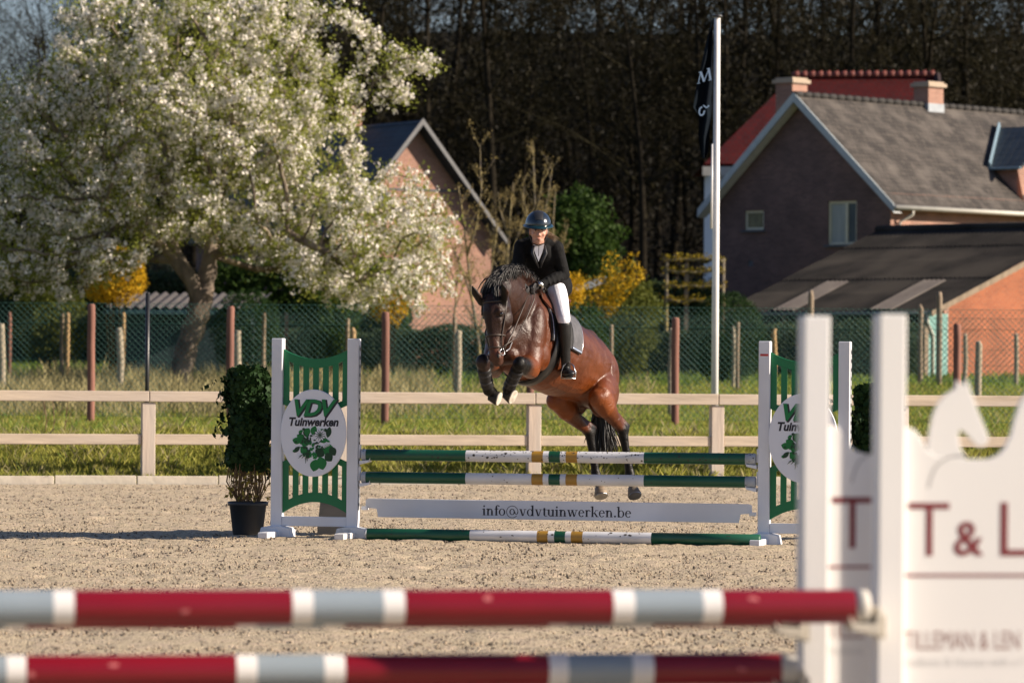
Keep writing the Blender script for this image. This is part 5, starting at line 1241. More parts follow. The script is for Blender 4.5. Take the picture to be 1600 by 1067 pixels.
def fcup(root, o, z):
    c = MB(); c.box((-.05, -.06, z - .055), (.016, .20, .07)); c.prism([(-.058, z - .050), (-.14, z - .046), (-.155, z - .02), (-.145, z - .068), (-.058, z - .085)], -.165, -.075); c.box((-.066, -.12, z - .03), (.018, .085, .06)); c.build('pole_cup', m_beige, root, bevel=.003)
fcup(wn, oN, eN.z); fcup(wf, oF, eF.z); fcup(wf, oF, eLw.z)
# scuffs on the red paint
for r_, E, ds in ((pL, eLw, (2.04, 2.28, .17)), (pN, eN, (1.97, .34, 1.11))):
    s_ = MB()
    for k in range(3):
        c = E - axn * ds[k]; nv = Vector((-.1, -1, rnd.uniform(-.2, .7))).normalized(); nv = (nv - axn * nv.dot(axn)).normalized(); q = c + nv * .0496; tt = axn.cross(nv); kx, kz = rnd.uniform(.006, .02), rnd.uniform(.005, .014)
        s_.add([q + axn * math.cos(j * .785) * kx * rnd.uniform(.6, 1.3) + tt * math.sin(j * .785) * kz * rnd.uniform(.6, 1.2) for j in range(8)], [tuple(range(8))])
    s_.build('paint_scuffs', mat('pink_scuff', (.48, .12, .12), (.44, .10, .11), rough=.7), r_, world=True)
# ---------------------------------------------------------------- potted ivy columns
m_ivy = leafmat('ivy_leaves', (.013, .034, .010), (.022, .050, .014), rough=.6, trans=.12)
m_ivyy = leafmat('yellowed_ivy_leaves', (.34, .27, .05), (.22, .16, .05), trans=.3)
m_pot = mat('dark_plastic_pot', (.018, .021, .026), (.03, .034, .04), scale=5, rough=.5)
m_soil = mat('potting_soil', (.03, .022, .015), (.05, .035, .022), rough=1)
def ivy(label, c, hgt, r, seed, yel=260, trans=None):
    root = thing('potted_ivy', label, 'plant', c, 0, 'potted ivy columns'); g_ = np.random.default_rng(seed)
    ph = .30; p_ = MB(); p_.smooth = True
    p_.tube([(0, 0, 0), (0, 0, .02), (0, 0, ph - .035), (0, 0, ph - .033), (0, 0, ph)], [.125, .135, .165, .180, .182], n=32); p_.build('pot', m_pot, root)
    s_ = MB(); s_.tube([(0, 0, ph), (0, 0, ph + .004)], [.170, .17], n=24); s_.build('soil', m_soil, root)
    n = 6500; th = g_.uniform(0, 2 * np.pi, n); t = g_.random(n); z = ph + .30 + (hgt - ph - .36) * t
    rr = np.array([r * (.74 + .30 * noise.noise(Vector((math.cos(a) * 1.6, math.sin(a) * 1.6, b_ * 3.5 + seed))) + .16 * noise.noise(Vector((math.cos(a) * 5, math.sin(a) * 5, b_ * 11)))) for a, b_ in zip(th, z)])
    rr = rr * np.sqrt(np.clip(1 - ((t - .93) / .085) ** 2, 0, 1), where=t > .93, out=np.ones(n)) * np.where(t < .1, .75 + 2.5 * t, 1) * (.70 + .34 * g_.random(n) ** .5)
    loc = np.stack([np.cos(th) * rr, np.sin(th) * rr, z], 1)
    # sprigs that stick out
    for k in range(34):
        a, zz = g_.uniform(0, 6.28), g_.uniform(ph + .25, hgt); L = g_.uniform(.04, .13) if k else .2
        if k == 0: a, zz = 3.0, hgt - .19
        q = np.array([[math.cos(a) * (r * .85 + L * s), math.sin(a) * (r * .85 + L * s), zz + .03 * math.sin(s * 3) - .05 * s] for s in np.linspace(0, 1, 9)]) + g_.normal(0, .008, (9, 3)); loc = np.vstack([loc, q])
    n = len(loc); T5 = [(0, 0, 0), (.35, .5, .05), (.62, .30, .08), (1.0, 0, 0), (.62, -.30, .08), (.35, -.5, .05)]; F5 = [(0, 1, 2, 3), (0, 3, 4, 5)]
    out = np.stack([loc[:, 0], loc[:, 1], np.full(n, -.05)], 1); out /= np.linalg.norm(out, axis=1)[:, None]; zv = out + g_.normal(0, .45, out.shape); zv /= np.linalg.norm(zv, axis=1)[:, None]
    xv = np.cross(zv, g_.normal(size=zv.shape)); xv[:, 2] -= .6; xv -= zv * (xv * zv).sum(1)[:, None]; xv /= np.linalg.norm(xv, axis=1)[:, None]; yv = np.cross(zv, xv)
    V, Fc = scatter(T5, F5, loc, np.stack([xv, yv, zv], 2), g_.uniform(.032, .060, n)); fastmesh('foliage', V, Fc, m_ivy, root)
    n = yel; th = g_.uniform(0, 2 * np.pi, n); z = ph + .02 + .27 * g_.random(n); rr = g_.uniform(.06, .20, n); leaves('yellow_leaves', np.stack([np.cos(th) * rr, np.sin(th) * rr, z], 1), .045, m_ivyy, root)
    st = MB()
    for k in range(60):
        a = rnd.uniform(0, 6.28); a2 = a + rnd.uniform(-.8, .8); r2 = rnd.uniform(.08, .2); st.tube([(math.cos(a) * .10, math.sin(a) * .10, ph), (math.cos(a2) * r2, math.sin(a2) * r2, ph + .18), (math.cos(a2) * r2 * .8, math.sin(a2) * r2 * .8, ph + .42)], [.005, .004, .003], n=4)
    st.build('stems', mat('ivy_stems', (.20, .12, .06), (.14, .09, .05), rough=.9), root)
    return root
ci = P(387, 838, 38.15); ci.z = 0; ivy('tall column of dark ivy in a black pot, left of the left wing', ci, 1.555, .245, 5)
ci = P(1362, 838, 37.9); ci.z = 0; ivy('narrow ivy column behind the right wing, between the big white uprights', ci, 1.44, .20, 9, 100)
# grey board leaning behind the left wing
c = P(519, 838, 38.3); b = MB(); b.M = Matrix.Translation((c.x, c.y, 0)) @ Matrix.Rotation(JR, 4, 'Z') @ Matrix.Rotation(math.radians(-8), 4, 'X')
b.prism([(-.14, 0), (.13, 0), (.12, .30), (-.125, .30)], -.012, .012); b.bx(-.12, .11, .013, .04, .05, .10)
tag(b.build('grey_board', mat('weathered_grey_board', (.24, .22, .20), (.17, .16, .145), scale=4, rough=.9, stretch=(1, 1, 4)), bevel=.003), 'weathered grey board standing on the sand behind the left wing', 'board')
# ---------------------------------------------------------------- horse
GO = P(838, 535, 37.5)                                   # middle of the girth
fF = Vector((-.46, -.84, .29)).normalized(); fL = Vector((0, 0, 1)).cross(fF).normalized(); fU = fF.cross(fL)
def L(a, l, u): return GO + fF * a + fL * l + fU * u
def remeshed(mb, voxel, smooth=6, fac=.5):
    me = mb.mesh('tmp'); o = bpy.data.objects.new('tmp', me); COL.objects.link(o)
    m = o.modifiers.new('r', 'REMESH'); m.mode = 'VOXEL'; m.voxel_size = voxel; m.use_smooth_shade = True
    if smooth: s = o.modifiers.new('s', 'SMOOTH'); s.iterations = smooth; s.factor = fac
    bpy.context.view_layer.update()
    out = bpy.data.meshes.new_from_object(o.evaluated_get(bpy.context.evaluated_depsgraph_get()))
    bpy.data.objects.remove(o); bpy.data.meshes.remove(me); return out
def organic(name, mb, voxel, mats, parent, smooth=6, fac=.5):
    me = remeshed(mb, voxel, smooth, fac)
    if parent: me.transform(root_of(parent)[1].inverted())
    me.name = name; me.polygons.foreach_set('use_smooth', [True] * len(me.polygons)); return link(name, me, mats, parent)
def seg_d(p, a, b):
    ab = b - a; t = np.clip(((p - a) @ ab) / (ab @ ab), 0, 1); return np.linalg.norm(p - a - t[:, None] * ab, axis=1), t
def E(mb, c, r, ax=None):
    R = Matrix((ax[0], ax[1], ax[2])).transposed() if ax else Matrix((fF, fL, fU)).transposed(); mb.ell(c, r, R, n=20)
def frame_from(z, x):
    z = Vector(z).normalized(); x = Vector(x); x = (x - z * x.dot(z)).normalized(); return (x, z.cross(x), z)
horse = thing('horse', 'glossy bay horse with black legs jumping the green and white poles', 'horse', (GO.x, GO.y, 0))
hb = MB()
# trunk: (a, u, r_lateral, r_vertical)
trunk = [(.60, -.16, .14, .17), (.50, -.12, .21, .29), (.34, -.06, .25, .36), (.12, -.005, .27, .385), (-.15, -.01, .295, .38), (-.42, 0, .30, .36), (-.66, .03, .28, .33), (-.88, .045, .275, .315), (-1.08, .02, .25, .30), (-1.24, -.04, .19, .23)]
hb.loft([(L(a, 0, u), rl, rv) for a, u, rl, rv in trunk], fL, n=28)
hb.loft([(L(.36, 0, .27), .06, .07), (L(.16, 0, .36), .055, .075), (L(-.05, 0, .355), .06, .06), (L(-.3, 0, .31), .09, .06)], fL, n=16)      # withers
hb.loft([(L(-.6, 0, .28), .10, .07), (L(-.85, 0, .33), .12, .06), (L(-1.05, 0, .27), .10, .08)], fL, n=16)                                  # croup ridge
# neck
pn = [P(823, 506, 37.30), P(811, 479, 37.08), P(798, 462, 36.86), P(785, 456, 36.68), P(772, 462, 36.56)]
rn = [(.16, .31), (.125, .245), (.102, .20), (.09, .155), (.083, .115)]
hb.loft([(L(.30, 0, -.02), .22, .36)] + [(p, r[0], r[1]) for p, r in zip(pn, rn)], fL, n=24)
hb.loft([(P(842, 455, 37.35), .04, .04), (P(826, 434, 37.1), .04, .045), (P(808, 425, 36.9), .042, .05), (P(788, 428, 36.72), .042, .05), (P(771, 441, 36.60), .045, .05)], fL, n=12)   # crest
# head: from the poll down to the muzzle; face plane turned to the camera's left
poll = P(770, 455, 36.52); muz = P(777, 566, 36.44)
hz = (poll - muz).normalized()                           # up the head
hx = Vector((.74, -.67, 0)); hx = (hx - hz * hx.dot(hz)).normalized()   # across the head towards its left eye
hy = hz.cross(hx); 
if hy.y > 0: hy = -hy                                    # out of the forehead, towards us
HL = (poll - muz).length
def Hd(t, x, y): return muz + hz * HL * t + hx * x + hy * y
head = [(-.015, 0, .040, .035), (.03, .0, .050, .050), (.10, .0, .056, .062), (.20, .0, .052, .066), (.34, -.005, .055, .080), (.50, -.02, .070, .105), (.64, -.035, .088, .128), (.76, -.04, .098, .130), (.88, -.045, .092, .115), (1.0, -.06, .075, .09)]
head = [(t, x, y, a * (1.02 + .12 * sstep((t - .3) / .35)), b_ * 1.06) for t, x, y, a, b_ in [(q[0], 0, q[2], q[3], q[4]) if len(q) == 5 else (q[0], 0, q[1], q[2], q[3]) for q in head]]
hb.loft([(Hd(t, 0, y), a, b_) for t, _, y, a, b_ in head], hx, n=24)
HR = (hx, hy, hz)
hb.loft([(Hd(.93, 0, .055), .05, .03), (Hd(.70, 0, .075), .062, .03), (Hd(.45, 0, .058), .040, .028), (Hd(.2, 0, .042), .030, .022), (Hd(.08, 0, .04), .034, .02)], hx, n=14)     # forehead and nose bone
for s in (-1, 1):
    E(hb, Hd(.70, s * .085, .03), (.026, .030, .036), HR)                      # brow
    E(hb, Hd(.62, s * .062, -.075), (.042, .085, .095), HR)                    # cheek
    E(hb, Hd(.07, s * .044, .022), (.020, .030, .038), HR)                     # nostril rim
    hb.loft([(Hd(.60, s * .082, .02), .010, .012), (Hd(.38, s * .060, .0), .008, .012)], hx, n=8)
    # ear
E(hb, Hd(-.005, 0, -.02), (.036, .040, .022), HR)                              # lips
E(hb, Hd(.015, 0, -.045), (.030, .028, .022), HR)
ears = [(P(744, 464, 36.50), P(745, 474, 36.52), P(752, 481, 36.54)), (P(786, 452, 36.46), P(789, 464, 36.50), P(787, 477, 36.53))]
ears[0] = (P(738, 446, 36.40), P(743, 459, 36.44), P(752, 474, 36.52)); ears[1] = (P(784, 442, 36.30), P(789, 455, 36.36), P(787, 472, 36.46))
for tip, md, rt_ in ears: hb.loft([(rt_, .030, .028), (md, .042, .020), (md.lerp(tip, .55), .028, .014), (tip, .008, .007)], hx, n=12)
# shoulders, breast, haunches
for s in (-1, 1):
    E(hb, L(.38, s * .17, -.05), (.13, .11, .29), (fF, fL, fU)); E(hb, L(.46, s * .10, -.20), (.10, .10, .16)); E(hb, L(.26, s * .20, -.20), (.14, .08, .14))
    E(hb, L(-1.02, s * .14, -.02), (.22, .145, .27)); E(hb, L(-1.10, s * .14, -.16), (.17, .125, .20))
E(hb, L(.54, 0, -.28), (.10, .15, .09))
# forelegs (shoulder/elbow, knee, fetlock, hoof), by photo position and depth
def leg(pts, radii, side): hb.loft([(p, r if isinstance(r, float) else r[0], r if isinstance(r, float) else r[1]) for p, r in zip(pts, radii)], side, n=18)
kneeL, fetL_, hoofL = P(812, 570, 36.66), P(794, 608, 36.86), P(797, 618, 36.98)
elbL = L(.30, .17, -.33); leg([L(.36, .17, -.20), elbL.lerp(kneeL, .25), elbL.lerp(kneeL, .6), elbL.lerp(kneeL, .9), kneeL], [(.11, .13), (.095, .115), (.072, .08), (.055, .058), (.056, .058)], fL)
leg([kneeL + ZU * .01, kneeL.lerp(fetL_, .25), kneeL.lerp(fetL_, .6), fetL_.lerp(kneeL, .1), fetL_, fetL_.lerp(hoofL, .6)], [.062, .052, .043, .047, .054, .046], fL)
kneeR, fetR_, hoofR = P(754, 567, 36.56), P(763, 609, 36.72), P(776, 619, 36.86)
elbR = L(.34, -.17, -.33); leg([L(.38, -.16, -.20), elbR.lerp(kneeR, .25), elbR.lerp(kneeR, .6), elbR.lerp(kneeR, .9), kneeR], [(.11, .13), (.095, .115), (.072, .08), (.055, .058), (.056, .060)], fL)
leg([kneeR + ZU * .01, kneeR.lerp(fetR_, .25), kneeR.lerp(fetR_, .6), fetR_.lerp(kneeR, .1), fetR_, fetR_.lerp(hoofR, .6)], [.064, .054, .044, .048, .055, .047], fL)
E(hb, kneeL + Vector((0, -.012, .01)), (.062, .056, .068)); E(hb, kneeR + Vector((0, -.012, .01)), (.064, .058, .070))
# hind legs
hipR, stR, hkR, fkR, hfR = L(-1.02, -.15, -.08), P(868, 626, 38.10), P(921, 675, 38.42), P(931, 741, 38.46), P(938, 768, 38.42)
hipL_, stL, hkL, fkL, hfL = L(-1.06, .15, -.08), P(934, 622, 37.96), P(973, 672, 38.22), P(984, 741, 38.24), P(990, 769, 38.20)
def hind(hip, st_, hk, fk, hf, sL):
    mid_ = hip.lerp(st_, .5)
    leg([hip, mid_ + Vector((.02, 0, -.03)), st_ + Vector((.03, .02, .0))], [(.14, .24), (.125, .205), (.095, .125)], fL)
    leg([st_ + Vector((.03, .03, .03)), st_.lerp(hk, .3) + Vector((.012, 0, 0)), st_.lerp(hk, .6), st_.lerp(hk, .85), hk], [(.095, .125), (.085, .105), (.060, .070), (.042, .052), (.046, .058)], fL)
    E(hb, st_, (.09, .085, .09))
    q = hk + Vector((.045, .05, .035)); leg([st_.lerp(hk, .5) + Vector((.045, .05, .02)), st_.lerp(hk, .8) + Vector((.05, .05, .03)), q], [.020, .019, .026], fL)     # tendon and point of hock
    E(hb, hk + Vector((.015, .02, .0)), (.052, .044, .06))
    leg([hk, hk.lerp(fk, .25), hk.lerp(fk, .6), fk.lerp(hk, .12), fk, fk.lerp(hf, .55)], [(.045, .055), .040, .034, .038, .048, .041], fL)
hind(hipR, stR, hkR, fkR, hfR, -1); hind(hipL_, stL, hkL, fkL, hfL, 1)
# dock of the tail
hb.loft([(L(-1.20, 0, .12), .045, .045), (L(-1.34, 0, .0), .035, .035), (L(-1.38, 0, -.18), .025, .025)], fL, n=10)
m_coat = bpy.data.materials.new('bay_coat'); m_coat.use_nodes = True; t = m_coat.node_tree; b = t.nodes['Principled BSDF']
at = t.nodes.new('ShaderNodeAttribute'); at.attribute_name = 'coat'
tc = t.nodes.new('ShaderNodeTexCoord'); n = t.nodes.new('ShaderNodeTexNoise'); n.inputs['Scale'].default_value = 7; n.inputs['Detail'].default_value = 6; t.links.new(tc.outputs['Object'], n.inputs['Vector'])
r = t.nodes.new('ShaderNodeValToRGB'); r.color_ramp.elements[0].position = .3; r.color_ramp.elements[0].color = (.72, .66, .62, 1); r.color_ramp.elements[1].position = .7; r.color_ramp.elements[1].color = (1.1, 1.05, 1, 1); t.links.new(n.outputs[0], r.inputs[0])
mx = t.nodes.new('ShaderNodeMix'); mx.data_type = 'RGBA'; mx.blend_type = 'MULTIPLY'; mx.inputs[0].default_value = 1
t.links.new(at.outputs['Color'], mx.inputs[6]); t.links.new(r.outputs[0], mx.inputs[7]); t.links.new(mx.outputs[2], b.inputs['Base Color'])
b.inputs['Roughness'].default_value = .40
bw = t.nodes.new('ShaderNodeRGBToBW'); ml = t.nodes.new('ShaderNodeMath'); ml.operation = 'MULTIPLY_ADD'; ml.inputs[1].default_value = 14; ml.inputs[2].default_value = .14; ml.use_clamp = True
mn = t.nodes.new('ShaderNodeMath'); mn.operation = 'MINIMUM'; mn.inputs[1].default_value = .38
t.links.new(at.outputs['Color'], bw.inputs[0]); t.links.new(bw.outputs[0], ml.inputs[0]); t.links.new(ml.outputs[0], mn.inputs[0]); t.links.new(mn.outputs[0], b.inputs['Specular IOR Level'])
nb = t.nodes.new('ShaderNodeTexNoise'); nb.inputs['Scale'].default_value = 11; nb.inputs['Detail'].default_value = 5; nb.inputs['Distortion'].default_value = .6; t.links.new(tc.outputs['Object'], nb.inputs['Vector'])
bp = t.nodes.new('ShaderNodeBump'); bp.inputs['Strength'].default_value = .6; bp.inputs['Distance'].default_value = .022; t.links.new(nb.outputs[0], bp.inputs['Height'])
n3 = t.nodes.new('ShaderNodeTexNoise'); n3.inputs['Scale'].default_value = 85; n3.inputs['Detail'].default_value = 3; t.links.new(tc.outputs['Object'], n3.inputs['Vector'])
b3 = t.nodes.new('ShaderNodeBump'); b3.inputs['Strength'].default_value = .5; b3.inputs['Distance'].default_value = .004; t.links.new(n3.outputs[0], b3.inputs['Height']); t.links.new(bp.outputs[0], b3.inputs['Normal']); t.links.new(b3.outputs[0], b.inputs['Normal'])
rr_ = t.nodes.new('ShaderNodeMapRange'); rr_.inputs['To Min'].default_value = .33; rr_.inputs['To Max'].default_value = .55; rr_.inputs['From Min'].default_value = .3; rr_.inputs['From Max'].default_value = .7; t.links.new(n.outputs[0], rr_.inputs[0]); t.links.new(rr_.outputs[0], b.inputs['Roughness'])
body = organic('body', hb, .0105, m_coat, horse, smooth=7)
off = np.array(ROOTM[horse.name].translation); nV = len(body.data.vertices); co = np.empty(nV * 3, np.float32); body.data.vertices.foreach_get('co', co); co = co.reshape(-1, 3) + off
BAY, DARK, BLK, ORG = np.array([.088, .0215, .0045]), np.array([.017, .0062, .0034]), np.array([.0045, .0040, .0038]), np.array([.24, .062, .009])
col = np.tile(BAY, (nV, 1)); A3 = lambda v: np.array(tuple(v))
lu = (co - A3(GO)) @ A3(fU); la = (co - A3(GO)) @ A3(fF); ll = (co - A3(GO)) @ A3(fL)
def mixc(w, c):
    global col
    w = np.clip(w, 0, 1)[:, None]; col = col * (1 - w) + c * w
mixc((-.20 - lu) / .2 * (la > -.9) * .55, ORG)                                        # paler under the belly
mixc(np.clip((lu - .18) / .14, 0, 1) * .65, DARK); mixc(np.clip((la - .42) / .15, 0, 1) * .55, DARK)                                     # darker along the back; chest also, its shade put into the coat
d_, _ = seg_d(co, A3(pn[0]), A3(pn[3])); mixc((.40 - d_) / .2 * .5 * (la > .3), DARK); mixc(np.clip(1 - np.abs(la + .72) / .3, 0, 1) * np.clip((.1 - lu) / .3, 0, 1) * .6, ORG)  # neck darker, flank brighter: shaded and lit tones put into the coat
for a_, c_, w_ in ((kneeL, fetL_, .13), (kneeR, fetR_, .13), (fetL_, hoofL, .12), (fetR_, hoofR, .12), (hkR, fkR, .125), (hkL, fkL, .125), (fkR, hfR, .11), (fkL, hfL, .11)):
    d_, _ = seg_d(co, A3(a_), A3(c_)); mixc((w_ - d_) / .04 * np.clip((a_.z + (.02 if a_ in (hkR, hkL) else .2) - co[:, 2]) / .06, 0, 1), BLK)
for a_, c_ in ((elbL.lerp(kneeL, .45), kneeL), (elbR.lerp(kneeR, .45), kneeR)):
    d_, t_ = seg_d(co, A3(a_), A3(c_)); mixc((.13 - d_) / .05 * np.clip(t_ * 1.5, 0, 1), BLK)
for a_, c_ in ((stR, hkR), (stL, hkL)):
    d_, t_ = seg_d(co, A3(a_), A3(c_)); mixc((.13 - d_) / .05 * np.clip((t_ - .86) * 6, 0, 1), BLK)
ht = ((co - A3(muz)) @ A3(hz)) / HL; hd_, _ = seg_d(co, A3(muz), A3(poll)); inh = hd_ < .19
mixc(inh * np.clip((ht - .12) / .3, 0, 1) * .92, DARK); mixc(inh * np.clip((.13 - ht) / .12, 0, 1) * .75, np.array([.03, .015, .012]))  # face shade put into the coat colour, over its own dark brown
for tip, md, rt_ in ears: d_, _ = seg_d(co, A3(tip), A3(rt_)); mixc((.05 - d_) / .015, BLK * 1.5)
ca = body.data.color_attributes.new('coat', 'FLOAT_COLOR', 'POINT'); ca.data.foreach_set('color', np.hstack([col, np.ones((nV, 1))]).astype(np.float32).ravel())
# hooves
m_hoof = mat('hoof_horn', (.30, .22, .14), (.13, .10, .07), scale=14, rough=.6, stretch=(1, 1, 3)); m_hoofd = mat('dark_hoof_horn', (.07, .06, .05), (.20, .16, .11), scale=12, rough=.6); m_hoofb = mat('black_hoof_horn', (.012, .011, .010), (.022, .019, .017), scale=12, rough=.55, spec=.3); m_hoofw = mat('pale_hoof_sole', (.62, .58, .50), (.36, .31, .25), scale=18, rough=.7); m_shoe = mat('horse_shoe_steel', (.35, .34, .33), (.25, .24, .23), rough=.35, metal=1)
def hoof(c, dirv, r, m, sole=False):
    dv = Vector(dirv).normalized(); h = MB(); h.smooth = True; h.tube([c - dv * .035, c, c + dv * .045, c + dv * .05], [r * .78, r * .92, r * 1.12, r * 1.08], n=20); o = h.build('hoof', m, horse, world=True)
    s = MB(); e = c + dv * .051; s.tube([e, e + dv * .007], [r * 1.06, r * 1.04], n=20); s.build('shoe', m_hoofw if sole else m_shoe, o, world=True)
    return o
hoof(P(938, 767, 38.40), P(939, 778, 38.36) - P(934, 755, 38.44), .057, m_hoof); hoof(P(990, 767, 38.18), P(993, 778, 38.14) - P(987, 755, 38.24), .057, m_hoofd)
hoof(P(794, 616, 36.90), P(806, 621, 36.90) - P(795, 615, 36.93), .060, m_hoofb, True); hoof(P(771, 620, 36.78), P(783, 622, 36.82) - P(772, 618, 36.84), .056, m_hoofb, True)
for a_, c_ in ((kneeL, fetL_), (kneeR, fetR_)):
    b_ = MB(); b_.smooth = False; q = [a_.lerp(c_, k) for k in (.20, .24, .5, .76, .86, .88)]; b_.tube(q, [.050, .060, .055, .054, .058, .052], n=14, side=(1, 0, 0)); o = b_.build('leg_boot', mat('black_leg_boot', (.008, .008, .009), (.016, .015, .016), scale=12, rough=.5, spec=.35), horse, world=True, bevel=.002, smooth=True)
    s_ = MB()
    for k in (.42, .68): s_.tube([a_.lerp(c_, k - .035), a_.lerp(c_, k + .035)], [.0572, .0572], n=16); 
    s_.build('boot_straps', mat('boot_straps', (.03, .03, .033), (.02, .02, .022), rough=.6), o, world=True, smooth=True)
# eyes, nostrils
m_eye = mat('horse_eye', (.008, .006, .005), (.014, .010, .008), rough=.05, spec=.9); m_dk = mat('nostril_dark', (.006, .005, .005), (.01, .008, .008), rough=.8)
for s in (-1, 1):
    e = MB(); e.smooth = True; e.ell(Hd(.655, s * .098, .018), (.019, .019, .021), None, n=16); e.build('eye', m_eye, horse, world=True)
    e = MB(); e.smooth = True; e.ell(Hd(.075, s * .052, .040), (.010, .012, .019), Matrix(HR).transposed(), n=12); e.build('nostril', m_dk, horse, world=True)
# hair: mane, forelock and tail as many fine locks
m_hair = mat('black_horse_hair', (.006, .0055, .0055), (.013, .011, .010), scale=30, rough=.42, spec=.4)
def locks(name, roots, fn, n, r, seed, m=m_hair, parent=horse):
    g_ = random.Random(seed); h = MB(); h.smooth = True
    for k in range(n):
        p, dv, ln, cu = fn(g_, k / n); pts_ = [Vector(p)]; d_ = Vector(dv).normalized()
        for i in range(6): d_ = (d_ + Vector(cu) * .25 + Vector((g_.gauss(0, .09), g_.gauss(0, .09), g_.gauss(0, .05)))).normalized(); pts_.append(pts_[-1] + d_ * ln / 6)
        rr = r * g_.uniform(.7, 1.3); h.tube(pts_, [rr, rr * 1.25, rr * 1.3, rr * 1.1, rr * .8, rr * .5, rr * .15], n=5, flat=.5)
    return h.build(name, m, parent, world=True)
crest = [P(845, 450, 37.38), P(828, 428, 37.12), P(812, 418, 36.92), P(796, 417, 36.76), P(782, 426, 36.64), P(770, 440, 36.56)]
def along(pl, t):
    t *= len(pl) - 1; i = min(int(t), len(pl) - 2); return pl[i].lerp(pl[i + 1], t - i)
def f_mane(g_, t):
    p = along(crest, t) + Vector((g_.uniform(-.03, .03), g_.uniform(-.03, .03), g_.uniform(-.03, .02))); s = -1 if g_.random() < .72 else 1
    return p, fL * s * .9 + ZU * g_.uniform(-.2, .25) + fF * g_.uniform(-.1, .5), g_.uniform(.07, .11 if s > 0 else .22), (0, -.05, -1.6)
locks('mane', None, f_mane, 900, .0036, 4)
def f_mane2(g_, t):
    p = along(crest, t * .9) + Vector((g_.uniform(-.02, .02), g_.uniform(-.02, .02), g_.uniform(-.01, .02)))
    return p, Vector((g_.uniform(-.6, .5), -.2, g_.uniform(.2, .7))), g_.uniform(.02, .04), (g_.uniform(-1, 1), 0, -.9)
locks('mane_top', None, f_mane2, 300, .0032, 5)
def f_mane3(g_, t):
    p = along(crest, .48 + .52 * t) + Vector((g_.uniform(-.05, .05), -.045, g_.uniform(-.03, .015))); return p, Vector((g_.uniform(-.9, -.1), -.3, g_.uniform(-.7, .0))), g_.uniform(.10, .20), (-.12, -.08, -1.3)
locks('mane', None, f_mane3, 620, .0038, 8)
def f_fore(g_, t):
    p = Hd(g_.uniform(.93, 1.08), g_.uniform(-.075, .075), g_.uniform(-.05, .04)); return p, hy * .5 - hz * .7 + hx * g_.uniform(-.4, .4), g_.uniform(.10, .20), tuple(-hz * 2.2 - hy * .2)
locks('forelock', None, f_fore, 420, .006, 6)
def f_tail(g_, t):
    p = L(-1.33, g_.uniform(-.035, .035), .0 - .18 * t) + Vector((g_.uniform(-.02, .02), g_.uniform(-.02, .02), 0)); return p, Vector((g_.uniform(-.10, .25), .25, -1.0)), g_.uniform(.36, .60), (g_.uniform(-.10, .12), -.05, -.45)
locks('tail', None, f_tail, 380, .010, 7)
# ---------------------------------------------------------------- tack
m_leather = mat('brown_saddle_leather', (.115, .035, .016), (.07, .022, .011), scale=8, rough=.35, bump=.2); m_blk = mat('black_leather', (.012, .011, .011), (.022, .020, .019), scale=10, rough=.4); m_pad = mat('black_saddle_pad', (.011, .011, .013), (.018, .018, .021), scale=30, rough=.8)
m_padg = mat('grey_quilted_pad', (.085, .085, .095), (.05, .05, .058), scale=20, rough=.7); m_xtal = mat('crystal_trim', (.45, .50, .60), (.20, .28, .45), scale=90, rough=.15, spec=.9); m_steel = mat('stirrup_steel', (.60, .60, .60), (.5, .5, .5), rough=.25, metal=1)
m_rein = mat('dark_brown_strap', (.045, .028, .020), (.030, .020, .015), scale=9, rough=.45); m_bead = mat('silver_beads', (.60, .60, .62), (.35, .35, .38), scale=80, rough=.2, metal=.6)
def tr_at(a):
    q = sorted(trunk, key=lambda r: r[0])
    for (a0, u0, l0, v0), (a1, u1, l1, v1) in zip(q[:-1], q[1:]):
        if a0 <= a <= a1: k = (a - a0) / (a1 - a0); return u0 + (u1 - u0) * k, l0 + (l1 - l0) * k, v0 + (v1 - v0) * k
def skin_pt(a, ang, off):
    "ang 0 at the spine, positive down the left side"
    u0, rl_, rv = tr_at(a); wt = .055 * max(0, 1 - abs(ang) / .5); return L(a, (rl_ + off) * math.sin(ang), u0 + (rv + off + wt) * math.cos(ang))
def patch(name, edge, off, th, m, parent, n=22, q=12, side=1):
    "edge(t) -> (a_front, a_back) for t from top to bottom; angle range in edge.ang"
    vs = []; fs = []
    for k in (0, 1):
        for i in range(n + 1):
            t = i / n; ang = edge['a0'] + (edge['a1'] - edge['a0']) * t; af, ab = edge['f'](t)
            for j in range(q + 1): vs.append(skin_pt(af + (ab - af) * j / q, ang * side, off + th * k * (1 - .0 * t)))
    N_ = (n + 1) * (q + 1)
    for i in range(n):
        for j in range(q):
            k = i * (q + 1) + j; fs.append((k, k + 1, k + q + 2, k + q + 1)); fs.append((N_ + k, N_ + k + q + 1, N_ + k + q + 2, N_ + k + 1))
    rim = [i * (q + 1) for i in range(n + 1)] + [n * (q + 1) + j for j in range(1, q + 1)] + [i * (q + 1) + q for i in range(n - 1, -1, -1)] + [j for j in range(q - 1, 0, -1)]
    for a_, b_ in zip(rim, rim[1:] + rim[:1]): fs.append((a_, N_ + a_, N_ + b_, b_))
    mb = MB(); mb.smooth = True; mb.add(vs, fs); return mb.build(name, m, parent, world=True), rim, vs
saddle = thing('saddle', 'brown leather jumping saddle with a black pad and stirrups on the bay horse', 'saddle', (GO.x, GO.y, 0))
ed = dict(a0=-.02, a1=1.62, f=lambda t: (.235 - .10 * (1 - min(1, t * 3)) - .02 * max(0, t - .8) * 5, -.36 + .09 * t))
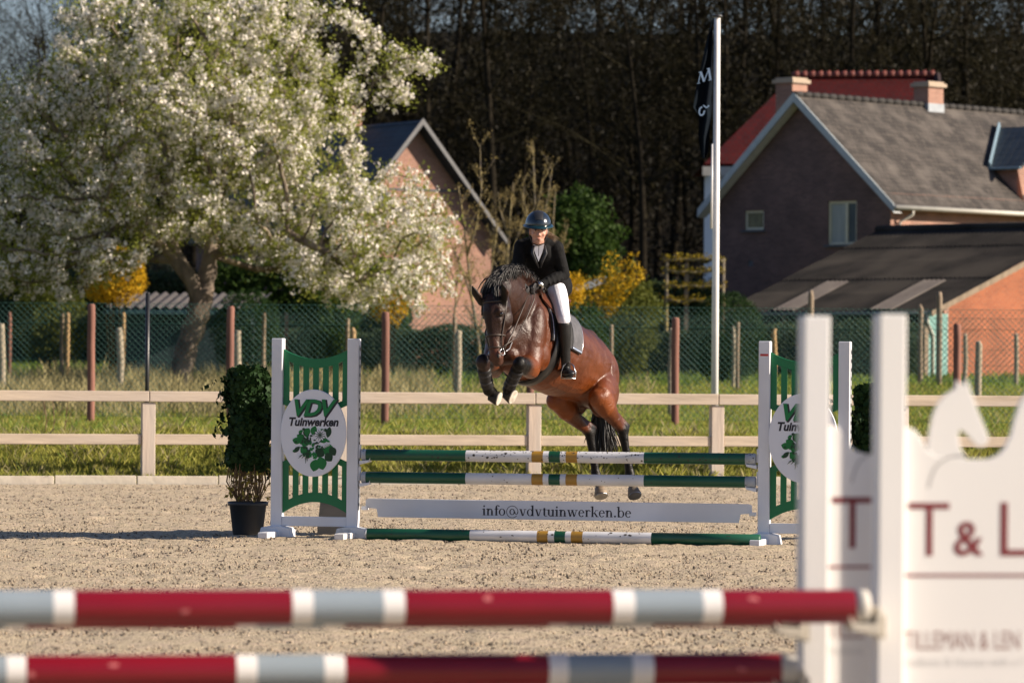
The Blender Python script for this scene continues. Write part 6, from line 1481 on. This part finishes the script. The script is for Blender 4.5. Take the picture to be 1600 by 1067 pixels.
for s in (1, -1):
    o, rim, vs = patch('saddle_pad', ed, .006, .014, m_pad if s == 1 else m_pad, saddle, side=s)
    # grey quilted rear part
    ed2 = dict(a0=.55, a1=1.56, f=lambda t: (-.10, -.345 + .08 * (t * .64 + .33)))
    patch('quilted_panel', ed2, .021, .003, m_padg, o, side=s, q=8)
    tb_ = MB(); tb_.smooth = True; q = [skin_pt(ed['f'](t)[0] - .012, (ed['a0'] + (ed['a1'] - ed['a0']) * t) * s, .024) for t in [i / 20 for i in range(2, 21)]]; tb_.tube(q, .0045, n=6)
    q2 = [skin_pt(ed['f'](t)[1] + .012, (ed['a0'] + (ed['a1'] - ed['a0']) * t) * s, .024) for t in [i / 20 for i in range(6, 21)]]; q3 = [skin_pt(.20 - .46 * j / 10, 1.59 * s, .024) for j in range(1, 10)]
    tb_.tube(q2, .0045, n=6); tb_.build('crystal_trim', m_bead, o, world=True)
    t2 = MB(); t2.smooth = True; t2.tube([skin_pt(-.10 - .16 * j / 8, 1.585 * s, .022) for j in range(9)], .009, n=6); t2.build('crystal_edge', m_xtal, o, world=True)
    edf = dict(a0=.10, a1=1.30, f=lambda t: (.10 + .16 * math.sin(math.pi * min(1, t * .9 + .12)) - .02 * t, -.03 + .02 * t))
    patch('flap', edf, .026, .012, m_leather, saddle, side=s)
    # stirrup leather
seat = MB(); seat.smooth = True; seat.loft([(skin_pt(.13, 0, .03) + fU * .035, .07, .045), (skin_pt(.02, 0, .02) + fU * .02, .10, .04), (skin_pt(-.15, 0, .02) + fU * .02, .13, .035), (skin_pt(-.28, 0, .02) + fU * .03, .13, .035), (skin_pt(-.34, 0, .02) + fU * .035, .09, .025)], fL, n=20); seat.build('seat', m_leather, saddle, world=True)
gr = MB(); gr.smooth = True
pts_ = []
for k in range(40):
    ang = 1.25 + (2 * math.pi - 2.5) * k / 39; pts_.append(ang)
vs = []; fs = []
for k, ang in enumerate(pts_):
    for a_, o_ in ((.14, .012), (.14, .028), (.03, .028), (.03, .012)): vs.append(skin_pt(a_ + .02, ang, o_))
for k in range(39):
    for j in range(4): fs.append((4 * k + j, 4 * k + (j + 1) % 4, 4 * k + 4 + (j + 1) % 4, 4 * k + 4 + j))
gr.add(vs, fs); gr.build('girth', m_blk, saddle, world=True)
# bridle and reins
br_ = thing('bridle', 'dark leather bridle with reins on the bay horse head', 'bridle', (GO.x, GO.y, 0))
def hring(t, y0, rx_, ry_, a0=0, a1=2 * math.pi, n=26, tilt=0): return [Hd(t + tilt * math.sin(a0 + (a1 - a0) * k / n), rx_ * math.cos(a0 + (a1 - a0) * k / n), y0 + ry_ * math.sin(a0 + (a1 - a0) * k / n)) for k in range(n + 1)]
s = MB(); s.smooth = True; s.tube(hring(.37, -.005, .066, .094), .0075, n=6); s.build('noseband', m_rein, br_, world=True)
s = MB(); s.smooth = True; s.tube(hring(.20, .0, .060, .074), .006, n=6); s.build('lower_noseband', m_rein, br_, world=True)
s = MB(); s.smooth = True; s.tube(hring(.835, -.03, .106, .125, -.15, math.pi + .15), .0075, n=6); s.build('browband', m_rein, br_, world=True)
for sg in (-1, 1):
    s = MB(); s.smooth = True; s.tube([Hd(.14, sg * .062, .005), Hd(.37, sg * .069, -.005), Hd(.58, sg * .098, -.02), Hd(.84, sg * .108, -.05), Hd(1.02, sg * .07, -.06)], .0065, n=6); s.build('cheekpiece', m_rein, br_, world=True)
    c = Hd(.13, sg * .066, .0); s = MB(); s.smooth = True; s.tube([c + hz * .028 * math.cos(k * .4488) + hy * .028 * math.sin(k * .4488) for k in range(15)], .0035, n=6); s.build('bit_ring', m_steel, br_, world=True)
s = MB(); s.smooth = True; s.tube([Hd(1.03, -.07, -.07), Hd(1.08, 0, -.05), Hd(1.03, .07, -.07)], .009, n=6); s.build('headpiece', m_rein, br_, world=True)
handL, handR = P(829, 452, 37.02), P(820, 449, 37.0)
s = MB(); s.smooth = True; q = Hd(.13, .07, 0); s.tube([q, q.lerp(handL, .35) + Vector((0, -.03, -.03)), q.lerp(handL, .7) + Vector((.0, -.02, -.015)), handL], .0065, n=6); s.build('rein', m_rein, br_, world=True)
s = MB(); s.smooth = True; q2 = Hd(.13, .07, 0); s.tube([q2 + Vector((.01, 0, .05)), P(806, 528, 36.7), P(822, 498, 36.9), P(834, 470, 37.0), P(836, 458, 37.03)], .005, n=6); s.build('draw_rein', m_rein, br_, world=True)
s = MB(); s.smooth = True; q = Hd(.13, -.07, 0); s.tube([q, P(758, 520, 36.55), P(770, 480, 36.85), P(800, 455, 37.0), handR], .0065, n=6); s.build('rein', m_rein, br_, world=True)
s = MB(); s.smooth = True; s.tube([Hd(.15, .055, -.06), P(796, 545, 36.75), P(800, 535, 36.86)], .006, n=6); s.build('martingale', m_bead, br_, world=True)
# breastplate strap and martingale
bq = [(.20, .55), (.34, .75), (.46, 1.1), (.52, 1.5)]
s = MB(); s.smooth = True
# ---------------------------------------------------------------- rider
rider = thing('person', 'rider in a black jacket, white breeches and dark helmet leaning forward over the horse', 'person', (GO.x + .1, GO.y, 0))
pel, che, nek, hed = P(863, 440, 37.66), P(845, 405, 37.28), P(841.5, 383, 37.17), P(841, 362, 37.02)
shL, shR, elL, wrL, elR, wrR = P(869, 388, 37.20), P(815, 386, 37.18), P(881, 429, 37.26), P(841, 447, 37.06), P(807, 428, 37.12), P(817, 446, 37.02)
hpL, knL, anL, heL, toL = P(868, 447, 37.60), P(881, 499, 37.22), P(884, 566, 37.30), P(882, 580, 37.40), P(892, 584, 37.14)
knR, anR, heR, toR = L(.17, -.37, .20), L(.0, -.38, -.20), L(-.06, -.38, -.26), L(.16, -.40, -.27); hpR = P(851, 448, 37.72)
lat = Vector((.97, -.22, 0)).normalized()
skin = MB()
def torso(mb, k=1.0, g=0):
    mb.loft([(pel - ZU * .03, .155 * k + g, .12 * k + g), (pel.lerp(che, .35), .13 * k + g, .105 * k + g), (pel.lerp(che, .75), .145 * k + g, .11 * k + g), (che + ZU * .02, .165 * k + g, .115 * k + g), (nek - ZU * .035, .105 * k + g, .075 * k + g)], lat, n=22)
def arm(mb, a, b_, c, k=1.0, g=0):
    mb.loft([(a, .056 * k + g, .058 * k + g), (a.lerp(b_, .5), .050 * k + g, .052 * k + g), (b_, .043 * k + g, .045 * k + g)], lat, n=16); mb.loft([(b_, .043 * k + g, .044 * k + g), (b_.lerp(c, .35), .043 * k + g, .043 * k + g), (c, .028 * k + g, .028 * k + g)], lat, n=16); mb.ell(b_, (.045 * k + g,) * 3); mb.ell(a, (.06 * k + g,) * 3)
def thigh(mb, a, b_, k=1.0, g=0): mb.loft([(a, .085 * k + g, .10 * k + g), (a.lerp(b_, .4), .080 * k + g, .088 * k + g), (b_.lerp(a, .12), .058 * k + g, .062 * k + g), (b_, .054 * k + g, .058 * k + g)], lat, n=18)
def shin(mb, a, b_, k=1.0, g=0): mb.loft([(a, .052 * k + g, .054 * k + g), (a.lerp(b_, .3), .050 * k + g, .058 * k + g), (a.lerp(b_, .7), .040 * k + g, .044 * k + g), (b_, .034 * k + g, .038 * k + g)], lat, n=16)
torso(skin, .9)
for a, b_, c in ((shL, elL, wrL), (shR, elR, wrR)): arm(skin, a, b_, c, .88)
for a, b_, c in ((hpL, knL, anL), (hpR, knR, anR)): thigh(skin, a, b_, .9); shin(skin, b_, c, .88)
# neck and head
hdz = Vector((.0, -.16, 1)).normalized(); hdx = Vector((.985, .05, .06)); hdx = (hdx - hdz * hdx.dot(hdz)).normalized(); hdy = hdx.cross(hdz)
if hdy.y > 0: hdy = -hdy
def Q(x, y, z): return hed + hdx * x + hdy * y + hdz * z
skin.loft([(nek - ZU * .04 + Vector((0, .03, 0)), .058, .055), (nek, .052, .052), (Q(0, -.02, -.06), .052, .058)], lat, n=18)
HH = (hdx, hdy, hdz)
E(skin, Q(0, -.025, .055), (.075, .095, .090), HH); E(skin, Q(0, .015, -.01), (.064, .068, .085), HH); E(skin, Q(0, .030, -.065), (.044, .048, .048), HH); E(skin, Q(0, .052, -.088), (.024, .022, .020), HH)
skin.loft([(Q(0, .080, .030), .009, .012), (Q(0, .094, .005), .011, .016), (Q(0, .104, -.018), .016, .018)], hdx, n=10)
for s in (-1, 1):
    E(skin, Q(s * .036, .056, -.016), (.021, .018, .022), HH); E(skin, Q(s * .030, .076, .042), (.024, .010, .008), HH); E(skin, Q(s * .013, .092, -.024), (.009, .010, .008), HH); E(skin, Q(s * .072, -.005, -.005), (.010, .022, .032), HH)
E(skin, Q(0, .084, -.050), (.022, .010, .005), HH); E(skin, Q(0, .082, -.062), (.018, .010, .006), HH)
m_skin = mat('skin', (.52, .29, .215), (.45, .225, .165), scale=14, rough=.5)
pb = organic('body', skin, .0042, m_skin, rider, smooth=3)
def part(name, fn, m, voxel=.007, smooth=4): mb = MB(); fn(mb); return organic(name, mb, voxel, m, rider, smooth)
m_jacket = mat('black_jacket', (.0045, .0045, .005), (.008, .008, .009), scale=20, rough=.85, spec=.18, bump=.5, bscale=18); m_breech = mat('white_breeches', (.78, .78, .84), (.72, .72, .79), scale=6, rough=.8, bump=.25, bscale=22); m_boot = mat('black_boots', (.006, .006, .007), (.011, .011, .012), scale=8, rough=.42, spec=.4); m_glove = mat('dark_gloves', (.016, .015, .017), (.03, .028, .03), scale=20, rough=.7)
def jk(mb):
    torso(mb, 1.0, .012); mb.loft([(pel.lerp(che, .18), .150, .125), (pel + Vector((.0, -.02, -.02)), .172, .145), (pel + Vector((.01, -.02, -.07)), .175, .155)], lat, n=22)
    for a, b_, c in ((shL, elL, wrL), (shR, elR, wrR)): arm(mb, a, b_, c.lerp(b_, .04), 1.0, .010)
    for a, t_ in ((shL, nek), (shR, nek)): mb.loft([(a + ZU * .012, .055, .055), (a.lerp(t_, .6) + ZU * .028, .060, .060), (t_ + ZU * .02 + Vector((0, .05, 0)), .055, .060)], Vector((0, 1, 0)), n=14)
    # folds at the elbow
    for k in range(4): q = elL.lerp(wrL, .12 + .16 * k); mb.loft([(q + Vector((-.01, -.045, .03)), .010, .010), (q + Vector((.015, -.052, -.03)), .010, .010)], lat, n=8)
jacket = part('jacket', jk, m_jacket, .0065, 3)
def bc(mb):
    for a, b_ in ((hpL, knL), (hpR, knR)): thigh(mb, a, b_, 1.0, .004); mb.loft([(b_, .056, .06), (b_.lerp(anL if a is hpL else anR, .16), .054, .058)], lat, n=14)
    mb.ell(pel - ZU * .05, (.165, .14, .12))
part('breeches', bc, m_breech, .006, 3)
for kn, an, he, to in ((knL, anL, heL, toL), (knR, anR, heR, toR)):
    def bt(mb):
        mb.loft([(kn.lerp(an, .10), .060, .064), (kn.lerp(an, .35), .058, .064), (kn.lerp(an, .7), .047, .052), (an, .042, .048)], lat, n=18)
        mb.loft([(he, .036, .040), (he.lerp(to, .4), .044, .042), (he.lerp(to, .8), .046, .032), (to, .034, .022)], lat, n=16); mb.loft([(an, .042, .048), (he.lerp(to, .25), .042, .045)], lat, n=14)
    bo = part('boot', bt, m_boot, .006, 3); sl_ = MB(); sl_.loft([(he - ZU * .040, .034, .010), (he.lerp(to, .5) - ZU * .040, .040, .008), (to - ZU * .026, .030, .007)], lat, n=14); sl_.build('sole', m_blk, bo, world=True, smooth=True)
# hands: palm, four bent fingers and a thumb round the rein
for wr, hd_c, s in ((wrL, handL, 1), (wrR, handR, -1)):
    def hn(mb):
        dv = (hd_c - wr).normalized(); wx = Vector((0, -.5, .86)); wx = (wx - dv * wx.dot(dv)).normalized(); up_ = dv.cross(wx)
        if up_.y > 0: up_ = -up_
        mb.loft([(wr, .026, .024), (wr.lerp(hd_c, .4), .034, .022), (wr + dv * .075, .038, .020)], wx, n=12)
        for f in range(4):
            bs = wr + dv * .072 + wx * (.027 - .018 * f); ln = (.030, .034, .032, .026)[f]
            mb.loft([(bs, .0095, .0095), (bs + dv * ln * .8 + up_ * .012, .009, .009), (bs + dv * ln * .9 + up_ * .034, .0085, .0085), (bs + dv * ln * .2 + up_ * .044, .0075, .0075)], wx, n=8)
        mb.loft([(wr + dv * .030 + wx * .030, .012, .012), (wr + dv * .055 + wx * .045 + up_ * .018, .010, .010), (wr + dv * .080 + wx * .036 + up_ * .032, .008, .008)], wx, n=8)
    part('glove', hn, m_glove, .0035, 1)
w_ = MB(); w_.smooth = True; q = wrL.lerp(elL, .06); dv = (elL - wrL).normalized(); w_.tube([q - dv * .011, q + dv * .011], [.041, .041], n=20); w_.tube([q + Vector((.0, -.040, .012)), q + Vector((0, -.050, .014))], [.022, .020], n=16); w_.build('watch', m_steel, rider, world=True)
# shirt and collar
m_shirt = mat('pale_shirt', (.60, .60, .66), (.52, .52, .58), scale=20, rough=.8)
chf = lambda px, py, dd: P(px, py, che.y - CAMZ * 0 + dd)
s = MB(); z0 = nek
fr = -.135
V1 = [(833.5, 381.5), (850.5, 381.5), (849, 388), (847, 395), (841.5, 408.5), (836.5, 396), (834, 388)]
dsh = 36.985
def front_d(py): return 37.052 - (py - 382) * .0002
vv = [P(x, y, front_d(y) + .012 * abs(x - 841.5) / 8 - .012) for x, y in V1]; s.add(vv + [v + Vector((0, .10, 0)) for v in vv], [tuple(range(7)), tuple(range(13, 6, -1))] + [(i, 7 + i, 7 + (i + 1) % 7, (i + 1) % 7) for i in range(7)]); so_ = s.build('shirt', m_shirt, rider, world=True)
s = MB(); s.smooth = True; s.tube([nek + Vector((0, -.008, -.012)), nek + Vector((0, -.012, .022))], [.064, .060], n=24, caps=False); s.build('collar', m_shirt, so_, world=True)
s = MB(); s.tube([P(842, 384, 36.98), P(841.5, 400, 36.98)], .0028, n=6); s.build('zip', m_blk, so_, world=True)
# helmet
m_helm = mat('glossy_dark_helmet', (.010, .017, .026), (.012, .020, .030), scale=3, rough=.22, spec=.6, coat=.35); m_helmt = mat('matt_helmet_panel', (.012, .013, .016), (.02, .02, .024), scale=3, rough=.5); m_teal2 = mat('teal_helmet_rim', (.008, .035, .048), (.008, .03, .04), rough=.2)
hm = MB(); hm.smooth = True; R = Matrix(HH).transposed()
vs = []; fs = []; n = 36; hc = Q(0, -.018, .062)
for i in range(15):
    a = math.pi * .5 * i / 14 * 1.12
    for k in range(n):
        b_ = 2 * math.pi * k / n; r0 = math.sin(min(a, math.pi / 2)); vs.append(hc + hdx * (.112 * r0 * math.cos(b_)) + hdy * (.136 * r0 * math.sin(b_)) + hdz * (.118 * math.cos(a)))
for i in range(14):
    for k in range(n): fs.append((i * n + k, (i + 1) * n + k, (i + 1) * n + (k + 1) % n, i * n + (k + 1) % n))
hm.add(vs, fs); helm = hm.build('helmet', m_helm, rider, world=True)
sd = helm.modifiers.new('s', 'SOLIDIFY'); sd.thickness = -.008
br2 = MB(); br2.smooth = True; vs = []; fs = []
for i in range(25):
    a = math.radians(-8 + 196 * i / 24); e = .034 + .030 * max(0, math.sin(a)) ; 
    for rr, dz in ((0, -.002), (e, -.018 - .004 * math.sin(a)), (e, -.024 - .004 * math.sin(a)), (0, -.012)):
        vs.append(hc + hdx * ((.108 + rr * .62) * math.cos(a)) + hdy * ((.130 + rr) * math.sin(a)) + hdz * (dz + .008))
for i in range(24):
    for k in range(4): fs.append((i * 4 + k, (i + 1) * 4 + k, (i + 1) * 4 + (k + 1) % 4, i * 4 + (k + 1) % 4))
br2.add(vs, fs); br2.build('peak', m_teal2, helm, world=True)
tp = MB(); tp.smooth = True; vs = []; fs = []
for i in range(11):
    for k in range(9):
        a = -1.2 + 2.3 * i / 10; b_ = (k - 4) / 4 * .42 * (1 - .25 * abs(a)); vs.append(hc + (hdx * .1135 * math.sin(b_) + (hdy * .138 * math.sin(a) + hdz * .1195 * math.cos(a)) * math.cos(b_)) * 1.006)
for i in range(10):
    for k in range(8): q = i * 9 + k; fs.append((q, q + 1, q + 10, q + 9))
tp.add(vs, fs); tp.build('helmet_panel', m_helmt, helm, world=True)
for s in (-1, 1):
    st_ = MB(); st_.smooth = True; st_.tube([Q(s * .088, -.005, .035), Q(s * .079, .01, -.03), Q(s * .052, .028, -.098), Q(0, .040, -.118)], .005, n=6); st_.build('chin_strap', m_blk, helm, world=True)
# face
m_eyew = mat('eye_white', (.55, .50, .46), (.5, .45, .42), rough=.3); m_iris = mat('dark_iris', (.03, .02, .015), (.04, .03, .02), rough=.2); m_lip = mat('lips', (.34, .14, .11), (.30, .12, .10), rough=.5); m_brow = mat('brows', (.12, .07, .045), (.10, .06, .04), rough=.9)
for s in (-1, 1):
    e = MB(); e.smooth = True; e.ell(Q(s * .030, .0745, .020), (.0125, .008, .0062), R, n=14); eo = e.build('eye', m_eyew, rider, world=True)
    e = MB(); e.smooth = True; e.ell(Q(s * .030, .0805, .020), (.0055, .0035, .0055), R, n=12); e.build('iris', m_iris, eo, world=True)
    e = MB(); e.smooth = True; e.tube([Q(s * .014, .087, .038), Q(s * .030, .088, .043), Q(s * .048, .074, .037)], .0035, n=6); e.build('eyebrow', m_brow, rider, world=True)
    e = MB(); e.smooth = True; e.tube([Q(s * .018, .0805, .0275), Q(s * .030, .0825, .0285), Q(s * .043, .074, .026)], .0022, n=6); e.build('eyelid', m_brow, rider, world=True)
e = MB(); e.smooth = True; e.tube([Q(-.021, .080, -.0575), Q(-.010, .0925, -.0530), Q(0, .0955, -.0535), Q(.010, .0925, -.0530), Q(.021, .080, -.0575)], [.001, .003, .0035, .003, .001], n=8, flat=.7); e.tube([Q(-.018, .082, -.0605), Q(0, .0935, -.0605), Q(.018, .082, -.0605)], [.001, .003, .001], n=8); e.build('lips', m_lip, rider, world=True)
# ponytail blowing to the right
m_hairb = mat('light_brown_hair', (.11, .07, .038), (.17, .11, .06), scale=40, rough=.5)
def f_pony(g_, t):
    p = Q(.050 + g_.uniform(-.02, .02), -.07, -.015 + g_.uniform(-.02, .02)); return p, Vector((1, .1, g_.uniform(-.7, -.3))), g_.uniform(.08, .15), (.35, 0, -.30)
locks('ponytail', None, f_pony, 36, .0042, 12, m_hairb, rider)
def f_side(g_, t):
    s = 1 if g_.random() < .5 else -1; p = Q(s * .076, -.05 + g_.uniform(-.03, .02), .03); return p, Vector((0, 0, -1)), g_.uniform(.05, .08), (-.1 * s, .3, -.3)
locks('side_hair', None, f_side, 30, .003, 13, m_hairb, rider)
# lapels, buttons, number clip
s = MB(); s.smooth = True
s.tube([P(834, 384, 36.99), P(832, 396, 36.965), P(838, 410, 36.975), P(842, 419, 37.0)], [.010, .013, .011, .004], n=8, flat=.4); s.tube([P(851, 384, 36.99), P(853, 396, 36.965), P(847, 409, 36.975), P(845, 419, 37.0)], [.010, .014, .012, .004], n=8, flat=.4)
s.build('lapels', mat('lapel_satin', (.016, .016, .018), (.022, .022, .025), scale=9, rough=.5), jacket, world=True)
# stirrups
for s, he, to in ((1, heL, toL), (-1, heR, toR)):
    ball = he.lerp(to, .62) - ZU * .048; top_ = ball + ZU * .145 + Vector((0, .03, 0)); wv = lat * .062
    m_ = MB(); m_.smooth = True; m_.tube([ball - wv, ball - wv * 1.02 + ZU * .05, ball - wv * .72 + ZU * .11, top_, ball + wv * .72 + ZU * .11, ball + wv * 1.02 + ZU * .05, ball + wv], .0065, n=8); m_.box(ball, (.125, .045, .010)); m_.build('stirrup', m_steel, saddle, world=True)
    m_ = MB(); k_ = skin_pt(.02, .9 * s, .05); m_.tube([top_, top_.lerp(k_, .5), k_], .010, n=6, flat=.35); m_.build('stirrup_leather', m_blk, saddle, world=True)
